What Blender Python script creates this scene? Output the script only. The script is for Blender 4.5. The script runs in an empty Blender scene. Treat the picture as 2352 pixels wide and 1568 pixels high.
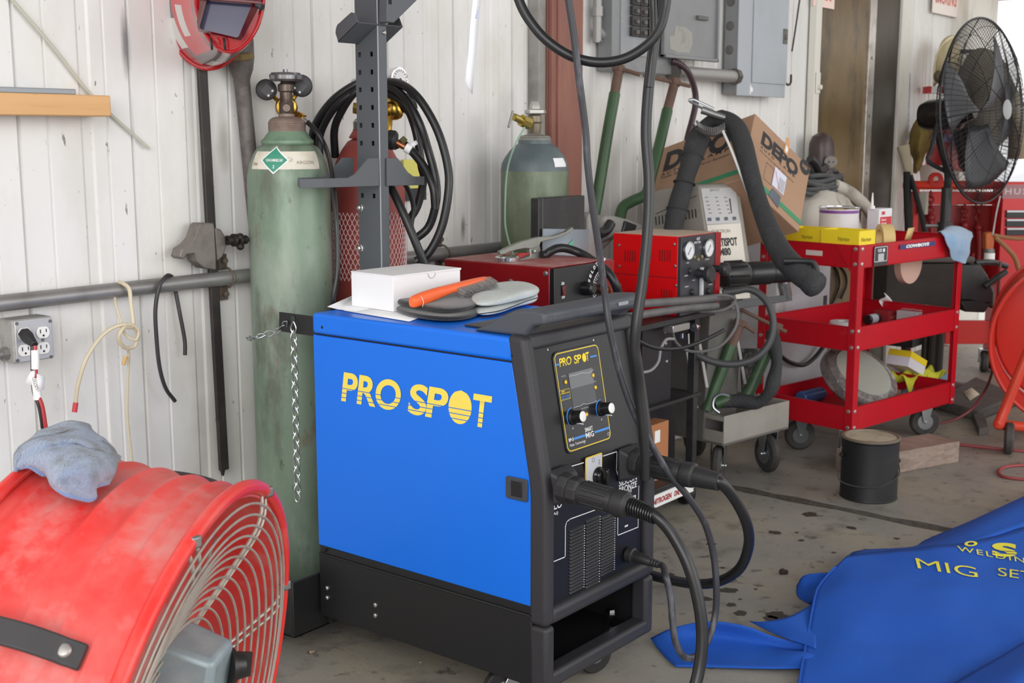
import bpy, bmesh, math, random
from mathutils import Vector, Matrix, noise as mnoise
random.seed(7)
C = bpy.context.scene.collection
V = Vector
# ---------------------------------------------------------------- camera
TH, PITCH, FPX, EYE = math.radians(38.3), math.radians(9.46), 2843.0, V((0, 0, 1.30))
FWD0 = V((math.cos(TH), math.sin(TH), 0)); RIGHT = V((math.sin(TH), -math.cos(TH), 0))
FWD = FWD0 * math.cos(PITCH) + V((0, 0, -math.sin(PITCH))); UP = RIGHT.cross(FWD)
cd = bpy.data.cameras.new('camera'); cam = bpy.data.objects.new('camera', cd); C.objects.link(cam)
cd.sensor_width = 36; cd.lens = FPX / 2352 * 36; cd.clip_start = .05
cam.matrix_world = Matrix.Translation(EYE) @ Matrix((RIGHT, UP, -FWD)).transposed().to_4x4()
cd.dof.use_dof = True; cd.dof.focus_distance = 2.45; cd.dof.aperture_fstop = 10
bpy.context.scene.camera = cam
# ---------------------------------------------------------------- light and exposure
sc = bpy.context.scene
vs = sc.view_settings
vs.view_transform = 'Standard'; vs.look = 'None'; vs.gamma = 1; vs.use_curve_mapping = False; vs.exposure = 0.10
w = bpy.data.worlds.new('overcast_sky'); sc.world = w; w.use_nodes = True
bg = w.node_tree.nodes['Background']; bg.inputs[0].default_value = (1, .995, .985, 1); bg.inputs[1].default_value = 1.35
def area(name, loc, target, sx, sy, power, col=(1, 1, 1)):
    l = bpy.data.lights.new(name, 'AREA'); l.shape = 'RECTANGLE'; l.size = sx; l.size_y = sy; l.energy = power; l.color = col
    o = bpy.data.objects.new(name, l); C.objects.link(o); o.location = loc
    o.rotation_euler = (V(target) - V(loc)).to_track_quat('-Z', 'Y').to_euler()
    return o
area('bay_door_daylight', (-3.2, -1.6, 2.6), (2.0, 2.4, .7), 4.5, 3.0, 190)
area('side_bay_daylight', (4.5, -5.0, 2.4), (4.2, 2.0, .6), 6, 3, 120)

# ---------------------------------------------------------------- helpers
def ray(x, y): return FWD + RIGHT * ((x - 1176) / FPX) - UP * ((y - 784) / FPX)
def on(x, y, X=None, Y=None, Z=None, D=None):
    """the point of the place seen at photo pixel x, y on a known wall, floor or face plane"""
    r = ray(x, y)
    if D is not None: return EYE + r * D
    if X is not None: return EYE + r * ((X - EYE.x) / r.x)
    if Y is not None: return EYE + r * ((Y - EYE.y) / r.y)
    return EYE + r * ((Z - EYE.z) / r.z)
def onp(x, y, P, n):
    r = ray(x, y); return EYE + r * ((V(P) - EYE).dot(n) / r.dot(n))
def lin(c):
    return tuple(((v / 255) / 12.92 if v / 255 <= .04045 else ((v / 255 + .055) / 1.055) ** 2.4) for v in c) + (1,)
MATS = {}
def M(name, col, rough=.5, metal=0, dirt=None, bump=None, spec=.5, alpha=1, trans=0, coat=0, stretch=(1, 1, 1), sheen=0):
    """procedural material; dirt = [(colour, scale, low, high, strength), ...]; bump = (scale, strength)"""
    if name in MATS: return MATS[name]
    m = bpy.data.materials.new(name); m.use_nodes = True; nt = m.node_tree; b = nt.nodes['Principled BSDF']
    b.inputs['Roughness'].default_value = rough; b.inputs['Metallic'].default_value = metal
    b.inputs['Specular IOR Level'].default_value = spec; b.inputs['Coat Weight'].default_value = coat
    b.inputs['Transmission Weight'].default_value = trans; b.inputs['Alpha'].default_value = alpha
    b.inputs['Sheen Weight'].default_value = sheen
    b.inputs['Base Color'].default_value = lin(col)
    tc = nt.nodes.new('ShaderNodeTexCoord'); mp = nt.nodes.new('ShaderNodeMapping'); mp.inputs['Scale'].default_value = stretch
    nt.links.new(tc.outputs['Object'], mp.inputs[0])
    last = None
    for k, (dc, s, lo, hi, st) in enumerate(dirt or []):
        nz = nt.nodes.new('ShaderNodeTexNoise'); nz.inputs['Scale'].default_value = s; nz.inputs['Detail'].default_value = 6
        nz.inputs['Roughness'].default_value = .62
        nt.links.new(mp.outputs[0], nz.inputs['Vector'])
        mr = nt.nodes.new('ShaderNodeMapRange'); mr.inputs[1].default_value = lo; mr.inputs[2].default_value = hi
        mr.inputs[3].default_value = 0; mr.inputs[4].default_value = st; nt.links.new(nz.outputs[0], mr.inputs[0])
        mx = nt.nodes.new('ShaderNodeMix'); mx.data_type = 'RGBA'; nt.links.new(mr.outputs[0], mx.inputs[0])
        if last: nt.links.new(last, mx.inputs[6])
        else: mx.inputs[6].default_value = lin(col)
        mx.inputs[7].default_value = lin(dc); last = mx.outputs[2]
    if last: nt.links.new(last, b.inputs['Base Color'])
    if bump:
        nz = nt.nodes.new('ShaderNodeTexNoise'); nz.inputs['Scale'].default_value = bump[0]; nz.inputs['Detail'].default_value = 4
        nt.links.new(tc.outputs['Object'], nz.inputs['Vector'])
        bp = nt.nodes.new('ShaderNodeBump'); bp.inputs['Strength'].default_value = bump[1]; bp.inputs['Distance'].default_value = .01
        nt.links.new(nz.outputs[0], bp.inputs['Height']); nt.links.new(bp.outputs[0], b.inputs['Normal'])
    MATS[name] = m; return m
def mat4(x, y, z, o=(0, 0, 0)):
    m = Matrix((V(x), V(y), V(z))).transposed().to_4x4(); m.translation = V(o); return m
def frame_from(d, up=(0, 0, 1)):
    z = V(d).normalized(); u = V(up)
    if abs(z.dot(u)) > .98: u = V((1, 0, 0))
    x = u.cross(z).normalized(); y = z.cross(x); return x, y, z
def smooth_path(pts, n=8, closed=False):
    pts = [V(p) for p in pts]; out = []
    m = len(pts)
    for i in range(m if closed else m - 1):
        p1, p2 = pts[i], pts[(i + 1) % m]
        p0 = pts[i - 1] if (i or closed) else p1 * 2 - p2
        p3 = pts[(i + 2) % m] if (i + 2 < m or closed) else p2 * 2 - p1
        for k in range(n):
            t = k / n
            out.append(.5 * (2 * p1 + (p2 - p0) * t + (2 * p0 - 5 * p1 + 4 * p2 - p3) * t * t + (3 * p1 - p0 - 3 * p2 + p3) * t ** 3))
    if not closed: out.append(pts[-1])
    return out
class MB:
    def __init__(s, T=None): s.v = []; s.f = []; s.m = []; s.T = T; s.k = 0
    def mi(s, k): s.k = k; return s
    def add(s, vs, fs):
        n = len(s.v); s.v += [(s.T @ V(p)) if s.T else V(p) for p in vs]
        s.f += [tuple(i + n for i in f) for f in fs]; s.m += [s.k] * len(fs); return s
    def box(s, a, b, R=None, o=None):
        a, b = V(a), V(b)
        vs = [V((x, y, z)) for z in (a.z, b.z) for y in (a.y, b.y) for x in (a.x, b.x)]
        if R is not None: vs = [R @ p for p in vs]
        return s.add(vs, [(0, 2, 3, 1), (4, 5, 7, 6), (0, 1, 5, 4), (2, 6, 7, 3), (0, 4, 6, 2), (1, 3, 7, 5)])
    def hexa(s, lo, hi):
        return s.add(list(lo) + list(hi), [(3, 2, 1, 0), (4, 5, 6, 7), (0, 1, 5, 4), (1, 2, 6, 5), (2, 3, 7, 6), (3, 0, 4, 7)])
    def prism(s, poly, d):
        n = len(poly); d = V(d); p = [V(q) for q in poly]
        return s.add(p + [q + d for q in p], [tuple(range(n))[::-1], tuple(range(n, 2 * n))] + [(i, (i + 1) % n, (i + 1) % n + n, i + n) for i in range(n)])
    def quad(s, *p): return s.add(p, [tuple(range(len(p)))])
    def lathe(s, o, ax, prof, n=32, cap=True, up=(0, 0, 1)):
        x, y, z = frame_from(ax, up); o = V(o); vs = []; fs = []
        for r, h in prof:
            for i in range(n):
                a = 2 * math.pi * i / n; vs.append(o + z * h + (x * math.cos(a) + y * math.sin(a)) * r)
        for j in range(len(prof) - 1):
            for i in range(n): fs.append((j * n + i, j * n + (i + 1) % n, (j + 1) * n + (i + 1) % n, (j + 1) * n + i))
        if cap:
            fs.append(tuple(range(n))[::-1]); fs.append(tuple(range((len(prof) - 1) * n, len(prof) * n)))
        return s.add(vs, fs)
    def cyl(s, a, b, r, r2=None, n=20):
        a, b = V(a), V(b); return s.lathe(a, b - a, [(r, 0), (r if r2 is None else r2, (b - a).length)], n)
    def tube(s, pts, r, n=10, closed=False, sm=8, rf=None):
        p = smooth_path(pts, sm, closed) if sm else [V(q) for q in pts]
        m = len(p); vs = []; fs = []; nrm = None
        for i in range(m):
            t = (p[(i + 1) % m] - p[i - 1]) if (closed or 0 < i < m - 1) else (p[1] - p[0] if i == 0 else p[-1] - p[-2])
            if t.length < 1e-9: t = V((0, 0, 1))
            t.normalize()
            if nrm is None: nrm = frame_from(t)[0]
            nrm = (nrm - t * nrm.dot(t)); nrm.normalize(); bn = t.cross(nrm)
            rr = rf(i / max(1, m - 1)) * r if rf else r
            for k in range(n):
                a = 2 * math.pi * k / n; vs.append(p[i] + (nrm * math.cos(a) + bn * math.sin(a)) * rr)
        for i in range(m if closed else m - 1):
            j = (i + 1) % m
            for k in range(n): fs.append((i * n + k, i * n + (k + 1) % n, j * n + (k + 1) % n, j * n + k))
        if not closed: fs += [tuple(range(n))[::-1], tuple(range((m - 1) * n, m * n))]
        return s.add(vs, fs)
    def sphere(s, o, r, n=16, sc_=(1, 1, 1)):
        o = V(o); h = n // 2; vs = [o + V((0, 0, -r * sc_[2]))]
        for j in range(1, h):
            b = -math.pi / 2 + math.pi * j / h
            for i in range(n):
                a = 2 * math.pi * i / n; vs.append(o + V((r * math.cos(b) * math.cos(a) * sc_[0], r * math.cos(b) * math.sin(a) * sc_[1], r * math.sin(b) * sc_[2])))
        vs.append(o + V((0, 0, r * sc_[2]))); fs = []
        for i in range(n): fs.append((0, 1 + (i + 1) % n, 1 + i))
        for j in range(h - 2):
            for i in range(n): a = 1 + j * n; fs.append((a + i, a + (i + 1) % n, a + n + (i + 1) % n, a + n + i))
        e = len(vs) - 1; a = 1 + (h - 2) * n
        for i in range(n): fs.append((e, a + i, a + (i + 1) % n))
        return s.add(vs, fs)
    def grid(s, P, thick=0):
        """P[i][j] points; a cloth or sheet, with real thickness if asked"""
        h, wd = len(P), len(P[0]); vs = [V(p) for r in P for p in r]; fs = []
        for i in range(h - 1):
            for j in range(wd - 1): a = i * wd + j; fs.append((a, a + 1, a + wd + 1, a + wd))
        return s.add(vs, fs)
    def build(s, name, mats, parent=None, bevel=0, seg=2, angle=32, label=None, solid=0, sub=0, smooth=True):
        me = bpy.data.meshes.new(name); off = wloc(parent)
        me.from_pydata([p - off for p in s.v], [], s.f); me.update()
        for m in (mats if isinstance(mats, (list, tuple)) else [mats]): me.materials.append(m)
        for p, k in zip(me.polygons, s.m): p.material_index = k; p.use_smooth = smooth
        b = bmesh.new(); b.from_mesh(me); bmesh.ops.recalc_face_normals(b, faces=b.faces); b.to_mesh(me); b.free()
        if smooth: me.set_sharp_from_angle(angle=math.radians(angle))
        o = bpy.data.objects.new(name, me); C.objects.link(o)
        if parent: o.parent = parent
        if solid: md = o.modifiers.new('t', 'SOLIDIFY'); md.thickness = solid; md.offset = 0
        if bevel:
            md = o.modifiers.new('b', 'BEVEL'); md.width = bevel; md.segments = seg; md.limit_method = 'ANGLE'; md.angle_limit = math.radians(40)
        if sub: md = o.modifiers.new('s', 'SUBSURF'); md.levels = sub; md.render_levels = sub
        if label: o['label'] = label
        return o
def wloc(o):
    p = V((0, 0, 0))
    while o: p += o.location; o = o.parent
    return p
def thing(name, label, cat, loc, group=None):
    o = bpy.data.objects.new(name, None); C.objects.link(o); o.location = loc; o.empty_display_size = .05
    return tag(o, label, cat, group)
def tag(o, label, cat, group=None):
    o['label'] = label; o['category'] = cat
    if group: o['group'] = group
    return o
def struct(o, label=None):
    o['kind'] = 'structure'
    if label: o['label'] = label
    return o
def dup(root, loc, label=None, group=None):
    r = root.copy(); C.objects.link(r); r.location = loc
    if label: r['label'] = label
    if group: r['group'] = group
    for ch in list(root.children):
        c = ch.copy(); C.objects.link(c); c.parent = r
        for g in ch.children: d = g.copy(); C.objects.link(d); d.parent = c
    return r
def text_data(body, bold=0, shear=0, space=1, res=4):
    cu = bpy.data.curves.new('lettering', 'FONT'); cu.body = body; cu.offset = bold; cu.shear = shear; cu.space_character = space
    cu.align_x = 'LEFT'; cu.resolution_u = res
    o = bpy.data.objects.new('lettering', cu); C.objects.link(o); bpy.context.view_layer.update()
    me = bpy.data.meshes.new_from_object(o.evaluated_get(bpy.context.evaluated_depsgraph_get()))
    bpy.data.objects.remove(o); bpy.data.curves.remove(cu)
    return me
def text(body, P, ux, uy, wd, ht, mat, parent, name='lettering', bold=.02, shear=0, bands=None, lift=.0006, space=1, fit=None, warp=None, label=None, res=4):
    """flat lettering fitted into a wd x ht box whose lower left corner is P and whose sides run along ux, uy"""
    me = text_data(body, bold, shear, space, res)
    xs = [v.co.x for v in me.vertices]; ys = [v.co.y for v in me.vertices]
    x0, x1, y0, y1 = min(xs), max(xs), min(ys), max(ys)
    ux, uy = V(ux).normalized(), V(uy).normalized(); nz = ux.cross(uy)
    b = bmesh.new(); b.from_mesh(me)
    for v in b.verts: v.co = ((v.co.x - x0) / (x1 - x0) * wd, (v.co.y - y0) / (y1 - y0) * ht, 0)
    for lo, hi in bands or []:
        for h in (lo, hi):
            bmesh.ops.bisect_plane(b, geom=b.verts[:] + b.edges[:] + b.faces[:], plane_co=(0, h * ht, 0), plane_no=(0, 1, 0))
        kill = [f for f in b.faces if lo * ht < f.calc_center_median().y < hi * ht]
        bmesh.ops.delete(b, geom=kill, context='FACES')
    if warp:
        bmesh.ops.triangulate(b, faces=b.faces[:]); bmesh.ops.subdivide_edges(b, edges=b.edges[:], cuts=1, use_grid_fill=True)
    off = wloc(parent)
    for v in b.verts:
        x, y = v.co.x, v.co.y
        v.co = (V(warp(x, y)) if warp else V(P) + ux * x + uy * y + nz * lift) - off
    b.to_mesh(me); b.free(); me.name = name
    me.materials.clear(); me.materials.append(mat)
    for p in me.polygons: p.material_index = 0
    o = bpy.data.objects.new(name, me); C.objects.link(o); o.parent = parent
    if label: o['label'] = label
    return o
def rrect(P, ux, uy, w_, h_, r, n=5):
    """outline of a rounded rectangle"""
    P, ux, uy = V(P), V(ux).normalized(), V(uy).normalized(); out = []
    for cx, cy, a0 in ((w_ - r, h_ - r, 0), (r, h_ - r, 90), (r, r, 180), (w_ - r, r, 270)):
        for k in range(n + 1):
            a = math.radians(a0 + 90 * k / n); out.append(P + ux * (cx + r * math.cos(a)) + uy * (cy + r * math.sin(a)))
    return out
def ring_strip(mb, outer, inner):
    n = len(outer); mb.add(list(outer) + list(inner), [(i, (i + 1) % n, (i + 1) % n + n, i + n) for i in range(n)])
def cloth(fn, nu, nv): return [[fn(i / (nu - 1), j / (nv - 1)) for j in range(nv)] for i in range(nu)]
def bilerp(rows, u, v):
    """smooth interpolation in a small table of control points"""
    def cat(p, t):
        n = len(p) - 1; f = min(max(t, 0), 1) * n; i = min(int(f), n - 1); t = f - i
        p1, p2 = p[i], p[i + 1]; p0 = p[i - 1] if i else p1 * 2 - p2; p3 = p[i + 2] if i + 2 <= n else p2 * 2 - p1
        return .5 * (2 * p1 + (p2 - p0) * t + (2 * p0 - 5 * p1 + 4 * p2 - p3) * t * t + (3 * p1 - p0 - 3 * p2 + p3) * t ** 3)
    return cat([cat([V(q) for q in r], v) for r in rows], u)

# ---------------------------------------------------------------- shared materials
BLACK = M('black_powder_coat', (26, 26, 28), .42)
RUBBER = M('black_rubber', (30, 30, 31), .5, dirt=[((70, 68, 66), 9, .5, .75, .35)])
HOSE = M('black_hose', (24, 24, 26), .34)
CHROME = M('chrome', (225, 225, 228), .12, 1)
ZINC = M('zinc_steel', (190, 196, 200), .3, 1)
STEEL = M('dull_steel', (150, 150, 150), .45, .9, dirt=[((90, 84, 76), 14, .45, .7, .5)])
BRASS = M('brass', (205, 165, 75), .28, 1)
WHITE = M('white_print', (240, 240, 238), .6)
YELLOW = M('yellow_print', (246, 214, 40), .5)
BOLT = M('bolt_steel', (190, 188, 186), .35, 1)
# ================================================================ the setting
WY = 2.68                                     # the metal-clad wall
def stains(mat, spots):
    """soot smudges: each has its own place and shape on the sheet"""
    nt = mat.node_tree; b = nt.nodes['Principled BSDF']; src = b.inputs['Base Color'].links[0].from_socket
    tc = nt.nodes.new('ShaderNodeTexCoord')
    nz = nt.nodes.new('ShaderNodeTexNoise'); nz.inputs['Scale'].default_value = 9; nt.links.new(tc.outputs['Object'], nz.inputs['Vector'])
    for (p, r, st, col) in spots:
        mp = nt.nodes.new('ShaderNodeMapping'); mp.vector_type = 'TEXTURE'; mp.inputs['Location'].default_value = p; mp.inputs['Scale'].default_value = r
        nt.links.new(tc.outputs['Object'], mp.inputs[0])
        ln = nt.nodes.new('ShaderNodeVectorMath'); ln.operation = 'LENGTH'; nt.links.new(mp.outputs[0], ln.inputs[0])
        ad = nt.nodes.new('ShaderNodeMath'); ad.operation = 'ADD'; nt.links.new(ln.outputs['Value'], ad.inputs[0]); nt.links.new(nz.outputs[0], ad.inputs[1])
        mr = nt.nodes.new('ShaderNodeMapRange'); mr.inputs[1].default_value = .7; mr.inputs[2].default_value = 1.5; mr.inputs[3].default_value = st; mr.inputs[4].default_value = 0
        nt.links.new(ad.outputs[0], mr.inputs[0])
        mx = nt.nodes.new('ShaderNodeMix'); mx.data_type = 'RGBA'; nt.links.new(mr.outputs[0], mx.inputs[0]); nt.links.new(src, mx.inputs[6]); mx.inputs[7].default_value = lin(col)
        src = mx.outputs[2]
    nt.links.new(src, b.inputs['Base Color'])
WALLM = M('white_painted_sheet', (232, 231, 229), .55, dirt=[((206, 200, 188), 3, .46, .7, .6), ((208, 208, 208), 1.3, .45, .7, .4), ((104, 96, 88), 22, .675, .70, .8), ((84, 76, 70), 55, .69, .72, .7)], stretch=(1.4, 1, .55))
stains(WALLM, [((on(288, 100, Y=2.68)), (.016, .1, .10), .7, (70, 70, 76)), ((on(1095, 400, Y=2.68)), (.07, .1, .20), .22, (110, 108, 104)), ((on(1165, 300, Y=2.68)), (.07, .1, .22), .25, (110, 106, 100)),
                (on(1064, 520, Y=2.68), (.014, .1, .05), .7, (80, 76, 70)), (on(470, 900, Y=2.68), (.06, .1, .5), .25, (130, 124, 112)), (on(515, 330, Y=2.68), (.03, .1, .12), .45, (96, 84, 60)), (on(1500, 560, Y=2.68), (.9, .1, .25), .22, (130, 126, 120)),
                (on(600, 1000, Y=2.68), (.6, .1, .3), .2, (140, 136, 126))])
prof = []
x = 1.558 - .305 * 9
while x < 8.15:
    for dx, dy in ((0, 0), (.003, .011), (.008, .011), (.011, 0), (.040, .0015), (.075, 0), (.078, .005), (.081, .005), (.084, 0), (.165, 0), (.172, .003), (.195, .003), (.202, 0), (.235, 0), (.238, .005), (.241, .005), (.244, 0)):
        prof.append((x + dx, WY + dy))
    x += .305
mb = MB(); n = len(prof)
mb.add([V((a, b, z)) for z in (0, 4.2) for a, b in prof], [(i, i + 1, i + 1 + n, i + n) for i in range(n - 1)])
mb.add([V((prof[0][0], WY + .06, 0)), V((prof[-1][0], WY + .06, 0)), V((prof[-1][0], WY + .06, 4.2)), V((prof[0][0], WY + .06, 4.2))], [(0, 1, 2, 3)])
wall = struct(mb.build('wall_back', WALLM, angle=12), 'white ribbed sheet-metal wall with grime and scratches')
# small nail holes and rivets on the ribs
FLOORM = M('shop_concrete', (150, 146, 138), .6, dirt=[((118, 116, 112), 1.2, .4, .65, .7), ((164, 154, 132), 2.6, .45, .68, .7), ((96, 92, 86), 7, .54, .68, .6), ((66, 62, 58), 16, .60, .68, .7), ((190, 184, 172), 50, .64, .72, .5)], bump=(40, .12), spec=.4)
mb = MB(); mb.box((-6, -8, -.1), (8.6, 2.74, 0))
floor = struct(mb.build('floor', FLOORM, smooth=False), 'stained bare concrete shop floor')
JM = M('joint_dirt', (84, 78, 70), .9, dirt=[((52, 48, 44), 30, .45, .6, .8), ((110, 102, 92), 50, .55, .7, .6)])
mb = MB(); pts = []
for i in range(81):
    y = 2.6 - i * .09
    pts.append((4.03 + .012 * math.sin(y * 3) + random.uniform(-.006, .006), y, random.uniform(.018, .036)))
mb.add([V((a - h, y, .0012)) for a, y, h in pts] + [V((a + h, y, .0012)) for a, y, h in pts], [(i, i + 1, i + 82, i + 81) for i in range(80)])
mb.build('expansion_joint', JM, floor, label='crumbling dark joint across the concrete')
# round oil drips where the photo shows them
OILM = M('oil_spots', (62, 58, 52), .5)
mb = MB()
for px, py, r in ((1674, 1355, .026), (1622, 1374, .020), (1680, 1388, .016), (1700, 1407, .022), (1785, 1412, .03), (1770, 1420, .022), (1780, 1222, .022), (1840, 1240, .012), (1957, 1212, .02), (1633, 1249, .018), (1720, 1258, .02), (1830, 1222, .008), (1540, 1318, .015), (1915, 1268, .008), (1735, 1352, .006), (1700, 1375, .006), (2060, 1236, .012), (1660, 1303, .008), (715, 1497, .012), (1860, 1180, .03)):
    p = on(px, py, Z=.0014); k = 14
    mb.add([p + V((math.cos(a) * r * random.uniform(.55, 1.15), math.sin(a) * r * random.uniform(.55, 1.15), 0)) for a in [2 * math.pi * i / k for i in range(k)]], [tuple(range(k))])
o = mb.build('oil_spot', OILM, floor, label='dark oil drips on the concrete'); o['kind'] = 'stuff'
CEILM = M('ceiling_sheet', (150, 148, 144), .7)
mb = MB(); mb.box((-1.0, -3.2, 4.2), (8.6, 2.74, 4.28))
struct(mb.build('ceiling', CEILM, smooth=False), 'metal roof sheeting high above the shop floor')
# red header beam over the far opening
mb = MB(); a = on(2290, -2, X=8.3); mb.box((8.22, -6, a.z), (8.42, 2.74, a.z + .35))
struct(mb.build('trim_1', M('red_oxide_beam', (134, 74, 66), .7, dirt=[((90, 56, 48), 8, .45, .7, .6)]), bevel=.01), 'rust-red beam over the bright doorway')
# wall end post
WHT = M('dirty_white_paint', (222, 219, 210), .6, dirt=[((150, 142, 128), 6, .5, .75, .5), ((80, 74, 66), 30, .68, .74, .7)], stretch=(1, 1, .35))
e = on(2200, 200, Y=2.62).x
mb = MB(); mb.box((e, 2.58, 0), (8.22, 2.74, 4.2)); struct(mb.build('trim_2', WHT, bevel=.006), 'white post at the end of the wall')
# rusty steel column and grey angle beside it
xa = on(1228, 300, Y=WY).x; yf = on(1268, 300, X=xa).y; xb = on(1338, 300, Y=yf).x
RUST = M('red_primer_column', (140, 92, 80), .6, dirt=[((112, 70, 62), 3, .4, .65, .8), ((168, 116, 92), 5, .5, .75, .6), ((70, 48, 44), 18, .62, .72, .8), ((196, 168, 150), 60, .68, .74, .5)], stretch=(1.5, 1.5, .3))
mb = MB(); mb.box((xa, yf, 0), (xb, yf + .02, 4.19)); mb.box((xa, yf + .02, 0), (xa + .02, WY - .004, 4.19)); mb.box((xb - .02, yf + .02, 0), (xb, WY - .004, 4.19))
mb.box((xa + .02, WY - .03, 0), (xb - .02, WY - .012, 4.19))
mb.tube([((xa + .035), yf - .002, .0), (xa + .035, yf - .002, 4.19)], .012, n=8, sm=0)
struct(mb.build('trim_3', RUST, bevel=.004), 'rust-red painted steel column against the wall')
xg = on(1211, 300, Y=WY).x
mb = MB(); mb.box((xg, WY - .05, 0), (xa - .002, WY - .004, 4.19)); struct(mb.build('trim_4', M('grey_angle', (150, 147, 143), .6, dirt=[((90, 84, 78), 8, .5, .7, .5)]), bevel=.003), 'grey angle strip left of the column')
# door with its jamb
def wx(px, y=2.66): return on(px, 250, Y=y).x
DOORM = M('grimy_brown_door', (124, 101, 62), .38, .35, dirt=[((70, 60, 42), 1.6, .42, .62, .85), ((160, 128, 78), 3.1, .52, .75, .55), ((34, 31, 28), 5, .58, .74, .8), ((28, 26, 24), 40, .66, .7, .8)], stretch=(1, 1, .45))
d1 = MB().box((wx(1876), 2.656, .02), (wx(1984), 2.675, 2.25)).build('door_1', DOORM, bevel=.003); struct(d1, 'brown grime-stained metal door')
MB().box((wx(1984), 2.644, .02), (wx(1998), 2.664, 2.25)).build('edge_strip', M('bare_edge_strip', (190, 184, 176), .35, .8, dirt=[((110, 100, 90), 10, .5, .7, .6)]), d1, bevel=.003)
for z in (.5, .8, 1.1, 1.4, 1.7): MB().cyl((wx(1991), 2.645, z), (wx(1991), 2.639, z), .008, n=10).build('screw', BOLT, d1)
MB().box((wx(1998), 2.656, .02), (wx(2055), 2.675, 2.25)).build('leaf', M('dark_door_leaf', (78, 70, 58), .5, .3, dirt=[((40, 37, 33), 3, .4, .7, .8)], stretch=(1, 1, .4)), d1, bevel=.003, label='dark narrow leaf of the door')
mb = MB(); mb.box((wx(1858), 2.636, 0), (wx(1870), 2.676, 2.3)); mb.box((wx(2055), 2.64, 0), (wx(2078), 2.676, 2.3)); mb.box((wx(1858), 2.638, 2.25), (wx(2078), 2.676, 2.33))
mb.build('frame', WHT, d1, bevel=.004, label='chipped white door frame')
p = on(1873, 190, Y=2.634); mb = MB(); mb.box(p + V((0, -.004, -.05)), p + V((.05, .0, .05))); mb.cyl(p + V((.03, -.004, -.02)), p + V((.03, -.02, -.02)), .012, n=12); mb.build('latch_plate', WHT, d1, bevel=.002)
# outside ground beyond the opening
mb = MB(); mb.box((8.6, -14, -.14), (30, 14, -.04)); struct(mb.build('floor_outside', M('pale_apron', (205, 202, 196), .85), smooth=False), 'bright concrete apron outside the doorway')  # plain pale ground colour

# ================================================================ things fixed to the wall
# --- conduit pipe
PIPEM = M('galvanised_pipe', (152, 150, 149), .45, .55, dirt=[((112, 108, 104), 7, .45, .7, .6), ((150, 84, 80), 11, .62, .72, .5)])
t = thing('wall_pipe', 'long grey pipe clamped across the white wall behind the cylinders', 'pipe', (2.2, 2.64, .9225))
MB().cyl((-.3, 2.645, .9225), (3.55, 2.645, .9225), .0195, n=24).build('pipe', PIPEM, t)
for cxp in (540, 1036):
    p = on(cxp, 632, Y=2.62); mb = MB()
    mb.tube([(p.x, 2.674, .9225 + .024), (p.x, 2.645, .9225 + .0245), (p.x, 2.621, .9225), (p.x, 2.645, .9225 - .0245), (p.x, 2.674, .9225 - .024)], .0035, n=6, sm=6)
    mb.box((p.x - .013, 2.668, .9225 + .02), (p.x + .013, 2.676, .9225 + .062)); mb.box((p.x - .013, 2.668, .9225 - .062), (p.x + .013, 2.676, .9225 - .02))
    for s in (-1, 1): mb.cyl((p.x, 2.668, .9225 + s * .045), (p.x, 2.655, .9225 + s * .045), .0085, n=6)
    mb.build('clamp', M('rusty_clamp', (120, 108, 96), .6, .5, dirt=[((70, 56, 46), 20, .45, .65, .7)]), t, bevel=.0012)
# --- wooden ledge with a grey strip lying on it
PINE = M('orange_pine', (218, 172, 120), .6, dirt=[((196, 144, 92), 5, .45, .7, .6), ((90, 66, 46), 26, .7, .76, .8)], stretch=(.4, 1, 6))
e = on(255, 240, Y=2.60)
o = MB().box((.9, 2.60, e.z - .028), (e.x, 2.672, e.z + .021)).build('wooden_ledge', PINE, bevel=.003); tag(o, 'pale orange timber plank fixed as a ledge on the white wall', 'shelf')
s = on(172, 210, Y=2.62)
o = MB().box((.8, 2.615, e.z + .0212), (s.x, 2.668, e.z + .034)).build('metal_strip', M('blue_grey_strip', (150, 156, 162), .5, .3), bevel=.002); tag(o, 'flat blue-grey strip lying on the timber ledge', 'strip')
# --- thin pale rod
a, b = on(10, -20, Y=2.672), on(225, 222, Y=2.652); c = on(342, 341, Y=2.668)
o = MB().tube([a, on(120, 106, Y=2.671), b + V((0, .0215, 0)), c], .0042, n=8, sm=4).build('pale_rod', M('pale_green_rod', (190, 190, 176), .45), None); tag(o, 'thin pale rod slanting down behind the timber ledge', 'rod')

# --- bar clamp hanging beside the cylinder
IRON = M('dark_iron', (62, 58, 57), .55, .5, dirt=[((96, 86, 78), 12, .5, .72, .5)])
CAST = M('cast_iron_grey', (128, 122, 116), .55, .4, dirt=[((84, 76, 68), 16, .45, .7, .7)])
t = thing('bar_clamp', 'long dark bar clamp with grey sliding jaw hanging on the white wall', 'clamp', on(485, 600, Y=2.62))
a, b = on(458, 120, Y=2.66), on(511, 1078, Y=2.655)
mb = MB(); d = (b - a).normalized(); mb.prism([a + V((-.014, -.012, 0)), a + V((.014, -.012, 0)), a + V((.014, 0, 0)), a + V((-.014, 0, 0))], b - a); mb.cyl(b, b + d * .018, .008, .003, n=10)
mb.build('bar', IRON, t, bevel=.002)
def W(px, py, y=2.615): return on(px, py, Y=y)
jaw = [W(462, 512), W(491, 512), W(493, 522), W(497, 590), W(497, 620), W(470, 616), W(452, 600), W(448, 582), W(430, 584), W(421, 596), W(413, 590), W(418, 572), W(436, 560), W(448, 545), W(456, 520)]
MB().prism(jaw, (0, .04, 0)).build('sliding_jaw', CAST, t, bevel=.003)
jaw = [W(494, 523, 2.62), W(508, 527, 2.62), W(520, 545, 2.62), W(521, 565, 2.62), W(512, 590, 2.62), W(500, 600, 2.62)]
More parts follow.
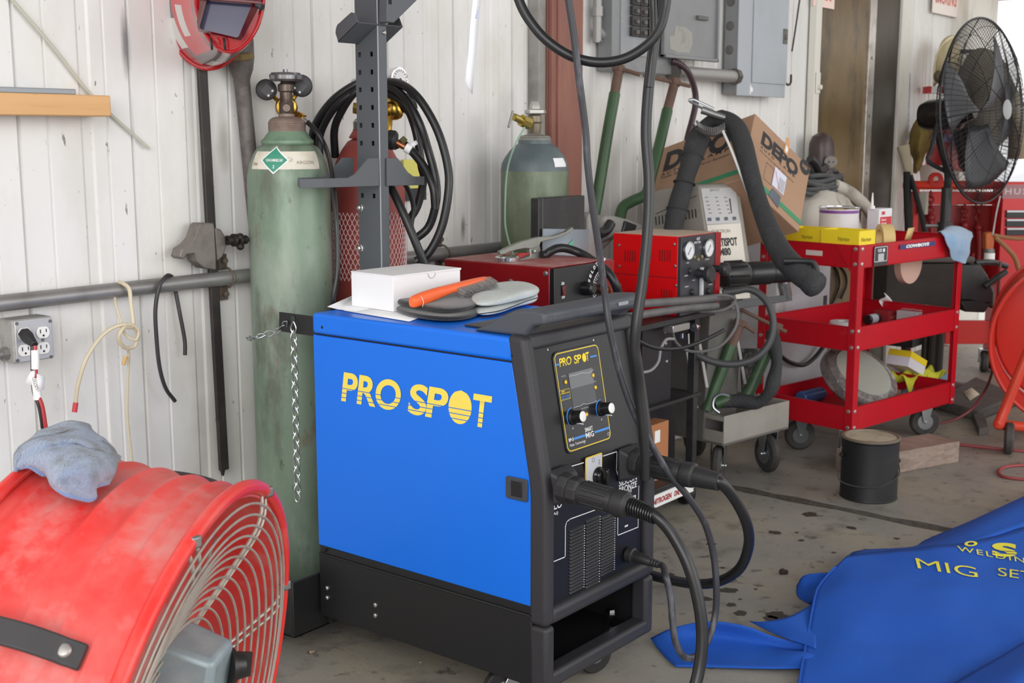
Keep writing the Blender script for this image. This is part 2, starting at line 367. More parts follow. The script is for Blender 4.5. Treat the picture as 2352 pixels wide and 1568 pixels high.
MB().prism(jaw, (0, .025, 0)).build('screw_housing', CAST, t, bevel=.004)
p, q = W(521, 552, 2.61), W(569, 550, 2.60); mb = MB()
mb.cyl(p, p + (q - p) * .3, .013, .011); u = (q - p).normalized()
for k, (tt, r) in enumerate(((.35, .017), (.62, .017), (.86, .012))):
    c = p + (q - p) * tt; mb.lathe(c - u * .008, u, [(.008, 0), (r, .003), (r, .012), (.008, .017)], 16)
mb.cyl(p, q, .008)
for ang in (0, 2.1, 4.2):
    c = p + (q - p) * .55; mb.sphere(c + V((0, math.cos(ang) * .014, math.sin(ang) * .014 - .004)), .011, 10)
mb.build('screw_handle', M('black_iron', (46, 42, 40), .5, .4), t)
# --- grey pole with a flattened, rusty head
POLE = M('worn_grey_pole', (116, 110, 108), .6, .35, dirt=[((80, 72, 70), 18, .45, .68, .8), ((150, 122, 80), 9, .66, .74, .8)])
t = thing('steel_pole', 'thick grey pole with rusty flattened head standing behind the tall green cylinder', 'pole', (2.2, 2.65, .944))
p0, p1 = on(545, 128, Y=2.645), on(556, 190, Y=2.652)
p2 = p1 + (on(600, 640, Y=2.657) - p1) * ((p1.z - .944) / (p1.z - on(600, 640, Y=2.657).z))
mb = MB(); mb.tube([p1, p1.lerp(p2, .5), p2], .021, n=16, sm=4); mb.build('shaft', POLE, t)
ht = on(551, 60, Y=2.625)
mb = MB(); mb.lathe(p1 + V((-.001, 0, -.01)), ht - p1, [(.020, 0), (.022, .02), (.031, .045), (.035, .075), (.035, .12), (.030, .15), (.018, .17)], 16)
mb.build('head', POLE, t)
MB().lathe(on(550, 135, Y=2.63) , ht - p1, [(.033, 0), (.039, .004), (.038, .012), (.034, .018)], 9).build('rust_band', M('rust_crust', (132, 112, 74), .9, bump=(90, .8)), t)

# --- quad outlet box, and the plug in it
BOXM = M('cast_box_grey', (166, 164, 161), .6, .2, dirt=[((118, 112, 106), 20, .45, .7, .6)], bump=(160, .25))
x0 = on(30, 760, Y=2.62).x; x1 = on(121, 760, Y=2.615).x; zt = on(75, 730, Y=2.615).z; zb = on(75, 830, Y=2.615).z
t = thing('outlet_box', 'grey metal four-way power outlet box on the white wall', 'outlet', ((x0 + x1) / 2, 2.65, (zt + zb) / 2))
MB().box((x0 - .004, 2.615, zb), (x1, 2.676, zt)).build('box', BOXM, t, bevel=.006, seg=3)
MB().box((x0, 2.612, zb + .002), (x1 - .002, 2.6165, zt - .002)).build('cover', M('cover_grey', (186, 186, 188), .45, .3), t, bevel=.003)
WP = M('white_outlet', (240, 238, 236), .4)
for (px, py) in ((56, 766), (98, 763), (57, 804), (99, 799)):
    c = on(px, py, Y=2.611); mb = MB(); r = .0165; out = []
    for i in range(28):
        a = 2 * math.pi * i / 28; out.append(c + V((r * math.cos(a), 0, max(-.0135, min(.0135, r * math.sin(a))))))
    mb.prism(out, (0, -.003, 0)); rec = mb.build('receptacle', WP, t, bevel=.0008)
    mb = MB()
    mb.box(c + V((-.0085, -.0036, -.001)), c + V((-.0063, -.0028, .008))); mb.box(c + V((.0063, -.0036, 0)), c + V((.0085, -.0028, .008))); mb.cyl(c + V((0, -.0036, -.007)), c + V((0, -.0028, -.007)), .0026, n=10)
    mb.build('slot', M('slot_dark', (40, 36, 34), .7), rec)
for px, py in ((38, 743), (115, 737), (40, 828), (117, 819), (98, 780)): c = on(px, py, Y=2.612); MB().cyl(c, c + V((0, -.002, 0)), .004, n=10).build('screw', M('screw_grey', (120, 116, 112), .4, .7), t)
mb = MB(); c = on(28, 810, Y=2.645); mb.cyl(c, c + V((-.05, 0, 0)), .011); mb.cyl(c + V((-.012, 0, 0)), c + V((-.026, 0, 0)), .016, n=8); mb.cyl(c + V((-.05, 0, 0)), c + V((-.5, 0, 0)), .008); mb.build('conduit', PIPEM, t)
t = thing('power_cable', 'red and black power cord with tags plugged into the grey outlet box', 'cord', on(70, 780, Y=2.58))
a, b = on(54, 764, Y=2.606), on(80, 792, Y=2.56); mb = MB(); x_, y_, z_ = frame_from(b - a)
mb.lathe(a, b - a, [(.014, 0), (.0155, .004), (.0155, .022), (.012, .036), (.009, (b - a).length)], 6); mb.build('plug', M('black_plug', (40, 40, 42), .5), t, bevel=.002)
path = [b - V((0, 0, .002)), on(81, 830, Y=2.553), on(82, 880, Y=2.55), on(86, 905, Y=2.545), on(97, 935, Y=2.53), on(105, 985, Y=2.5), on(112, 1030, Y=2.45), on(118, 1110, Y=2.38), on(120, 1220, Y=2.36)]
MB().tube(path, .0052, n=10).build('red_wire', M('red_cable', (176, 52, 58), .4), t)
MB().tube([q + V((-.0052, .003, -.001)) for q in path], .0042, n=10).build('black_wire', HOSE, t)
MB().tube([path[0].lerp(path[1], .3), path[1], path[1].lerp(path[2], .35)], .0092, n=12).build('white_sleeve', WP, t)
MB().tube([path[1].lerp(path[2], .75), path[2], path[3].lerp(path[2], .05) + V((0, 0, -.014))], .0095, n=12).build('white_sleeve', WP, t)
PAP = M('white_paper', (236, 236, 238), .7)
c = on(83, 862, Y=2.546)
mb = MB(); mb.quad(on(71, 852, Y=2.552), on(80, 850, Y=2.548), on(84, 888, Y=2.546), on(57, 878, Y=2.556)); mb.quad(on(84, 858, Y=2.542), on(104, 866, Y=2.54), on(101, 894, Y=2.535), on(86, 900, Y=2.538))
mb.build('paper_tag', PAP, t, solid=.0006)
text('LISTED', on(88, 892, Y=2.534), (-.25, -.05, 1), (-1, 0, -.25), .03, .008, M('grey_print', (120, 122, 126), .7), t, bold=.01)

# --- knotted clear tube and short black cable hanging over the pipe
TUBE = M('clear_vinyl', (222, 208, 180), .25, alpha=.78, coat=.3)
t = thing('vinyl_tube', 'clear yellowed tube knotted over the wall pipe with red ends', 'tube', on(290, 780, Y=2.6))
P_ = lambda *q: [on(a, b, Y=y) for a, b, y in q]
MB().tube(P_((173, 930, 2.62), (180, 880, 2.615), (200, 820, 2.61), (235, 770, 2.605), (270, 748, 2.6), (300, 748, 2.595), (317, 768, 2.6), (308, 795, 2.605), (285, 797, 2.6), (273, 775, 2.592), (285, 752, 2.588), (305, 748, 2.595), (301, 700, 2.605), (297, 665, 2.612), (285, 652, 2.62), (272, 648, 2.645)), .0052, n=10).build('tube', TUBE, t)
MB().tube(P_((262, 660, 2.66), (266, 700, 2.62), (280, 745, 2.605), (290, 770, 2.6), (312, 780, 2.59), (318, 758, 2.588), (298, 745, 2.592), (275, 758, 2.6), (272, 785, 2.605), (290, 800, 2.6), (296, 815, 2.61), (294, 860, 2.62), (292, 950, 2.625), (300, 1030, 2.63), (305, 1075, 2.635)), .0036, n=10).build('tube', TUBE, t)
REDC = M('red_cap', (205, 60, 68), .45)
for p, q, r in ((on(174, 924, Y=2.62), on(171, 946, Y=2.62), .0062), (on(305, 1074, Y=2.635), on(306, 1086, Y=2.635), .005)): MB().cyl(p, q, r, n=12).build('red_end', REDC, t)
MB().cyl(on(289, 818, Y=2.606), on(283, 838, Y=2.606), .005, n=10).build('red_end', M('amber_end', (206, 164, 100), .4), t, label='amber end')
t = MB().tube(P_((402, 921, 2.63), (380, 890, 2.625), (366, 840, 2.622), (359, 770, 2.62), (357, 710, 2.618), (365, 660, 2.615), (378, 638, 2.618), (388, 632, 2.64), (398, 640, 2.668), (402, 662, 2.668), (413, 720, 2.655), (424, 780, 2.65), (425, 815, 2.65)), .0052, n=10).build('black_cable', M('black_offcut_cable', (52, 50, 52), .45)); tag(t, 'short black cable offcut looped over the wall pipe', 'cable')

# --- breaker panels, conduit between them, feeder cable
GREY = M('grey_panel_paint', (134, 136, 138), .45, .2, dirt=[((112, 112, 112), 4, .45, .7, .5), ((164, 162, 156), 7, .6, .74, .4)])
LGREY = M('pale_grey_panel', (168, 175, 182), .42, .1, dirt=[((148, 152, 156), 3, .5, .75, .5)])
DGREY = M('dark_grey_panel', (104, 104, 102), .6, .2, dirt=[((78, 76, 74), 14, .45, .7, .6)])  # darker grey for latches and knockouts
xa = on(1365, 120, Y=WY).x; yf = on(1406, 120, X=xa).y; zb = on(1365, 164, Y=WY).z; xb = on(1548, 100, Y=yf).x
t = thing('breaker_cabinet', 'large grey breaker panel with its door swung open beside the rusty column', 'electrical panel', (xa, WY - .01, zb))
MB().box((xa, yf, zb), (xb, WY - .014, 2.6)).build('cabinet', GREY, t, bevel=.004)
x2 = on(1440, 60, Y=yf - .004).x; x3 = on(1512, 60, Y=yf - .004).x; z2 = on(1470, 92, Y=yf).z
MB().box((xa + .05, yf - .004, zb + .06), (xb - .02, yf + .001, 2.55)).build('dead_front', M('worn_grey', (142, 146, 150), .4, .3, dirt=[((178, 178, 176), 12, .55, .72, .5)]), t, bevel=.001)
mb = MB(); zz = z2 + .01
bm_ = M('breaker_black', (46, 42, 42), .5)
k = 0
while zz < 2.0:
    for j, px in enumerate((1455, 1473, 1493)):
        c = on(px, 50, Y=yf - .004).x
        mb = MB(); mb.box((c - .026, yf - .018, zz), (c + .024, yf - .003, zz + .034)); b_ = mb.build('breaker', bm_, t, bevel=.001)
        MB().box((c - .008, yf - .027, zz + .008), (c + .010, yf - .017, zz + .022)).build('switch', M('breaker_grey', (92, 88, 86), .5), b_, bevel=.001)
    zz += .038
xd0, xd1 = on(1516, 60, Y=yf - .01).x, on(1638, 60, Y=2.60).x; zd = on(1580, 138, Y=yf - .01).z
mb = MB(); mb.box((xd0, yf - .02, zd), (xd1, yf - .012, 2.55))
for a, b in (((xd0, zd), (xd0 + .012, 2.55)), ((xd1 - .012, zd), (xd1, 2.55)), ((xd0, zd), (xd1, zd + .014))): mb.box((a[0], yf - .032, a[1]), (b[0], yf - .012, b[1]))
dr = mb.build('door', GREY, t, bevel=.003)
a, b = on(1537, 118, Y=yf - .021), on(1592, 64, Y=yf - .021)
MB().add([V((a.x + u * (b.x - a.x), yf - .0206, a.z + v * (b.z - a.z))) for u, v in ((.05, .1), (.4, 0), (.85, .02), (1, .4), (.96, .8), (.7, .98), (.25, 1), (.2, .62), (0, .55))], [tuple(range(9))]).build('torn_label', M('old_label', (158, 158, 152), .8, dirt=[((124, 124, 122), 20, .5, .7, .6)]), dr)
a = on(1612, 40, Y=yf - .03); MB().box(a + V((-.03, -.004, -.01)), a + V((.05, .012, .006))).build('latch', DGREY, dr, bevel=.002)
mb = MB(); px_ = on(1376, 60, X=xa - .03).y
q = on(1372, 70, X=xa - .035); mb.tube([(q.x, q.y, 2.6), (q.x, q.y, q.z + .03), (q.x + .003, q.y, q.z + .004), (q.x + .03, q.y, q.z - .012), (xa + .002, q.y, q.z - .013)], .0165, n=14, sm=6); mb.cyl((q.x, q.y, q.z + .05), (q.x, q.y, q.z + .085), .021); mb.build('conduit_elbow', M('grey_conduit', (158, 156, 154), .5, .4), t)
x0 = on(1656, 120, Y=WY).x; yf2 = on(1697, 120, X=x0).y; zb2 = on(1697, 216, Y=yf2).z; x1 = on(1806, 120, Y=yf2).x
t2 = thing('breaker_box', 'pale grey closed breaker box with side knockouts near the brown door', 'electrical panel', (x0, WY - .02, zb2))
MB().box((x0, yf2 + .006, zb2), (x1 - .004, WY - .014, 2.6)).build('cabinet', GREY, t2, bevel=.003)
MB().box((x0 - .004, yf2, zb2 - .006), (x1, yf2 + .007, 2.6)).build('cover', LGREY, t2, bevel=.002)
xd = on(1728, 100, Y=yf2).x; zd = on(1760, 192, Y=yf2).z; xe = on(1800, 100, Y=yf2).x
dr = MB().box((xd, yf2 - .006, zd), (x1 + .001, yf2, 2.56)).build('door', LGREY, t2, bevel=.002)
a = on(1802, 84, Y=yf2 - .007); mb = MB(); mb.box(a + V((-.012, -.004, -.032)), a + V((.026, .002, .034))); mb.box(a + V((-.002, -.01, -.012)), a + V((.016, -.003, .008))); mb.build('latch', DGREY, dr, bevel=.002)
a = on(1725, 206, Y=yf2 - .001); mb = MB(); mb.lathe(a, (0, -1, 0), [(.012, 0), (.011, .004), (.004, .006)], 14); mb.box(a + V((-.012, -.003, -.02)), a + V((-.006, .002, .02))); mb.build('screw', WP, t2)
for i, z in enumerate((1.56, 1.66, 1.76, 1.86, 1.96, 2.06)):
    for dy, r in ((.045, .02), (.115, .026)): MB().lathe((x0 + .001, yf2 + dy, z), (-1, 0, 0), [(r, 0), (r, .002), (r * .82, .0035), (r * .8, .002)], 16).build('knockout', DGREY, t2)
a, b = on(1545, 165, Y=2.60), on(1692, 170, Y=2.60)
t = thing('conduit_nipple', 'thick grey conduit joining the two breaker boxes', 'conduit', (a.x, 2.6, a.z))
MB().cyl((a.x + .004, 2.60, a.z), (x0 - .001, 2.60, a.z), .026).build('pipe', M('grey_conduit', (158, 156, 154), .5, .4), t)
MB().cyl((x0 - .035, 2.60, a.z), (x0 - .004, 2.60, a.z), .034, n=8).build('locknut', M('locknut_dark', (96, 92, 88), .5, .5), t); MB().cyl((a.x - .01, 2.60, a.z), (a.x + .012, 2.60, a.z), .034, n=8).build('locknut', M('locknut_dark', (96, 92, 88), .5, .5), t)
o = MB().tube(P_((1543, 140, 2.59), (1560, 146, 2.57), (1580, 165, 2.55), (1594, 200, 2.55), (1598, 235, 2.55), (1590, 275, 2.55), (1580, 312, 2.55), (1574, 345, 2.55)), .0125, n=12).build('feeder_cable', M('maroon_cable', (62, 44, 50), .4)); tag(o, 'dark maroon cable curving down from the open breaker panel', 'cable')
o = MB().tube(P_((1838, -10, 2.62), (1828, 60, 2.62), (1819, 118, 2.62)), .004, n=8).build('hook_rod', IRON); tag(o, 'thin black rod hanging beside the pale breaker box', 'rod')
o = MB().tube(P_((1817, 172, 2.655), (1816, 190, 2.645), (1810, 195, 2.64), (1806, 192, 2.635)), .005, n=8).build('wall_hook', IRON); tag(o, 'small black wall hook below the pale breaker box', 'hook')

# --- signs
SIGN = M('sign_white', (238, 228, 220), .5)
t = thing('exit_sign', 'white sign with red EXIT letters above the brown door', 'sign', on(1895, 10, Y=2.6))
a, b = on(1869, 22, Y=2.648), on(1916, 22, Y=2.648)
MB().box((a.x, 2.647, b.z), (b.x, 2.655, b.z + .22)).build('plate', M('pale_pink_plate', (244, 214, 204), .5), t, bevel=.002)
text('EXIT', (a.x + .02, 2.647, b.z + .035), (1, 0, 0), (0, 0, 1), b.x - a.x - .04, .15, M('sign_red', (206, 70, 60), .5), t, bold=.03, lift=.001)
t = thing('no_smoking_sign', 'faded cream NO SMOKING sign on the wall by the doorway', 'sign', on(2170, 10, Y=2.66))
a, b = on(2141, 24, Y=2.655), on(2197, 36, Y=2.655)
MB().box((a.x, 2.65, b.z - .012), (b.x, 2.658, b.z + .26)).build('plate', SIGN, t, bevel=.003)
fr = M('faded_red', (220, 120, 108), .6)
text('SMOKING', (a.x + .03, 2.65, b.z + .045), (1, 0, 0), (0, 0, 1), b.x - a.x - .06, .085, fr, t, bold=.02, lift=.001)
text('NO', (a.x + .12, 2.65, b.z + .155), (1, 0, 0), (0, 0, 1), b.x - a.x - .24, .085, fr, t, bold=.02, lift=.001)
# ================================================================ the blue welder
X0, X1, YB = 2.045, 2.485, 2.235
BLUE = M('gloss_blue_paint', (14, 112, 230), .33, dirt=[((22, 118, 234), 2.5, .45, .7, .4), ((110, 160, 232), 9, .70, .78, .35)], spec=.35)
PLAS = M('black_textured_plastic', (47, 46, 50), .52, bump=(420, .12))
PANEL = M('black_panel', (20, 20, 24), .4)
NAVY = M('dark_navy_panel', (16, 17, 26), .42)
wd = thing('mig_welder', 'tall blue and black welding machine with yellow lettering in the foreground', 'welder', (2.265, 1.9, 0))
def F(z): return 1.52 if z < .55 else 1.52 + (z - .55) * .19
# --- base cabinet
mb = MB(); th = .012
mb.box((X0, 1.56, .098), (X0 + th, YB, .262)); mb.box((X1 - th, 1.56, .098), (X1, YB, .262)); mb.box((X0 + th, 1.56, .098), (X1 - th, YB, .108)); mb.box((X0 + th, YB - .01, .108), (X1 - th, YB, .262))
mb.box((X0 + .004, 1.56, .262), (X1 - .004, YB, .283)); mb.box((X0 - .002, 1.555, .259), (X0 + .01, YB, .264))
mb.build('base_cabinet', BLACK, wd, bevel=.002)
mb = MB()
for px, py in ((752, 1350), (752, 1372), (863, 1389), (863, 1413)): c = on(px, py, X=X0); mb = MB(); mb.lathe(c, (-1, 0, 0), [(.0065, 0), (.006, .003), (.003, .005)], 12); mb.build('bolt', BOLT, wd)
for px, py in ((746, 1263), (1221, 1411), (741, 751), (1178, 816)): c = on(px, py, X=X0); MB().lathe(c, (-1, 0, 0), [(.0045, 0), (.004, .002), (.002, .0035)], 12).build('screw', M('black_screw', (40, 40, 44), .3, .7), wd)
# --- blue side and top
poly = [(X0, YB, .284), (X0, YB, .819), (X0, F(.82) + .045, .819), (X0, F(.55) + .042, .56), (X0, F(.5) + .042, .284)]
MB().prism(poly, (.006, 0, 0)).build('side_panel', BLUE, wd, bevel=.0015)
MB().prism([V(p) + V((X1 - X0 - .006, 0, 0)) for p in poly], (.006, 0, 0)).build('side_panel', BLUE, wd, bevel=.0015)
MB().box((X0 + .006, 1.62, .284), (X1 - .006, YB - .004, .83)).build('inner_body', BLACK, wd)
MB().prism([(X0 - .002, YB + .002, .822), (X0 - .002, YB + .002, .873), (X0 - .002, F(.87) + .035, .873), (X0 - .002, F(.82) + .042, .822)], (X1 - X0 + .004, 0, 0)).build('top_cover', BLUE, wd, bevel=.009, seg=4)
c = on(1188, 1123, X=X0 - .001)
lt = MB().prism(rrect((X0 - .0005, c.y + .030, c.z - .024), (0, -1, 0), (0, 0, 1), .06, .05, .006), (-.004, 0, 0)).build('latch', M('latch_plastic', (60, 62, 70), .4), wd, bevel=.0015)
MB().box((X0 - .006, c.y - .016, c.z - .016), (X0 - .0042, c.y + .014, c.z + .018)).build('latch_recess', M('recess_black', (18, 18, 20), .5), lt, bevel=.001)
# --- side lettering
def SX(px, py): return on(px, py, X=X0 - .0006)
zb_, zt_ = .5 * (SX(783, 920).z + SX(1101, 981).z), .5 * (SX(793, 853).z + SX(1131, 911).z)
bands = [(.125, .15), (.275, .30), (.43, .455)]
def sidetext(s, pxl, pxr, **k):
    yl, yr = SX(pxl, 880).y, SX(pxr, 900).y
    text(s, (X0 - .0006, yl, zb_), (0, -1, 0), (0, 0, 1), yl - yr, zt_ - zb_, M('logo_yellow', (246, 222, 92), .45), wd, bold=.028, shear=.16, bands=bands, res=12, **k)
sidetext('PRO', 783, 921); sidetext('SP', 936, 1030, space=.92); sidetext('T', 1087, 1131)
yl, yr = SX(1030, 880).y, SX(1083, 900).y; h = zt_ - zb_
mb = MB(); cuts = [0] + [v for b in bands for v in b] + [1]
for lo, hi in zip(cuts[0::2], cuts[1::2]):
    L, Rr = [], []
    for k in range(9):
        f = lo + (hi - lo) * k / 8; s = math.sqrt(max(0, 1 - (2 * f - 1) ** 2)) * (yl - yr) / 2; cy = (yl + yr) / 2 - .10 * h * (f - .5)
        L.append(V((X0 - .0007, cy + s, zb_ - .002 + f * (h + .004)))); Rr.append(V((X0 - .0007, cy - s, zb_ - .002 + f * (h + .004))))
    mb.add(L + Rr[::-1], [tuple(range(18))])
mb.build('lettering', MATS['logo_yellow'], wd)
# --- black moulded front frame
prof_ = [(z, F(z)) for z in (.243, .3, .45, .53, .56, .65, .75, .84, .878)]
for xa_, xb_ in ((X0 - .003, X0 + .034), (X1 - .034, X1 + .003)):
    mb = MB(); front = [V((xa_, y, z)) for z, y in prof_]; back = [V((xa_, y + .048, z)) for z, y in prof_]
    mb.prism(front + back[::-1], (xb_ - xa_, 0, 0)); mb.build('front_frame', PLAS, wd, bevel=.012, seg=4)
mb = MB(); mb.prism([(X0 + .02, F(.85), .846), (X0 + .02, F(.88) + .001, .880), (X0 + .02, F(.88) + .06, .880), (X0 + .02, F(.85) + .05, .846)], (X1 - X0 - .04, 0, 0)); mb.build('top_rail', PLAS, wd, bevel=.010, seg=4)
mb = MB(); mb.box((X0 + .02, 1.518, .243), (X1 - .02, 1.566, .282)); mb.build('middle_rail', PLAS, wd, bevel=.013, seg=4)
mb = MB()
for xa_, xb_ in ((X0 - .001, X0 + .034), (X1 - .034, X1 + .001)): mb.box((xa_, 1.52, .094), (xb_, 1.566, .2415))
mb.box((X0 + .02, 1.52, .094), (X1 - .02, 1.566, .132)); mb.build('lower_frame', PLAS, wd, bevel=.010, seg=4)
c = on(1401, 1440, Y=1.60); MB().lathe((c.x, 1.60, .108), (0, 0, 1), [(.007, 0), (.007, .03), (.013, .031), (.013, .042), (.012, .046), (.004, .048)], 6).build('chrome_bolt', CHROME, wd)
# --- recessed panels
nu = V((0, -1, .19)).normalized(); su = V((0, .19, 1)).normalized(); PU = V((2.265, F(.7) + .016, .7))
def SP(px, py): return onp(px, py, PU, nu)
def SPu(x, s): return V((x, 0, 0)) + V((0, PU.y, PU.z)) + su * s
mb = MB(); a, b = PU - su * .155, PU + su * .165
mb.prism([(X0 + .03, a.y, a.z), (X0 + .03, b.y, b.z), (X0 + .03, b.y + .03, b.z), (X0 + .03, a.y + .03, a.z)], (X1 - X0 - .06, 0, 0)); mb.build('control_panel', PANEL, wd)
LY = 1.536
mb = MB(); mb.box((X0 + .03, LY, .27), (X1 - .03, LY + .02, .552)); mb.build('connection_panel', NAVY, wd)
for px, py in ((1257, 803), (1362, 781)): MB().lathe(SP(px, py), nu, [(.003, 0), (.0025, .0015)], 10).build('screw', BOLT, wd)
# --- control label with display, buttons and knobs
bl, tl, br = SP(1309, 1037), SP(1262, 815), SP(1405, 1007)
x_l = (bl.x + tl.x) / 2; x_r = .5 * (br.x + SP(1367, 795).x); wL = x_r - x_l; s0 = (bl - V((bl.x, PU.y, PU.z))).dot(su); s1 = (tl - V((tl.x, PU.y, PU.z))).dot(su); hL = s1 - s0
O_ = SPu(x_l, s0)
lab = MB().prism([p + nu * .0002 for p in rrect(O_ - V((.004, 0, 0)) - su * .004, (1, 0, 0), su, wL + .008, hL + .008, .016)], nu * .003).build('control_label', M('label_black', (30, 30, 36), .22), wd, bevel=.001)
UX = V((1, 0, 0))
def LB(px, py, lift=.0034): p = SP(px, py); return p + nu * lift
def LU(u, v, lift=.0034): return O_ + UX * (u * wL) + su * (v * hL) + nu * lift
mb = MB(); ring_strip(mb, [p + nu * .0034 for p in rrect(O_, UX, su, wL, hL, .014)], [p + nu * .0034 for p in rrect(O_ + UX * .002 + su * .002, UX, su, wL - .004, hL - .004, .012)]); mb.build('outline', YELLOW, lab)
c5 = lambda x, y: (1150 + x / 3.136, 700 + y / 3.136)
def lbtext(s, xa, ya, xb, hpx, mat_, **k):
    p, q = LB(*c5(xa, ya)), LB(*c5(xb, ya)); hh = (LB(*c5(xa, ya - hpx)) - p).dot(su)
    text(s, p, UX, su, (q - p).dot(UX), hh, mat_, lab, lift=.0002, **k)
for s_, xa_, xb_, ya_ in (('PRO', 416, 508, 448), ('SP', 521, 578, 426), ('T', 608, 634, 404)): lbtext(s_, xa_, ya_, xb_, 62, YELLOW, bold=.025, shear=.1, bands=[(.15, .2), (.35, .4)], space=.9)
mb = MB(); c = LB(*c5(592, 380)); mb.add([c + UX * (math.cos(a) * .0078) + su * (math.sin(a) * .0100) + nu * .0003 for a in [k * math.pi / 10 for k in range(20)]], [tuple(range(20))]); mb.build('lettering', YELLOW, lab)
LBL = M('label_blue', (58, 140, 226), .4)
def bar(xa, ya, xb, yb, hpx, mat_, nm='stripe'):
    p, q = LB(*c5(xa, ya)), LB(*c5(xb, yb)); hh = su * (hpx / 3.136 * .00078); p.x = max(p.x, O_.x + .003); q = p + UX * (min(q.x, O_.x + wL - .003) - p.x); MB().quad(p - hh * .5, q - hh * .5, q + hh * .5, p + hh * .5).build(nm, mat_, lab)
bar(364, 440, 412, 428, 14, LBL); bar(636, 376, 682, 368, 14, LBL); bar(520, 965, 606, 945, 20, LBL); bar(668, 918, 792, 884, 20, LBL)
lbtext('SMART', 600, 918, 658, 32, WHITE, bold=.02); lbtext('MIG', 607, 962, 667, 40, WHITE, bold=.02); lbtext('SP-2', 482, 988, 520, 24, WHITE, bold=.03); lbtext('Pulse Technology', 490, 1030, 612, 26, WHITE, bold=.0, shear=.3)
lbtext('CE', 760, 942, 782, 22, M('grey_white', (180, 180, 182), .6), bold=.02)
for s, xa, ya, xb in (('MODE', 428, 524, 462), ('SETUP', 628, 482, 662), ('PROG', 650, 562, 680), ('MATERIAL', 572, 756, 628)): lbtext(s, xa, ya, xb, 12, M('grey_white', (180, 180, 182), .6), bold=.0)
a, b, c, d = LB(*c5(470, 498)), LB(*c5(640, 462)), LB(*c5(690, 700)), LB(*c5(520, 742))
sx0, sx1 = (a.x + d.x) / 2, (b.x + c.x) / 2
q0, q1 = (LB(*c5(520, 742)) - O_).dot(su), (LB(*c5(470, 498)) - O_).dot(su)
scr = MB().prism([O_ + UX * (u - O_.x) + su * v + nu * .003 for u, v in ((sx0, q0), (sx1, q0), (sx1, q1), (sx0, q1))], nu * .0008).build('display', M('dark_lcd', (62, 64, 68), .12), lab)
MB().quad(*[O_ + UX * (u - O_.x) + su * v + nu * .0041 for u, v in ((sx0, q0 + (q1 - q0) * .55), (sx1, q0 + (q1 - q0) * .55), (sx1, q1), (sx0, q1))]).build('protective_film', M('film_grey', (104, 106, 110), .2), scr)
mb = MB()
for v in (.02, .9): mb.tube([O_ + UX * (sx0 + (sx1 - sx0) * k / 7 - O_.x) + su * (q0 + (q1 - q0) * v + random.uniform(-.002, .002)) + nu * .0045 for k in range(8)], .0005, n=5, sm=3)
mb.build('film_glint_line', M('film_glint_paint', (220, 222, 226), .15), scr)  # pale lines paint the film's glint along its creases
for x, y in ((457, 557), (655, 508), (672, 595), (609, 789)):
    c = LB(*c5(x, y)); bt = MB().lathe(c, nu, [(.0062, -.0002), (.006, .001), (.0048, .0012)], 18).build('button_ring', M('ring_olive', (92, 82, 22), .4), lab)
    MB().lathe(c, nu, [(.0043, 0), (.004, .002), (.002, .0026)], 16).build('button', M('button_yellow', (250, 196, 30), .35), bt)
p, q, r_, s_ = LB(*c5(412, 620)), LB(*c5(486, 603)), LB(*c5(496, 676)), LB(*c5(426, 692)); cx0, cx1 = (p.x + s_.x) / 2, (q.x + r_.x) / 2
v0, v1 = (s_ - O_).dot(su), (p - O_).dot(su); Q = lambda u, v, l=.0003: O_ + UX * (u - O_.x) + su * v + nu * (.0034 + l)
mb = MB(); ring_strip(mb, [Q(cx0, v0), Q(cx1, v0), Q(cx1, v1), Q(cx0, v1)], [Q(cx0 + .0008, v0 + .0008), Q(cx1 - .0008, v0 + .0008), Q(cx1 - .0008, v1 - .0008), Q(cx0 + .0008, v1 - .0008)]); mb.build('notice_outline', YELLOW, lab)
text('READ', Q(cx0 + .006, v1 - .0052), UX, su, .012, .0034, YELLOW, lab, bold=.03); text('OPERATING', Q(cx0 + .003, v1 - .0094), UX, su, cx1 - cx0 - .006, .0028, YELLOW, lab, bold=.02)
text('SAFETY FIRST', Q(cx0 + .003, v0 + .0064), UX, su, cx1 - cx0 - .006, .0028, LBL, lab, bold=.02); text('USE GLOVES', Q(cx0 + .003, v0 + .002), UX, su, cx1 - cx0 - .006, .0028, LBL, lab, bold=.02)
for (x, y, cxp, cyp) in ((505, 808, 565, 800), (712, 748, 765, 747)):
    c = LB(*c5(x + 2, y)); e = .036
    kb = MB().lathe(c, nu, [(.0175, 0), (.0172, .004), (.0145, .006), (.014, .026), (.013, .029)], 28).build('knob', M('knob_black', (26, 26, 28), .25), lab)
    MB().lathe(c + nu * .0285, nu, [(.0118, 0), (.0116, .0015), (.010, .002)], 28).build('knob_cap', M('knob_cap_white', (236, 236, 236), .4), kb)
    MB().box((c.x - .001, c.y - .030, c.z - .0125), (c.x + .001, c.y - .006, c.z - .0105)).build('pointer', WHITE, kb)
    mb = MB(); n_ = 24; oo = []; ii = []
    for k in range(n_ + 1):
        a = math.radians(75 + 160 * k / n_); d_ = UX * math.cos(a) + su * math.sin(a); oo.append(c + d_ * .0215 + nu * .0003); ii.append(c + d_ * (.0212 - .0035 * math.sin(math.pi * k / n_)) + nu * .0003)
    mb.add(oo + ii, [(i, i + 1, i + n_ + 2, i + n_ + 1) for i in range(n_)]); mb.build('dial_arc', LBL, lab)
    a = c + UX * .012 - su * .02; MB().quad(a + nu * .0003, a + UX * .005 + su * .001 + nu * .0003, a + UX * .0045 + su * .006 + nu * .0003).build('dial_mark', LBL, lab)
    text('W' if x < 600 else 'V', c - UX * .006 - su * .027, UX, su, .004, .0045, WHITE, lab, lift=.0003, bold=.02)
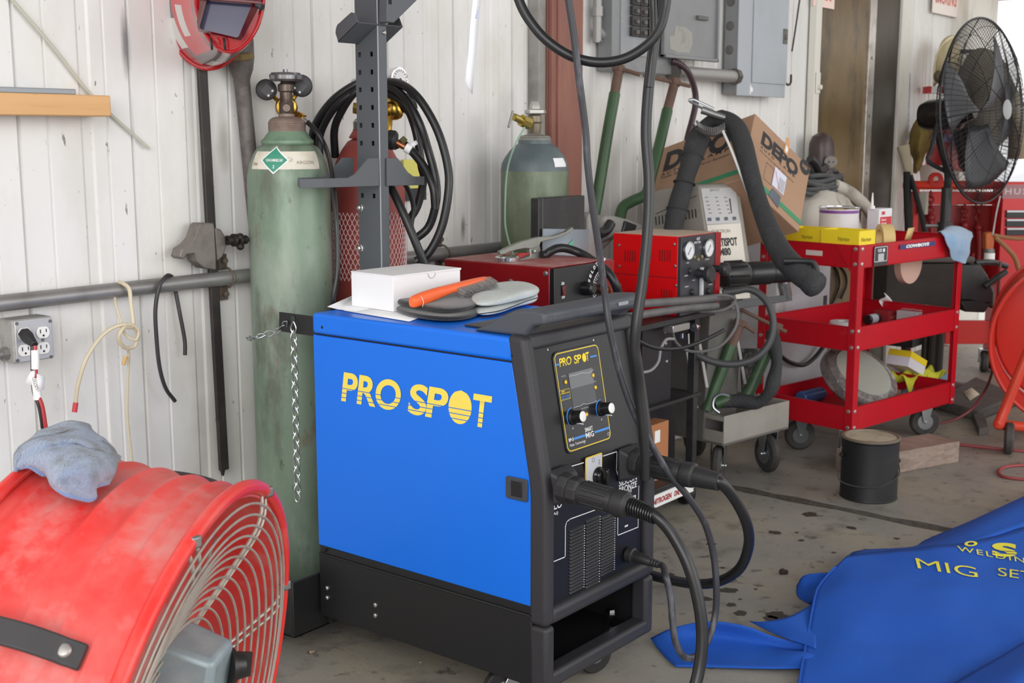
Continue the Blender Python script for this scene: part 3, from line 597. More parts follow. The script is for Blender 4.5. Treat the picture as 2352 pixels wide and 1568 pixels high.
# --- lower panel: switch, printing, louvres, sockets
c6 = lambda x, y: (1150 + x / 3.137, 1068 + y / 3.137)
def LP(x, y, lift=.0005): return on(*c6(x, y), Y=LY - lift)
def LP5(x, y, lift=.0005): return on(*c5(x, y), Y=LY - lift)
a, b, c = LP5(610, 1105), LP5(728, 1065), LP5(606, 1290)
zl, zh = LP5(667, 1275).z - .002, LP5(667, 1082).z
mb = MB(); mb.prism(rrect((a.x, LY, zl), UX, (0, 0, 1), b.x - a.x, zh - zl, .005), (0, -.002, 0)); sw = mb.build('power_switch', M('switch_yellow_edge', (236, 196, 60), .4), wd)
MB().prism(rrect((a.x + .0025, LY - .002, zl + .0025), UX, (0, 0, 1), b.x - a.x - .005, zh - zl - .005, .004), (0, -.0006, 0)).build('switch_plate', M('switch_plate_grey', (206, 208, 214), .4), sw)
kc = LP5(694, 1228); mb = MB(); mb.lathe(kc, (0, -1, 0), [(.021, 0), (.021, .006), (.018, .010), (.017, .016), (.012, .018)], 28); mb.box((kc.x - .006, kc.y - .032, kc.z - .019), (kc.x + .006, kc.y - .008, kc.z + .019)); mb.build('rotary_knob', M('gloss_black_knob', (18, 18, 20), .15), sw, bevel=.003)
cc = LP5(668, 1117, .003); mb = MB(); n_ = 20; ring_strip(mb, [cc + V((math.cos(k * .314) * .0052, 0, math.sin(k * .314) * .0052)) for k in range(n_)], [cc + V((math.cos(k * .314) * .0042, 0, math.sin(k * .314) * .0042)) for k in range(n_)]); cc = LP5(710, 1130, .003); mb.box(cc + V((-.0005, -.0002, -.006)), cc + V((.0005, .0002, .006))); mb.build('switch_mark', M('mark_dark', (60, 62, 66), .5), sw)
LINE = M('white_line', (232, 232, 235), .5)
def pline(P, wdt=.0011):
    mb = MB(); P = [V(p) for p in P]
    for p, q in zip(P, P[1:]):
        d = (q - p).normalized(); nn = d.cross(V((0, 1, 0))) * wdt; e = d * wdt; mb.quad(p - e + nn, q + e + nn, q + e - nn, p - e - nn)
    mb.build('printed_line', LINE, wd)
pline([LP5(490, 1232), LP5(495, 1166), LP5(597, 1136)]); pline([LP5(738, 1088), LP5(838, 1056), LP5(834, 1190), LP5(845, 1228), LP5(868, 1250), LP5(905, 1246), LP5(952, 1230)])
pline([LP(352, 277), LP(402, 262)]); pline([LP(345, 710), LP(465, 660), LP(467, 440), LP(476, 408), LP(500, 388), LP(742, 300)])
pline([LP(995, 150), LP(990, 446), LP(843, 505), LP(845, 312), LP(868, 304)]); pline([LP(925, 232), LP(972, 218)])
def lptext(s, xa, ya, xb, hpx, **k):
    p, q = LP(xa, ya), LP(xb, ya); hh = LP(xa, ya - hpx).z - p.z
    text(s, p, UX, (0, 0, 1), q.x - p.x, hh, LINE, wd, **k)
lptext('SILICON', 850, 157, 978, 48, bold=.022); lptext('BRONZE', 850, 208, 978, 46, bold=.022); lptext('(CuSi)', 866, 228, 940, 30, bold=.02); lptext('STEEL', 858, 302, 985, 42, bold=.02); lptext('(Fe/CrNi)', 864, 350, 985, 32, bold=.01)
lptext('ALU', 340, 340, 438, 58, bold=.025); lptext('(Al)', 370, 375, 412, 30, bold=.01)
a = LP(905, 437); MB().prism(rrect(a - V((.007, 0, .002)), UX, (0, 0, 1), .014, .004, .0015), (0, -.0005, 0)).build('printed_dash', LINE, wd)
LV = M('louvre_black', (28, 28, 32), .4)
for xl, xr, yt, yb in ((495, 592, 482, 925), (612, 704, 412, 884), (722, 812, 392, 795)):
    pl, pr = LP(xl, (yt + yb) / 2), LP(xr, (yt + yb) / 2); z1, z0 = LP(xl, yt).z, LP(xl, yb).z; nn = 19 if yb - yt < 450 else 20
    for k in range(nn):
        z = z0 + (z1 - z0) * k / (nn - 1)
        mb = MB(); mb.add([V((x_, y_, z_)) for x_ in (pl.x, pr.x) for y_, z_ in ((LY, z - .003), (LY - .0032, z - .0025), (LY - .004, z), (LY, z + .0045))], [(0, 1, 2, 3), (7, 6, 5, 4), (0, 4, 5, 1), (1, 5, 6, 2), (2, 6, 7, 3)])
        mb.build('louvre', LV, wd, bevel=.0012)
    mb = MB()
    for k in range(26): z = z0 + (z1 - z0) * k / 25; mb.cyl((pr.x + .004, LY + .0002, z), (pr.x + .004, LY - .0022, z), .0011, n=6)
    o = mb.build('vent_hole', M('hole_daylight_paint', (214, 216, 220), .6), wd); o['kind'] = 'stuff'  # pale dots: daylight in the vent holes painted as colour
for (cx_, cy_, sgn) in ((1281, 1112, 1), (1440, 1060, 1)):
    c = on(cx_, cy_, Y=LY); hx, hz = .044, .042
    lo = [(c.x - hx, LY, c.z - hz), (c.x + hx, LY, c.z - hz), (c.x + hx, LY, c.z + hz), (c.x - hx, LY, c.z + hz)]
    hi = [(c.x - .03, LY - .034, c.z - .032), (c.x + .032, LY - .034, c.z - .032), (c.x + .032, LY - .034, c.z + .026), (c.x - .03, LY - .034, c.z + .026)]
    MB().hexa(lo, hi).build('socket_boss', PLAS, wd, bevel=.008, seg=3)
# --- carrying handle
HND = M('slate_plastic', (72, 76, 84), .5, bump=(300, .08))
def pod(x, w_):
    pr_ = [(1.745, .874), (1.70, .893), (1.66, .915), (1.625, .93), (1.575, .934), (1.545, .930), (1.545, .905), (1.575, .900), (1.592, .885), (1.597, .874)]
    return MB().prism([(x, y, z) for y, z in pr_], (w_, 0, 0))
hh = pod(X0 + .022, .036).build('handle', HND, wd, bevel=.007, seg=3)
pod(X1 - .058, .036).build('handle_pod', HND, hh, bevel=.007, seg=3)
mb = MB(); mb.prism([(X0 + .05, 1.545, .905), (X0 + .05, 1.545, .930), (X0 + .05, 1.575, .936), (X0 + .05, 1.61, .932), (X0 + .05, 1.612, .910), (X0 + .05, 1.58, .898)], (X1 - X0 - .1, 0, 0)); mb.build('grip', HND, hh, bevel=.008, seg=3)
MB().box((X0 + .06, 1.615, .874), (X1 - .06, 1.80, .878)).build('top_inlay', M('black_inlay', (44, 44, 48), .4), wd, bevel=.001)
a = on(1430, 696, Y=1.545); MB().prism(rrect((a.x - .02, 1.544, a.z - .004), UX, (0, 0, 1), .04, .008, .003), (0, -.002, 0)).build('handle_clip', M('pale_clip', (150, 154, 162), .4), hh)
# --- castors
TYRE = M('black_tyre', (34, 33, 33), .55)
def caster(x, y, ztop, r, wdt, yaw, parent, name='castor', metal=ZINC, offs=.03):
    d = V((math.cos(yaw), math.sin(yaw), 0)); s = V((-d.y, d.x, 0)); c = V((x, y, r)) + d * offs
    k = MB(); k.box((x - .035, y - .035, ztop - .006), (x + .035, y + .035, ztop)); k.lathe((x, y, ztop - .02), (0, 0, 1), [(.024, 0), (.026, .006), (.022, .014)], 18)
    for g in (-1, 1):
        o_ = s * (g * (wdt / 2 + .005))
        k.prism([V((x, y, ztop - .018)) + o_ - d * .026, V((x, y, ztop - .018)) + o_ + d * .026, c + o_ + d * .014, c + o_ - V((0, 0, .012)), c + o_ - d * .014], s * (g * .003))
        k.cyl(c + o_, c + o_ * 1.35, .007, n=8)
    root = k.build(name, metal, parent, bevel=.0015)
    MB().lathe(c - s * (wdt / 2), s, [(r * .55, 0), (r * .93, 0), (r, wdt * .18), (r, wdt * .82), (r * .93, wdt), (r * .55, wdt)], 36).build('tyre', TYRE, root)
    MB().lathe(c - s * (wdt / 2 - .001), s, [(r * .12, -.003), (r * .3, -.002), (r * .58, 0), (r * .6, .003), (r * .6, wdt - .005), (r * .58, wdt - .002), (r * .3, wdt), (r * .12, wdt + .001)], 28).build('wheel_hub', metal, root)
    return root
caster(2.345, 1.63, .098, .048, .026, math.radians(-20), wd); caster(2.115, 1.66, .098, .048, .026, math.radians(150), wd)
caster(2.42, 2.12, .098, .048, .026, math.radians(90), wd)
# --- rear cylinder tray and the bracket for the chain
TX, TY = 1.962, 2.243; TZ = .065
mb = MB(); mb.box((TX, TY, TZ - .006), (TX + .70, 2.668, TZ))
for a, b in (((TX, TY, TZ - .006), (TX + .70, TY + .006, .205)), ((TX, TY + .006, TZ - .006), (TX + .006, 2.668, .205)), ((TX + .694, TY + .006, TZ - .006), (TX + .70, 2.668, .205))): mb.box(a, b)
mb.box((X0 + .03, YB - .005, TZ), (X1 - .03, TY + .001, .20)); mb.build('cylinder_tray', M('black_tray', (30, 30, 31), .42), wd, bevel=.002)
a = on(642, 716, X=X0 + .006); b = on(640, 760, X=X0 + .006)
mb = MB(); mb.prism([(X0 + .004, YB - .01, a.z), (X0 + .004, a.y, a.z), (X0 + .004, a.y + .002, b.z + .008), (X0 + .004, a.y - .008, b.z), (X0 + .004, YB - .01, b.z + .0)], (.005, 0, 0)); mb.build('chain_bracket', BLACK, wd, bevel=.001)
hc = on(673, 732, X=X0 + .003); MB().cyl(hc, hc + V((.0004, 0, 0)) - V((.0008, 0, 0)), .0085, n=18).build('bracket_hole', M('hole_green_dark', (48, 60, 50), .8), wd)
# --- mast with saddle and cylinder yoke
MAST = M('slate_powder_coat', (84, 88, 93), .45, bump=(260, .06))
XP = on(871, 300, Y=2.30).x; YR = on(820, 300, X=XP).y; XR = on(891, 300, Y=2.30).x; ztop = 1.86
mast = MB()
holes = []
t_ = .003
MB().box((XP - .0006, 2.2992, .3), (XP + .003, 2.3025, ztop)).build('edge_highlight', M('edge_highlight_paint', (150, 154, 160), .35), wd, bevel=.0012); mast.box((XP + .001, 2.30, .3), (XR, 2.30 + t_, ztop)); mast.box((XP + .0, YR - t_, .3), (XR, YR, ztop))  # lighter strip paints the highlight along the mast's front edge
hz = [on(838, y, X=XP).z for y in (125, 166, 206, 247, 288, 329, 449)]
ya_, yb_ = on(829, 300, X=XP).y, on(856, 300, X=XP).y
def strip(z0, z1, y0, y1): mast.box((XP, y0, z0), (XP + t_, y1, z1))
s2 = .0062; ys_ = sorted((ya_, yb_)); cur = .3
for z in sorted(hz):
    strip(cur, z - s2, 2.30 + t_, YR - t_)
    e = [2.30 + t_]
    for y in ys_: e += [y - s2 * .85, y + s2 * .85]
    e.append(YR - t_)
    for k in range(0, len(e), 2): strip(z - s2, z + s2, e[k], e[k + 1])
    cur = z + s2
strip(cur, ztop, 2.30 + t_, YR - t_)
ms = mast.build('mast', MAST, wd)
MB().box((XR - .004, 2.31, .3), (XR - .002, YR - .01, ztop)).build('mast_back', M('mast_inside', (34, 35, 37), .6), ms)
for px, py in ((829, 477), (829, 570)):
    c = on(px, py, X=XP); MB().lathe(c, (-1, 0, 0), [(.010, 0), (.010, .002), (.007, .003), (.007, .010), (.004, .012)], 12).build('bolt', CHROME, ms)
c = on(881, 75, Y=2.30); MB().lathe(c, (0, -1, 0), [(.006, 0), (.006, .002), (.004, .006)], 12).build('bolt', CHROME, ms)
SL = on(823, 52, Y=2.296); SRx = on(926, 59, Y=2.296).x; dn = on(777, 98, X=SL.x) - SL; dr_ = V((SRx - SL.x, 0, 0))
mb = MB(); mb.hexa([SL, SL + dr_, SL + dr_ + dn, SL + dn], [p + V((0, .003, .003)) for p in (SL, SL + dr_, SL + dr_ + dn, SL + dn)])
pl = [SL] + [on(a, b, X=SL.x) for a, b in ((815, 30), (806, 28), (774, 57), (771, 66), (770, 76), (777, 98))]
mb.prism(pl, (.003, 0, 0)); mb.prism([p + dr_ - V((.003, 0, 0)) for p in pl], (.003, 0, 0)); mb.build('saddle', MAST, ms, bevel=.001)
def yoke(y, sh):
    p = lambda a, b: on(a, b, Y=y)
    mb = MB()
    mb.prism([p(745, 410), p(800, 408), p(815, 400), p(846, 363), p(871, 363), p(871, 427), p(745, 431)], (0, .004, 0))
    mb.prism([p(889, 363), p(914, 363), p(937, 395), p(950, 405), p(975, 405), p(975, 425), p(889, 427)], (0, .004, 0))
    a, b = p(745, 410), p(745, 431); mb.hexa([b, b + V((0, .004, 0)), a + V((0, .004, 0)), a], [V(q) for q in (b + V((-.06, .022, .0)), b + V((-.06, .026, 0)), a + V((-.06, .026, 0)), a + V((-.06, .022, 0)))])
    return mb
yk = yoke(2.294, 0).build('cylinder_yoke', MAST, ms, bevel=.001)
mb = MB(); q = lambda a, b: on(a, b, Y=2.294) + V((0, .095, 0)); o_ = [q(745, 410), q(800, 408), q(815, 400), q(846, 363), q(871, 363), q(871, 427), q(745, 431)]
mb.prism(o_, (0, .004, 0)); mb.build('rear_yoke', MAST, ms, bevel=.001)
# boom arm at the top of the mast
a = on(871, 30, Y=2.296); mb = MB(); w0 = on(905, 0, Y=2.296)
mb.prism([(XP, 2.296, on(871, 52, Y=2.296).z), (on(886, 54, Y=2.296).x, 2.296, on(886, 54, Y=2.296).z), on(941, 0, Y=2.296), on(1000, -62, Y=2.296), on(950, -90, Y=2.296), on(871, -30, Y=2.296)], (0, -.03, 0)); mb.build('boom', MAST, ms, bevel=.002)
MB().tube([on(960, -70, Y=2.28), on(1150, -150, Y=2.1), on(1530, -150, D=2.63)], .018, n=12, sm=3).build('boom_arm', MAST, ms); c = on(896, 4, Y=2.2655); MB().box(c + V((-.005, -.001, -.006)), c + V((.005, .0005, .006))).build('boom_slot', M('slot_black', (14, 14, 15), .7), ms)

# ================================================================ things lying on the welder
ZT = .8735
pp = thing('paper_sheets', 'white paper sheets under the small white box on the welder', 'paper', (2.2, 2.1, ZT))
p = [on(752, 704, Z=ZT + .016), on(776, 710, Z=ZT + .002), on(905, 727, Z=ZT + .0006), on(1010, 700, Z=ZT + .0006), on(960, 660, Z=ZT + .001), on(835, 668, Z=ZT + .003), on(815, 676, Z=ZT + .008)]
MB().add(p, [(0, 1, 5, 6), (1, 2, 3, 4, 5)]).build('sheet', PAP, pp, solid=.001)
p = [on(790, 713, Z=ZT + .0016), on(940, 738, Z=ZT + .0016), on(1000, 715, Z=ZT + .0016), on(850, 690, Z=ZT + .0016)]
MB().add(p, [(0, 1, 2, 3)]).build('sheet', PAP, pp, solid=.0008)
bx = thing('cardboard_box', 'small closed white cardboard box standing on the welder', 'box', on(860, 690, Z=ZT + .003))
A, B, Cc = on(808, 702, Z=ZT + .003), on(904, 716, Z=ZT + .003), on(1018, 690, Z=ZT + .003)
ex = V((.0, 1, 0)); 
ax = (A - B); ax.z = 0; wdth = ax.length; ax.normalize(); bx_ = V((-ax.y, ax.x, 0)); bx_ = bx_ if bx_.dot(Cc - B) > 0 else -bx_; dep = (Cc - B).dot(bx_)
r = ray(902, 648); nn = V((-r.y, r.x, 0)); hgt = (on(902, 646, X=B.x).z - B.z) * 1.14
WBX = M('white_card', (238, 238, 240), .6)
base = [B, B + ax * wdth, B + ax * wdth + bx_ * dep, B + bx_ * dep]
MB().hexa(base, [p + V((0, 0, hgt)) for p in base]).build('carton', WBX, bx, bevel=.0012)
q0 = B + V((0, 0, hgt)) + ax * -.001 - bx_ * .001
MB().hexa([q0, q0 + ax * (wdth + .002), q0 + ax * (wdth + .002) + bx_ * (dep + .004), q0 + bx_ * (dep + .004)], [p + V((0, 0, .003)) for p in (q0, q0 + ax * (wdth + .002), q0 + ax * (wdth + .002) + bx_ * (dep + .004) + V((0, 0, .002)), q0 + bx_ * (dep + .004) + V((0, 0, .002)))]).build('lid', WBX, bx, bevel=.0008)
fc = B + bx_ * (dep * .56) + V((0, 0, hgt - .001)) - ax * .0008
mb = MB(); arc = [fc + bx_ * (math.cos(a) * .012) - V((0, 0, abs(math.sin(a)) * .012)) for a in [math.pi * k / 10 for k in range(11)]]; mb.tube(arc, .0006, n=5, sm=0); mb.build('thumb_notch', M('card_edge', (150, 140, 132), .8), bx)
# gloves
BLK = M('black_cotton', (30, 30, 33), .95, bump=(260, .2), sheen=.3)
LEA = M('pale_leather', (206, 212, 210), .8, bump=(120, .35), dirt=[((180, 186, 184), 6, .45, .7, .5)])
gl = thing('work_gloves', 'folded pale leather work gloves with black cuffs under the orange brush', 'gloves', on(1080, 700, Z=ZT))
def puff(P, ztop, name, mat_, parent, rr=.006, bump_=.008, seed=0):
    """a soft folded slab from a floor outline"""
    n = len(P); c = sum((V(p) for p in P), V((0, 0, 0))) / n; vs = []; rings = [(.94, 0), (1.0, .25), (1.01, .55), (.97, .85), (.8, 1.0), (.4, 1.04)]
    for s, h in rings:
        for i, p in enumerate(P):
            q = c + (V(p) - c) * s; q.z = c.z + ztop * h + bump_ * mnoise.noise(V((q.x * 26, q.y * 26, h * 1.5 + seed))) * (h > 0); vs.append(q)
    fs = [(j * n + i, j * n + (i + 1) % n, (j + 1) * n + (i + 1) % n, (j + 1) * n + i) for j in range(len(rings) - 1) for i in range(n)]
    fs += [tuple(range(n))[::-1], tuple(range((len(rings) - 1) * n, len(rings) * n))]
    return MB().add(vs, fs).build(name, mat_, parent, sub=2)
def fl(pts, z): return [on(a, b, Z=z) for a, b in pts]
z1 = ZT + .002
puff(fl([(905, 720), (960, 736), (1030, 744), (1105, 730), (1108, 705), (1050, 690), (980, 688), (905, 700)], z1), .016, 'cuff', BLK, gl, seed=1)
puff([p + V((0, 0, .016)) for p in fl([(903, 716), (945, 722), (1020, 742), (1100, 728), (1104, 702), (1050, 686), (960, 684), (903, 698)], z1)], .015, 'cuff', BLK, gl, seed=4)
puff(fl([(1090, 735), (1150, 724), (1190, 706), (1236, 700), (1238, 680), (1190, 668), (1120, 676), (1080, 700)], z1), .018, 'leather_palm', LEA, gl, seed=2)
puff([p + V((0, 0, .019)) for p in fl([(1085, 730), (1150, 722), (1200, 704), (1240, 698), (1240, 684), (1200, 672), (1120, 678), (1078, 700)], z1)], .02, 'leather_palm', LEA, gl, seed=3)
for z_o, pts_ in ((.030, ((1092, 722), (1150, 713), (1205, 693), (1236, 683))), (.012, ((1100, 730), (1150, 724), (1200, 706)))): MB().tube([on(a, b, Z=z1 + z_o) for a, b in pts_], .0012, n=6, sm=6).build('piping', M('dark_piping', (44, 48, 60), .8), gl)
# wire brush
br = thing('wire_brush', 'orange handled wire brush lying on the folded work gloves', 'brush', on(1040, 680, Z=ZT + .03))
ORG = M('orange_plastic', (255, 108, 52), .4)
zb1 = ZT + .046
a, b = on(944, 694, Z=zb1 - .006), on(1122, 640, Z=zb1 + .02)
d = (b - a).normalized(); sd = d.cross(V((0, 0, 1))).normalized(); upv = sd.cross(d); L = (b - a).length
prf = [(0, .010, .012), (.04, .014, .015), (.15, .0145, .016), (.33, .013, .014), (.45, .014, .011), (.6, .0155, .010), (.8, .0155, .010), (.95, .0145, .010), (1, .010, .008)]
vs = []; fs = []; n = 14
for f, w_, h_ in prf:
    lift = .006 * math.sin(f * math.pi) - .002
    for k in range(n):
        an = 2 * math.pi * k / n; ca, sa = math.cos(an), math.sin(an)
        ca = math.copysign(abs(ca) ** .7, ca); sa = math.copysign(abs(sa) ** .7, sa)
        vs.append(a + d * (f * L) + sd * (ca * w_) + upv * (sa * h_ + lift))
for j in range(len(prf) - 1):
    for k in range(n): fs.append((j * n + k, j * n + (k + 1) % n, (j + 1) * n + (k + 1) % n, (j + 1) * n + k))
fs += [tuple(range(n))[::-1], tuple(range((len(prf) - 1) * n, len(prf) * n))]
MB().add(vs, fs).build('handle', ORG, br, sub=2)
mb = MB(); bd = (sd * .9 - upv * .42).normalized(); rnd = random.Random(3)
for i in range(38):
    for j in range(9):
        o_ = a + d * (L * (.52 + .46 * i / 37)) + sd * .009 + upv * (-.008 + .002 * j) + d * rnd.uniform(-.001, .001)
        e = o_ + (bd + V((rnd.uniform(-.07, .07), rnd.uniform(-.07, .07), rnd.uniform(-.06, .06)))) * rnd.uniform(.025, .028)
        mb.tube([o_, e], .00055, n=4, sm=0)
o = mb.build('bristles', M('brush_wire', (205, 205, 205), .3, .9), br); o['kind'] = 'stuff'
mb = MB(); c = a + d * .022; mb.tube([c + sd * .013 + upv * .012, c + sd * .018 - upv * .002 + d * .002, c + sd * .016 - upv * .014], .0008, n=5, sm=4); mb.build('hang_loop', M('clear_loop', (230, 214, 206), .3), br)

# ================================================================ safety chain
def link_mesh(a, b, roll):
    d = b - a; L = d.length * 1.32; d.normalize(); x, y, z = frame_from(d, (0, 1, .2)); s = x * math.cos(roll) + y * math.sin(roll); c = (a + b) / 2
    return [c - d * L / 2, c - d * L * .3 + s * .0038, c + d * L * .05 + s * .0075, c + d * L * .36 + s * .0055, c + d * L / 2, c + d * L * .36 - s * .0055, c + d * L * .05 - s * .0075, c - d * L * .3 - s * .0038]
ch = thing('safety_chain', 'silver twisted-link chain hanging from the black bracket of the welder', 'chain', hc)
P0, P1 = on(674, 742, X=X0 - .008), on(684, 1150, X=X0 - .008); nn = 21
for k in range(nn):
    a, b = P0.lerp(P1, k / nn), P0.lerp(P1, (k + 1) / nn); MB().tube(link_mesh(a, b, .5 if k % 2 else 1.3), 0.0017, n=6, closed=True, sm=3).build('link', ZINC, ch)
cp = smooth_path([V((X0 + .0, hc.y + .02, hc.z - .01)), on(640, 760, Y=2.375), on(612, 768, Y=2.40), on(585, 774, Y=2.43), on(570, 779, Y=2.50)], 4)
cp = [cp[0].lerp(cp[-1], 0)] + cp[1:]
tot = sum((q - p).length for p, q in zip(cp, cp[1:])); m = 9; out = [cp[0]]; acc = 0; step = tot / m
for p, q in zip(cp, cp[1:]):
    seg = (q - p).length; s = step - acc
    while s <= seg + 1e-9: out.append(p.lerp(q, s / seg)); s += step
    acc = seg - (s - step)
for k in range(len(out) - 1): MB().tube(link_mesh(out[k], out[k + 1], .5 if k % 2 else 1.6), 0.0017, n=6, closed=True, sm=3).build('link', ZINC, ch)
# ================================================================ gas cylinders, hoses and gauges
def patch(o, prof, a0, a1, z0, z1, lift, n=24, m=6):
    """a curved sticker lying on a turned shape"""
    def rad(z):
        for (r0, h0), (r1, h1) in zip(prof, prof[1:]):
            if h0 <= z <= h1 and h1 > h0: return r0 + (r1 - r0) * (z - h0) / (h1 - h0)
        return prof[-1][0]
    return [[V((o[0] + math.cos(a) * (rad(z) + lift), o[1] + math.sin(a) * (rad(z) + lift), z)) for a in [a0(t) + (a1(t) - a0(t)) * i / n for i in range(n + 1)]] for t in [j / m for j in range(m + 1)] for z in [z0 + (z1 - z0) * t]], rad
GRN = M('worn_green_paint', (132, 150, 132), .4, dirt=[((104, 126, 106), 4, .42, .6, .8), ((162, 172, 160), 6, .46, .64, .7), ((92, 96, 84), 7, .52, .64, .75), ((136, 92, 74), 11, .6, .68, .6), ((64, 64, 58), 30, .62, .7, .6)], stretch=(1, 1, .4), metal=.15)
GX, GY = 2.258, 2.548
zc = lambda y: 1.332 + (285 - y) * .00112
cyl = thing('gas_cylinder', 'tall scuffed green gas cylinder with white label standing behind the blue welder', 'gas cylinder', (GX, GY, .066))
gp = [(.06, .066), (.104, .068), (.11, .082), (.11, 1.165), (.1085, 1.195), (.102, 1.225), (.092, 1.25), (.08, 1.268), (.066, 1.276)]
MB().lathe((GX, GY, 0), (0, 0, 1), gp, 64).build('body', GRN, cyl)
MB().lathe((GX, GY, 0), (0, 0, 1), [(.066, 1.274), (.0695, 1.279), (.0695, 1.286), (.064, 1.290), (.049, 1.31)], 48).build('cap_ring', M('green_ring', (116, 142, 118), .45, dirt=[((70, 90, 72), 20, .5, .7, .6), ((170, 180, 168), 12, .6, .75, .5)]), cyl)
MB().lathe((GX, GY, 0), (0, 0, 1), [(.049, 1.309)] + [(.049 + .0012 * (k % 2), 1.312 + k * .0028) for k in range(9)] + [(.046, 1.340), (.038, 1.346), (.022, 1.349), (.021, 1.356)], 40).build('neck_thread', M('rusty_neck', (142, 126, 116), .6, .3, dirt=[((110, 72, 60), 16, .45, .7, .7), ((190, 186, 180), 9, .6, .75, .6)]), cyl)
# printed label and hazard diamond wrapped over the shoulder
TOCAM = math.atan2(-GY, -GX)
an = lambda d: TOCAM + math.radians(d)
P, rad = patch((GX, GY), gp, lambda t: an(-64), lambda t: an(50 + 4 * t), 1.212, 1.258, .0010)
MB().grid(P).build('paper_label', M('old_label_paper', (222, 216, 202), .7, dirt=[((178, 160, 136), 9, .5, .72, .6), ((140, 134, 124), 60, .62, .7, .6)]), cyl)
def dia(u, v):
    a = an(-21) + u * .40; z = 1.236 + v * .036; r = rad(z) + .0016; return V((GX + math.cos(a) * r, GY + math.sin(a) * r, z))
def diam(s, nm, mt, l):
    g = []
    for i in range(9):
        for j in range(9):
            p, q = i / 8 * 2 - 1, j / 8 * 2 - 1; u, v = (p - q) / 2 * s, (p + q) / 2 * s; z = 1.236 + v * .036; r = rad(z) + l; a = an(-21) + u * .40
            g.append(V((GX + math.cos(a) * r, GY + math.sin(a) * r, z)))
    MB().add(g, [(i * 9 + j, i * 9 + j + 1, i * 9 + j + 10, i * 9 + j + 9) for i in range(8) for j in range(8)]).build(nm, mt, cyl)
diam(1, 'hazard_diamond', WHITE, .0016); diam(.88, 'hazard_diamond', M('diamond_green', (62, 146, 122), .5), .0020)
def wrapt(a_c, wd_, z_c, l):
    def f(x, y):
        z = z_c + y; r = rad(z) + l; a = an(a_c) + (x - wd_ / 2) / r; return V((GX + math.cos(a) * r, GY + math.sin(a) * r, z))
    return f
text('NON-FLAMMABLE GAS', (0, 0, 0), (1, 0, 0), (0, 1, 0), .046, .0075, WHITE, cyl, bold=.02, warp=wrapt(-21, .046, 1.232, .0026)); text('2', (0, 0, 0), (1, 0, 0), (0, 1, 0), .005, .008, WHITE, cyl, bold=.02, warp=wrapt(-21, .005, 1.215, .0026))
text('ARGON', (0, 0, 0), (1, 0, 0), (0, 1, 0), .05, .008, M('faint_print', (150, 132, 112), .7), cyl, bold=0, warp=wrapt(26, .05, 1.226, .0017)); text('1006', (0, 0, 0), (1, 0, 0), (0, 1, 0), .02, .008, M('faint_print', (150, 132, 112), .7), cyl, bold=0, warp=wrapt(-55, .02, 1.222, .0017))
VBR = M('dark_bronze_valve', (104, 92, 84), .4, .7, dirt=[((70, 58, 50), 30, .45, .7, .6), ((150, 140, 130), 18, .6, .75, .5)])
mb = MB(); mb.lathe((GX, GY, 0), (0, 0, 1), [(.017, 1.352), (.0195, 1.358), (.0195, 1.384), (.0165, 1.389), (.0165, 1.412), (.0215, 1.415), (.0215, 1.432), (.015, 1.436), (.013, 1.440), (.013, 1.448)], 22)
side = V((math.cos(an(0)), math.sin(an(0)), 0)); mb.lathe((GX, GY, 1.371), side, [(.012, 0), (.012, .02), (.0115, .027), (.010, .030)], 18); val = mb.build('valve', VBR, cyl)
lobes = []; nA = 70
for r0, z in ((.012, 1.440), (.034, 1.441), (.040, 1.446), (.041, 1.456), (.035, 1.463), (.012, 1.465)):
    lobes.append([V((GX + math.cos(a) * r0 * (1 + .085 * math.cos(7 * a) * (r0 > .02)), GY + math.sin(a) * r0 * (1 + .085 * math.cos(7 * a) * (r0 > .02)), z)) for a in [2 * math.pi * k / nA for k in range(nA)]])
mb = MB(); mb.add([p for r in lobes for p in r], [(j * nA + i, j * nA + (i + 1) % nA, (j + 1) * nA + (i + 1) % nA, (j + 1) * nA + i) for j in range(5) for i in range(nA)] + [tuple(range(nA))[::-1], tuple(range(5 * nA, 6 * nA))]); mb.cyl((GX, GY, 1.462), (GX, GY, 1.472), .0065, n=12)
mb.build('handwheel', M('worn_aluminium', (150, 150, 154), .35, .8, dirt=[((96, 94, 94), 20, .45, .7, .6)]), val)
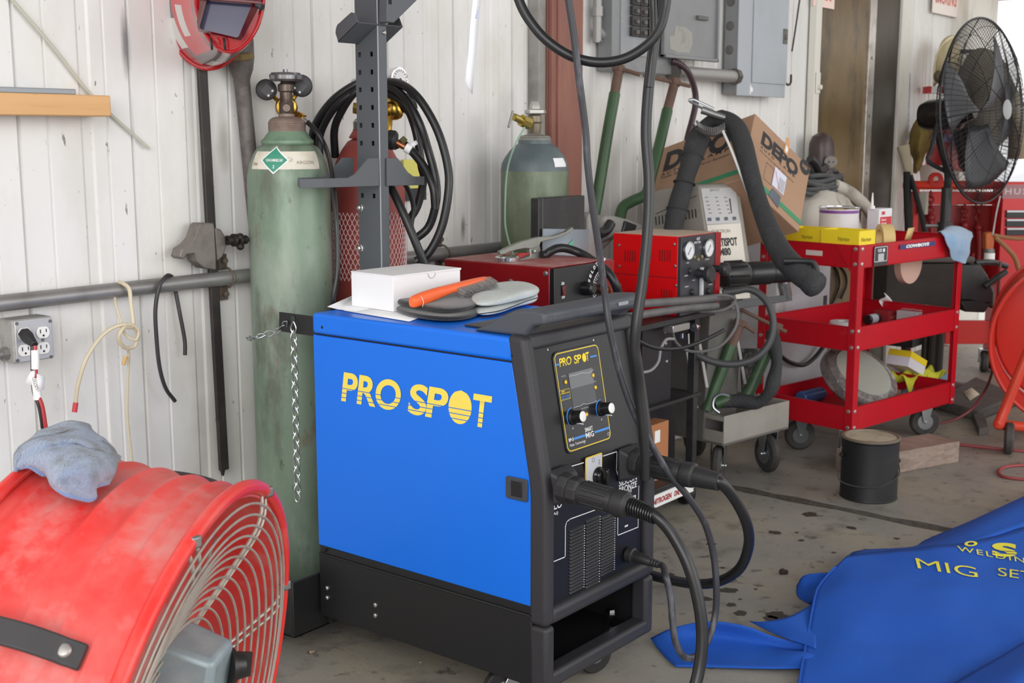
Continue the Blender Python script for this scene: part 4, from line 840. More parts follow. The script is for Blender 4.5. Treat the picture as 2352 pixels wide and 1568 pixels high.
# regulator on the green cylinder
rg = thing('gas_regulator', 'brass gas regulator with two black-backed gauges on the green cylinder', 'regulator', (GX + .03, GY + .05, 1.37))
S_, B_ = RIGHT, V((-side.x, -side.y, 0))
core = V((GX, GY, 1.374)) + B_ * .045
mb = MB(); mb.lathe(core - B_ * .02, B_, [(.012, 0), (.026, .006), (.030, .014), (.030, .03), (.022, .036), (.012, .05)], 26); mb.cyl(core - B_ * .04, core - B_ * .01, .012, n=6); mb.build('brass_body', BRASS, rg)
for px, py, r in ((612, 206, .0285), (692, 197, .0300)):
    c = on(px, py, D=3.345); d = (EYE - c).normalized(); d = (d + V((0, 0, .05)) + (S_ * -.06 if px < 650 else S_ * -.10)).normalized()
    g = MB().lathe(c - d * .012, d, [(r * .9, 0), (r, .004), (r, .018), (r * .97, .021), (r * .9, .022)], 36).build('gauge', M('gauge_case_black', (38, 38, 40), .42), rg)
    ux = d.cross(UP).normalized() * -1; uy = d.cross(ux) * -1; uy = uy if uy.z > 0 else -uy; e = -1 if px < 650 else 1
    rot = lambda a: (ux * math.cos(a) + uy * math.sin(a)) 
    a_ = math.radians(-40 if px < 650 else 230); u2, v2 = rot(a_), rot(a_ + math.pi / 2)
    cc = c + d * .0102; w_, h_ = r * .75, r * .9
    MB().prism([cc + u2 * x + v2 * y for x, y in ((-w_ * .5, -h_ * .55), (w_ * .9, -h_ * .55), (w_ * .9, h_ * .55), (-w_ * .5, h_ * .55))], d * .0016).build('back_plate', M('gauge_back', (58, 58, 60), .45), g, bevel=.001)
    for k in (-.22, .22): q = cc + u2 * (r * .52) + v2 * (r * k * 1.3) + d * .0016; MB().lathe(q, d, [(.0032, 0), (.003, .0008), (.0015, .001)], 12).build('screw', WHITE, g)
    a0 = c - d * .008; MB().tube([a0 + u2 * (r * .9), a0.lerp(core, .45) + V((0, 0, -.002)), core], .0065, n=8, sm=3).build('brass_stem', BRASS, rg)
a, b, c = on(681, 262, D=3.31), on(697, 273, D=3.30), on(707, 281, D=3.295)
mb = MB(); mb.cyl(core, a, .006, n=10); mb.cyl(a, a.lerp(b, .35), .0105, n=6); mb.cyl(a.lerp(b, .45), b, .0125, n=6); mb.build('outlet_nut', BRASS, rg)
MB().cyl(b, c, .0075).build('ferrule', ZINC, rg)
o = MB().tube([c, on(728, 303, D=3.28), on(748, 340, D=3.27), on(758, 375, D=3.2), on(766, 430, D=3.14), on(772, 500, D=3.12), on(775, 560, D=3.12), on(774, 630, D=3.12), on(766, 680, D=3.12), on(762, 730, D=3.14), on(760, 800, D=3.18)], .0068, n=12).build('gas_hose', HOSE); tag(o, 'thin black gas hose dropping from the green cylinder regulator behind the welder', 'hose')
# red cylinder
RX, RY = on(848, 500, Y=2.55).x, 2.553
rc = thing('gas_cylinder', 'dull red gas cylinder in white netting behind the grey mast', 'gas cylinder', (RX, RY, .066))
REDP = M('dull_red_paint', (150, 66, 60), .5, dirt=[((122, 52, 50), 4, .45, .7, .6), ((178, 96, 88), 9, .6, .76, .4)], stretch=(1, 1, .5))
zr = lambda y: on(848, y, Y=RY).z
rp = [(.06, .066), (.1, .068), (.106, .085), (.106, zr(440)), (.103, zr(405)), (.09, zr(370)), (.072, zr(343)), (.056, zr(325)), (.040, zr(318))]
MB().lathe((RX, RY, 0), (0, 0, 1), rp, 48).build('body', REDP, rc)
MB().lathe((RX, RY, 0), (0, 0, 1), [(.05, zr(318)), (.051, zr(314)), (.040, zr(300)), (.040, zr(297)), (.034, zr(296))], 36).build('neck_ring', REDP, rc)
MB().lathe((RX - .012, RY, 0), (0, 0, 1), [(.030, zr(297)), (.030, zr(280)), (.024, zr(273)), (.012, zr(269)), (.014, zr(200)), (.012, zr(190))], 24).build('valve', M('satin_valve', (160, 160, 156), .35, .9), rc)
NET = M('white_netting', (222, 190, 188), .6)
zt_n, zb_n = zr(484), zr(637); N = 46
mb = MB(); turns = .62
for s in (-1, 1):
    for k in range(N):
        a0 = 2 * math.pi * k / N; pts = []
        for i in range(41):
            t = i / 40; wig = .5 * math.sin(t * math.pi * 2 * 11) * (math.pi / N)
            a = a0 + s * (math.pi / N) * (.5 + .5 * math.cos(t * math.pi * 2 * 7)); pts.append((RX + math.cos(a) * .1075, RY + math.sin(a) * .1075, zb_n + (zt_n - zb_n) * t))
        mb.tube(pts, .0011, n=4, sm=0)
o = mb.build('net_sleeve', NET, rc); o['kind'] = 'stuff'
c2, rad2 = patch((RX, RY), rp, lambda t: math.atan2(-RY, -RX) - 1.05, lambda t: math.atan2(-RY, -RX) - .62, zr(410), zr(378), .0012)
MB().grid(c2).build('hazard_diamond', M('diamond_green', (62, 146, 122), .5), rc)
rg2 = thing('gas_regulator', 'brass gas regulator with chrome gauge and black knob on the red cylinder', 'regulator', on(895, 240, D=3.40))
q = lambda a, b, d=3.46: on(a, b, D=d)
mb = MB(); mb.cyl(q(815, 250), q(900, 258), .014, n=14); mb.lathe(q(890, 258), q(930, 238) - q(890, 258), [(.012, 0), (.028, .006), (.031, .016), (.031, .028), (.026, .036), (.016, .042)], 24); mb.cyl(q(898, 215), q(896, 245), .009, n=8); mb.cyl(q(897, 260), q(893, 300), .008, n=8); mb.cyl(q(893, 272), q(892, 288), .0115, n=6); mb.cyl(q(812, 248), q(822, 249), .017, n=6)
mb.build('brass_body', BRASS, rg2)
MB().lathe(q(920, 243), q(952, 230) - q(920, 243), [(.020, 0), (.026, .004), (.027, .03), (.024, .042), (.012, .045)], 12).build('knob', M('regulator_knob', (34, 38, 40), .4), rg2)
gd = (RIGHT * .80 - FWD * .55 + V((0, 0, -.05))).normalized(); gc = q(900, 186)
g = MB().lathe(gc - gd * .004, gd, [(.034, 0), (.035, .004), (.035, .026), (.0365, .028), (.0365, .033), (.032, .034)], 36).build('gauge', CHROME, rg2)
MB().lathe(gc + gd * .0298, gd, [(.0318, 0), (.0318, .0008)], 32).build('dial', M('dial_white', (236, 236, 236), .3), g)
x_, y_, z_ = frame_from(gd); cc = gc + gd * .0315; mb = MB(); mb.prism([cc - x_ * .002, cc + x_ * .002, cc - y_ * .022 + x_ * .012], gd * .0006); mb.lathe(cc, gd, [(.006, 0), (.005, .001)], 12)
mb.build('needle', M('needle_black', (20, 20, 22), .4), g)
mb = MB()
for k in range(14):
    a = math.radians(-40 + 260 * k / 13); d_ = x_ * math.cos(a) + y_ * math.sin(a); mb.tube([cc + d_ * .024, cc + d_ * .029], .0008, n=4, sm=0)
o = mb.build('dial_marks', M('needle_black', (20, 20, 22), .4), g); o['kind'] = 'stuff'
MB().lathe(q(808, 200), q(840, 192) - q(808, 200), [(.010, 0), (.020, .004), (.022, .02), (.022, .05)], 22).build('gauge', ZINC, rg2)
# coiled welding cable on the yoke
cc_ = thing('coiled_cable', 'thick black cable coiled in loops over the grey mast and red cylinder', 'cable coil', on(900, 380, D=3.4))
L1 = [(893, 430, 3.26), (930, 520, 3.3), (975, 610, 3.36), (990, 660, 3.4)]
loops = [
 [(893, 420, 3.33), (922, 480, 3.3), (952, 550, 3.3), (976, 612, 3.32), (992, 668, 3.36)],
 [(940, 505, 3.46), (960, 470, 3.46), (973, 410, 3.44), (968, 380, 3.42), (955, 300, 3.42), (930, 240, 3.4), (890, 214, 3.42), (850, 205, 3.44), (812, 213, 3.44), (770, 245, 3.46), (742, 290, 3.5), (733, 330, 3.52), (738, 400, 3.52)],
 [(948, 553, 3.38), (985, 520, 3.38), (1002, 460, 3.36), (1000, 410, 3.36), (985, 350, 3.36), (962, 280, 3.34), (930, 225, 3.36), (890, 192, 3.4), (850, 186, 3.44), (815, 195, 3.44), (765, 230, 3.46), (728, 280, 3.5), (718, 320, 3.54), (726, 390, 3.56)],
 [(955, 600, 3.34), (985, 580, 3.34), (1015, 520, 3.33), (1030, 440, 3.32), (1028, 380, 3.32), (1005, 300, 3.32), (965, 230, 3.33), (925, 195, 3.36), (885, 188, 3.40), (845, 195, 3.43), (810, 217, 3.44), (782, 260, 3.48), (768, 300, 3.52), (770, 360, 3.56)],
 [(905, 335, 3.40), (925, 330, 3.38), (950, 352, 3.37), (975, 385, 3.36), (995, 430, 3.35), (1000, 480, 3.36)],
 [(955, 560, 3.40), (945, 520, 3.42), (950, 480, 3.42), (940, 440, 3.40), (915, 400, 3.36)]]
CAB = M('gloss_black_cable', (28, 28, 30), .38)
for k, lp in enumerate(loops): MB().tube([on(*p[:2], D=p[2]) for p in lp], .0115 if k < 5 else .007, n=12, sm=7).build('loop', CAB, cc_)
q = lambda a, b, d=3.36: on(a, b, D=d)
MB().lathe(q(884, 318), q(912, 324) - q(884, 318), [(.014, 0), (.026, .008), (.027, .026), (.020, .034)], 12).build('plug', M('black_plug', (40, 40, 42), .5), cc_, bevel=.002)
MB().cyl(q(908, 326), q(930, 338), .0085).build('copper_ferrule', M('copper', (176, 112, 78), .35, .8), cc_)
MB().lathe(q(922, 326), q(932, 316) - q(922, 326), [(.009, 0), (.010, .006), (.009, .016)], 6).build('wing_nut', M('olive_brass', (120, 114, 78), .45, .6), cc_)
MB().cyl(q(932, 338), q(944, 345), .0135).build('tag_band', WHITE, cc_); mb = MB(); mb.quad(q(938, 330), q(956, 322), q(960, 330), q(944, 342)); mb.build('paper_tag', PAP, cc_, solid=.0006)
# small yellow sticker sign seen behind the coil
t = thing('safety_sticker', 'small yellow and black sticker sign on the wall behind the cable coil', 'sign', on(948, 400, Y=2.66))
a, b = on(925, 432, Y=2.668), on(976, 432, Y=2.668); zt_ = on(950, 366, Y=2.668).z; zm = on(950, 432, Y=2.668).z; zl = on(950, 460, Y=2.668).z
MB().box((a.x, 2.662, zl), (b.x, 2.668, zm)).build('lower_panel', M('sticker_black', (50, 52, 56), .5), t); MB().box((a.x, 2.662, zm), (b.x, 2.668, zt_)).build('upper_panel', M('sticker_yellow', (226, 220, 110), .5, dirt=[((200, 206, 160), 16, .5, .65, .7)]), t)

# rear green cylinder by the rusty column
HX, HY = on(1228, 480, Y=2.5).x - .0, 2.50
hr = .112
g2 = thing('gas_cylinder', 'grey-green gas cylinder with brass side valve standing by the rusty column', 'gas cylinder', (HX, HY, .0))
zh = lambda y: on(1228, y, Y=HY).z
GR2 = M('olive_green_paint', (106, 118, 96), .4, dirt=[((80, 94, 68), 5, .42, .62, .7), ((140, 148, 132), 8, .5, .66, .6), ((70, 68, 60), 24, .68, .75, .6)], stretch=(1, 1, .5), metal=.1)
BLG = M('blue_grey_paint', (92, 104, 108), .45, dirt=[((64, 76, 82), 6, .45, .7, .7), ((130, 138, 138), 8, .58, .75, .5)])
hp = [(.05, .001), (.104, .003), (hr, .02), (hr, zh(392))]
MB().lathe((HX, HY, 0), (0, 0, 1), hp, 48, cap=True).build('body', GR2, g2)
sp = [(hr, zh(393)), (hr - .003, zh(375)), (.098, zh(360)), (.082, zh(345)), (.072, zh(338)), (.066, zh(334)), (.056, zh(330)), (.054, zh(322)), (.052, zh(316)), (.045, zh(311))]
MB().lathe((HX, HY, 0), (0, 0, 1), sp, 48).build('shoulder', BLG, g2, label='blue-grey shoulder')
MB().lathe((HX, HY, 0), (0, 0, 1), [(.052, zh(328)), (.054, zh(320)), (.05, zh(313)), (.03, zh(309)), (.016, zh(306))], 36).build('collar', M('dusty_collar', (152, 148, 138), .7, dirt=[((112, 106, 94), 12, .45, .7, .6)]), g2)
mb = MB(); mb.lathe((HX, HY, 0), (0, 0, 1), [(.017, zh(308)), (.02, zh(300)), (.02, zh(284)), (.024, zh(280)), (.022, zh(266)), (.014, zh(262))], 16); v2 = mb.build('valve', M('olive_valve', (128, 118, 100), .45, .6), g2)
MB().lathe((HX, HY, 0), (0, 0, 1), [(.03, zh(263)), (.036, zh(260)), (.036, zh(253)), (.02, zh(250)), (.018, zh(243)), (.012, zh(233))], 9).build('handwheel', M('pale_handwheel', (178, 176, 172), .4, .6), v2)
a, b = on(1215, 284, Y=HY - .02), on(1180, 268, Y=HY - .01); mb = MB(); mb.cyl(a, a.lerp(b, .5), .020, n=8); mb.cyl(a.lerp(b, .5), b, .012, n=12); mb.build('brass_outlet', M('old_brass', (176, 156, 84), .35, .8), v2)
mb = MB(); mb.cyl(on(1178, 255, Y=HY - .01), on(1168, 292, Y=HY - .01), .004); mb.build('tee_bar', STEEL, v2)
P, _ = patch((HX, HY), sp[::-1] if 0 else [(r, z) for r, z in sorted(sp, key=lambda q: q[1])], lambda t: math.atan2(-HY, -HX) + .62, lambda t: math.atan2(-HY, -HX) + 1.15, zh(382), zh(362), .0015)
MB().grid(P).build('paper_label', PAP, g2)
t = MB().tube([on(1205, 292, Y=HY - .06), on(1180, 340, Y=HY - .05), on(1164, 400, Y=HY - .02), on(1160, 500, Y=HY - .02), on(1165, 540, Y=HY - .06), on(1174, 570, Y=2.36), on(1187, 606, Y=2.33)], .003, n=8).build('pale_green_tube', M('pale_green_tube', (140, 172, 150), .4)); tag(t, 'thin pale green tube dangling from the valve of the rear green cylinder', 'tube')

# ================================================================ welding helmet on the wall
hm = thing('welding_helmet', 'glossy red welding helmet with grey graphics hung high on the white wall', 'helmet', on(470, 40, D=3.1))
RED = M('helmet_red', (168, 26, 34), .18, coat=.6); HG = M('helmet_grey', (120, 104, 106), .22, coat=.5); HS = M('helmet_stripe', (206, 202, 198), .25, coat=.4); HP = M('helmet_pink', (196, 84, 86), .22, coat=.5); HD = M('helmet_dark', (88, 22, 28), .2, coat=.5)
D0, D1 = 3.17, 2.95; rings = []; nr, na = 15, 64
for j in range(nr):
    t = j / (nr - 1); e = math.sin(t * math.pi / 2)
    cx_ = 480 + 48 * e; cy_ = -30 + 25 * t; rx = 110 - 36 * t - 3 * math.sin(t * math.pi) ; ry = 186 - 62 * t; 
    rings.append([on(cx_ + math.cos(a) * rx * (1 + .05 * math.cos(2 * a)), cy_ + math.sin(a) * ry, D=D0 + (D1 - D0) * t) for a in [2 * math.pi * k / na for k in range(na)]])
mb = MB(); vs = [p for r in rings for p in r]; fs = []; 
for j in range(nr - 1):
    for k in range(na): fs.append((j * na + k, j * na + (k + 1) % na, (j + 1) * na + (k + 1) % na, (j + 1) * na + k))
mb.add(vs, fs)
for idx, (j, k) in enumerate([(j, k) for j in range(nr - 1) for k in range(na)]):
    a = 360 * k / na; m = 0
    if 95 < a < 250 and 2 <= j <= 10: m = 1
    if 118 < a < 190 and 3 <= j <= 9: m = 3
    if (128 < a < 152 and j in (1, 2)) or (140 < a < 166 and j in (4, 5)) or (86 < a < 98 and j in (2, 3, 4)): m = 2
    if 60 < a < 92 and 4 < j < 10: m = 1
    mb.m[idx] = m
f0 = rings[-1]; fc = sum(f0, V((0, 0, 0))) / na
mid = [p.lerp(fc, .25) - FWD * .012 for p in f0]; mb.add(f0 + mid, [(k, (k + 1) % na, (k + 1) % na + na, k + na) for k in range(na)]); mb.add(mid + [fc - FWD * .016], [(k, (k + 1) % na, na) for k in range(na)])
mb.build('shell', [RED, HG, HS, HP], hm, angle=60)
MB().tube([on(480 + math.cos(a) * 112 * (1 + .05 * math.cos(2 * a)), -30 + math.sin(a) * 188, D=D0 + .002) for a in [2 * math.pi * k / 48 for k in range(48)]], .0055, n=10, closed=True, sm=2).build('rim', RED, hm)
MB().tube([f0[k] - FWD * .004 for k in range(0, na, 2)], .005, n=8, closed=True, sm=2).build('face_rim', RED, hm)
q = lambda a, b, d: on(a, b, D=d)
out = [(470, -60), (612, -58), (598, 10), (560, 84), (552, 92), (456, 72), (452, 50)]
inn = [(490, -55), (600, -55), (580, 8), (548, 84), (542, 86), (461, 67), (459, 60)]
n = len(out); mb = MB(); mb.add([q(*p, 2.93) for p in out] + [q(*p, 2.915) for p in inn] + [q(*p, 2.935) for p in inn], [(i, (i + 1) % n, (i + 1) % n + n, i + n) for i in range(n)] + [(i + n, (i + 1) % n + n, (i + 1) % n + 2 * n, i + 2 * n) for i in range(n)]); mb.add([q(*p, 2.93) for p in out] + [q(*p, 2.965) for p in out], [(i, (i + 1) % n, (i + 1) % n + n, i + n) for i in range(n)])
vf = mb.build('visor_frame', HD, hm, angle=50)
MB().add([q(*p, 2.934) for p in inn], [tuple(range(n))]).build('visor_lens', M('dark_lens', (66, 64, 88), .12, spec=.7), vf)
mb = MB(); mb.prism([q(455, -2, 2.91), q(600, 10, 2.91), q(600, 2, 2.91), q(455, -12, 2.91)], FWD * .012); mb.build('visor_bar', HD, vf, bevel=.002)
MB().cyl(q(590, 9, 2.92), q(603, 17, 2.915), .008, n=12).build('visor_knob', M('knob_grey_black', (52, 56, 60), .4), vf)
for px in (484, 514): MB().tube([q(px, 88, 2.93), q(px + 2, 100, 2.925), q(px + 3, 114, 2.932)], .0028, n=6, sm=3).build('chin_slot', M('slot_black2', (24, 30, 32), .5), hm)

# ================================================================ white tag strip hanging from above
t = thing('paper_strip', 'long white paper tag with blue print hanging in front of the wall', 'tag', on(1088, 100, Y=2.2))
P = [[on(x + s * w_, y, Y=2.2 + .006 * math.sin(y * .02)) for s, w_ in ((0, 0), (1, 9), (1, 18))] for x, y in ((1086, -60), (1086, 0), (1080, 60), (1076, 120), (1071, 160), (1069, 187))]
P[-1][1] = on(1076, 202, Y=2.2); P[-1][2] = on(1085, 217, Y=2.2)
MB().grid(P).build('strip', M('white_tag', (246, 247, 252), .6), t, solid=.0006)
p0, p1 = on(1087, 44, Y=2.198), on(1098, 8, Y=2.198)
text('FORM', on(1098, 42, Y=2.1975), UP, -RIGHT, .04, .011, M('tag_blue', (150, 170, 226), .6), t, bold=.03)
# ================================================================ big red drum fan in the foreground
FC = V((.971, 1.335, .453)); FA = V((.506, -.843, -.183)).normalized(); FR, FL = .3762, .256
FH = V((0, 0, 1)).cross(FA).normalized(); FU = FA.cross(FH)
def oncyl(px, py, R=FR):
    r = ray(px, py); o = EYE - FC; rp = r - FA * r.dot(FA); op = o - FA * o.dot(FA)
    a, b, c = rp.dot(rp), 2 * rp.dot(op), op.dot(op) - R * R; d = b * b - 4 * a * c
    return EYE + r * ((-b - math.sqrt(max(d, 0))) / 2 / a)
def fp(r, ang, h): return FC + FA * h + (FH * math.cos(ang) + FU * math.sin(ang)) * r
DUST_SHEEN = M('dust_sheen_red_drum', (226, 46, 44), .42, dirt=[((218, 118, 112), 3.5, .38, .62, .75), ((206, 160, 154), 6, .5, .68, .65), ((228, 66, 62), 9, .55, .66, .6), ((150, 140, 136), 13, .645, .70, .5)], spec=.4)  # pink patches paint the drum's sheen among grey dust
RIM = M('red_fan_rim', (226, 52, 48), .34, dirt=[((226, 110, 102), 8, .5, .7, .6)])
fan = thing('drum_fan', 'large dusty red drum fan with painted sheen and wire grille in the left foreground', 'fan', (FC.x, FC.y, 0))
pr = [(FR - .004, -FL)]
for k in range(1, 49):
    h = -FL + FL * k / 49; rr = FR - .003
    for rib in (.14, .30, .47, .65, .82):
        rr += .0055 * math.exp(-((h + FL * (1 - rib)) / .006) ** 2)
    pr.append((rr, h))
pr.append((FR - .004, 0))
MB().lathe(FC, FA, pr + [(FR - .010, 0), (FR - .010, -FL), (FR - .004, -FL)], 128, cap=False).build('drum', DUST_SHEEN, fan, angle=50)
for h in (0, -FL): MB().tube([fp(FR + .004, 2 * math.pi * k / 96, h) for k in range(96)], .0105 if h == 0 else .009, n=12, closed=True, sm=0).build('rim', RIM, fan)
WIRE = M('dusty_grille_wire', (186, 178, 168), .55, .4, dirt=[((150, 128, 112), 18, .5, .7, .7)])
def gdep(f):
    T = ((0, -.052), (.3, -.052), (.45, -.046), (.6, -.026), (.75, -.006), (.85, .006), (.93, .007), (1, .0))
    for (a, u), (b, v) in zip(T, T[1:]):
        if a <= f <= b: return u + (v - u) * (f - a) / (b - a)
    return 0
for side in (0, 1):
    mb = MB(); nring = 19 if side == 0 else 12
    for k in range(nring):
        f = .24 + .755 * k / (nring - 1); h = gdep(f) + .004 if side == 0 else -FL - .004
        mb.tube([fp(FR * f, 2 * math.pi * i / 80, h) for i in range(80)], .0019, n=6, closed=True, sm=0)
    for k in range(8):
        a = 2 * math.pi * k / 8 + .32
        for da in (-.03, .03): mb.tube([fp(FR * f, a + da, (gdep(f) if side == 0 else -FL - .008)) for f in (.2, .3, .45, .6, .75, .85, .93, 1.0)], .0026, n=6, sm=2)
    mb.build('grille', WIRE, fan)
for a in (.32 + math.pi / 4 * k for k in range(8)):
    c = fp(FR + .004, a, .004); mb = MB(); mb.box(*[c + V(s) for s in ((-.008, -.008, -.008), (.008, .008, .008))]); mb.build('grille_clip', STEEL, fan, bevel=.003)
for k in range(3):
    a0 = 2 * math.pi * k / 3; P = [[fp(FR * (.14 + .78 * i / 8), a0 + (.55 * (j / 6 - .5)) * (1 + .5 * i / 8) + .25 * i / 8, -.13 + .07 * (j / 6 - .5)) for j in range(7)] for i in range(9)]
    MB().grid(P).build('blade', M('dull_blade', (176, 168, 164), .5, .5), fan, solid=.003)
MB().lathe(FC - FA * .22, FA, [(.05, 0), (.062, .01), (.062, .10), (.05, .115), (.02, .12)], 30).build('motor', M('motor_grey', (120, 124, 126), .5, .4), fan)
# control box on the grille with its knob
bc = onp(424, 1530, FC - FA * .03, FA); 
CB = M('dusty_grey_casting', (142, 156, 162), .4, .2, dirt=[((190, 192, 192), 7, .45, .7, .7)])
def bx(u0, u1, v0, v1, h): return [bc + FH * u + FU * v + FA * h for u, v in ((u0, v0), (u1, v0), (u1, v1), (u0, v1))]
cb = MB().hexa(bx(-.055, .045, -.12, .052, -.03), bx(-.045, .036, -.11, .038, .055)).build('control_box', CB, fan, bevel=.010, seg=3)
kc = onp(466, 1524, bc + FA * .052, FA)
kd = (FA * .75 + FH * .66).normalized() if FH.dot(RIGHT) > 0 else (FA * .75 - FH * .66).normalized()
kc = bc + (kd * .047) + FA * .02 + FU * .0
mb = MB(); mb.lathe(kc - kd * .004, kd, [(.026, 0), (.026, .006), (.020, .008), (.019, .02), (.012, .022)], 26); x_, y_, z_ = frame_from(kd); mb.hexa([kc + kd * .008 + x_ * a + y_ * b for a, b in ((-.004, -.019), (.004, -.019), (.004, .019), (-.004, .019))], [kc + kd * .03 + x_ * a + y_ * b for a, b in ((-.003, -.017), (.003, -.017), (.003, .017), (-.003, .017))]); mb.build('knob', M('fan_knob', (34, 32, 32), .35), cb)
MB().tube([kc + kd * .01 - FU * .01, onp(487, 1530, bc + FA * .03, FA), onp(500, 1568, bc + FA * .02, FA), onp(515, 1640, bc, FA)], .005, n=8).build('power_lead', M('pink_lead', (196, 110, 102), .5), fan)
# strap handles on both sides
HB = M('black_handle_rubber', (52, 50, 52), .5, dirt=[((90, 86, 86), 10, .5, .7, .5)])
P1 = oncyl(158, 1507); rel = P1 - FC; ax1 = rel.dot(FA); e1 = (rel - FA * ax1).normalized()
for e in (e1, (e1 - FH * (2 * e1.dot(FH))).normalized()):
    t_ = FA.cross(e).normalized(); base = FC + e * FR + FA * ax1
    pth = [base + FA * .020 + e * .004, base + FA * .008 + e * .010, base + e * .012, base - FA * .012 + e * .020, base - FA * .045 + e * .032, base - FA * .09 + e * .034, base - FA * .135 + e * .028, base - FA * .165 + e * .012, base - FA * .18 + e * .006]
    pth = smooth_path(pth, 5); mb = MB(); w_ = .0155; th = .008; vs = []
    for p in pth: vs += [p - t_ * w_, p + t_ * w_, p + t_ * w_ + e * th, p - t_ * w_ + e * th]
    fs = [(4 * i + j, 4 * i + (j + 1) % 4, 4 * i + 4 + (j + 1) % 4, 4 * i + 4 + j) for i in range(len(pth) - 1) for j in range(4)] + [(3, 2, 1, 0), tuple(len(vs) - 4 + k for k in range(4))]
    mb.add(vs, fs); hd = mb.build('handle', HB, fan, bevel=.0025)
    MB().lathe(base + e * .016, e, [(.0085, 0), (.0085, .005), (.007, .007), (.003, .008)], 14).build('bolt', M('pale_bolt', (170, 166, 162), .4, .7), hd)
# floor stand with wheels, under the drum
SR = M('stand_red', (196, 44, 38), .4)
mb = MB(); lo = FC.copy(); lo.z = 0
fx = V((FA.x, FA.y, 0)).normalized()
for s in (-1, 1):
    mb.tube([FC + FH * (s * (FR + .018)) - FA * .12, FC + FH * (s * (FR + .02)) - FA * .12 - V((0, 0, .2)), lo + FH * (s * .30) - fx * .1 + V((0, 0, .05)), lo + FH * (s * .26) + fx * .02 + V((0, 0, .022))], .013, n=12, sm=5)
mb.tube([lo + FH * .26 + fx * .02 + V((0, 0, .022)), lo - FH * .26 + fx * .02 + V((0, 0, .022))], .013, n=12, sm=0)
mb.build('stand', SR, fan)
for s in (-1, 1):
    c = lo + FH * (s * .33) - fx * .14 + V((0, 0, .06)); MB().lathe(c - FH * .02, FH, [(.03, 0), (.056, 0), (.06, .006), (.06, .034), (.056, .04), (.03, .04)], 28).build('wheel', TYRE, fan)
# ---- rag thrown over the drum
RAG = M('grey_blue_microfibre', (140, 156, 186), .95, dirt=[((84, 88, 98), 12, .46, .58, .9), ((168, 188, 216), 9, .5, .64, .6), ((70, 74, 82), 24, .56, .66, .6)], bump=(320, .9), sheen=.6)
T = [
 [(30, 1088, 1.585), (38, 1046, 1.60), (52, 1030, 1.625), (72, 1006, 1.66), (118, 980, 1.70), (165, 971, 1.71), (206, 986, 1.70), (232, 1003, 1.69), (252, 1022, 1.68)],
 [(31, 1080, 1.570), (46, 1050, 1.575), (62, 1032, 1.595), (84, 1012, 1.615), (126, 1000, 1.635), (172, 994, 1.64), (212, 1008, 1.64), (240, 1025, 1.64), (262, 1040, 1.65)],
 [(34, 1078, 1.572), (62, 1062, 1.565), (84, 1044, 1.567), (104, 1034, 1.570), (136, 1030, 1.575), (176, 1030, 1.578), (216, 1040, 1.585), (246, 1050, 1.60), (269, 1056, 1.62)],
 [(60, 1072, 1.575), (84, 1078, 1.570), (104, 1066, 1.562), (118, 1064, 1.556), (146, 1068, 1.548), (180, 1068, 1.55), (216, 1072, 1.56), (246, 1076, 1.58), (266, 1074, 1.605)],
 [(84, 1080, 1.578), (100, 1088, 1.575), (112, 1094, 1.562), (122, 1104, 1.545), (152, 1110, 1.535), (182, 1112, 1.54), (212, 1100, 1.555), (240, 1096, 1.585), (258, 1088, 1.605)],
 [(100, 1086, 1.582), (112, 1092, 1.572), (122, 1112, 1.555), (140, 1130, 1.540), (166, 1142, 1.535), (192, 1152, 1.54), (208, 1144, 1.55), (216, 1122, 1.57), (250, 1106, 1.60)]]
ctl = [[on(a, b, D=d) for a, b, d in row] for row in T]
def ragp(u, v):
    p = bilerp(ctl, u, v); n_ = mnoise.noise(p * 22) * .012 + mnoise.noise(p * 60) * .003 - .016 * max(0, 1 - abs(mnoise.noise(p * 11 + V((3, 1, 0)))) * 5)
    return p - FWD * n_ + V((0, 0, mnoise.noise(p * 35 + V((9, 0, 0))) * .004))
t = thing('microfibre_rag', 'blue-grey dirty microfibre rag draped over the red drum fan', 'rag', on(150, 1080, D=1.6))
MB().grid(cloth(ragp, 56, 64)).build('cloth', RAG, t, solid=.005)
HEM = M('blue_hem', (112, 134, 178), .9, bump=(300, .5), sheen=.5)
edge = [ragp(1, v / 30) - FWD * .002 for v in range(31)]; MB().tube(edge, .0028, n=8, sm=2).build('hem', HEM, t)
edge = [ragp(u / 20, 0) - FWD * .002 for u in range(21)]; MB().tube(edge, .0028, n=8, sm=2).build('hem', HEM, t)

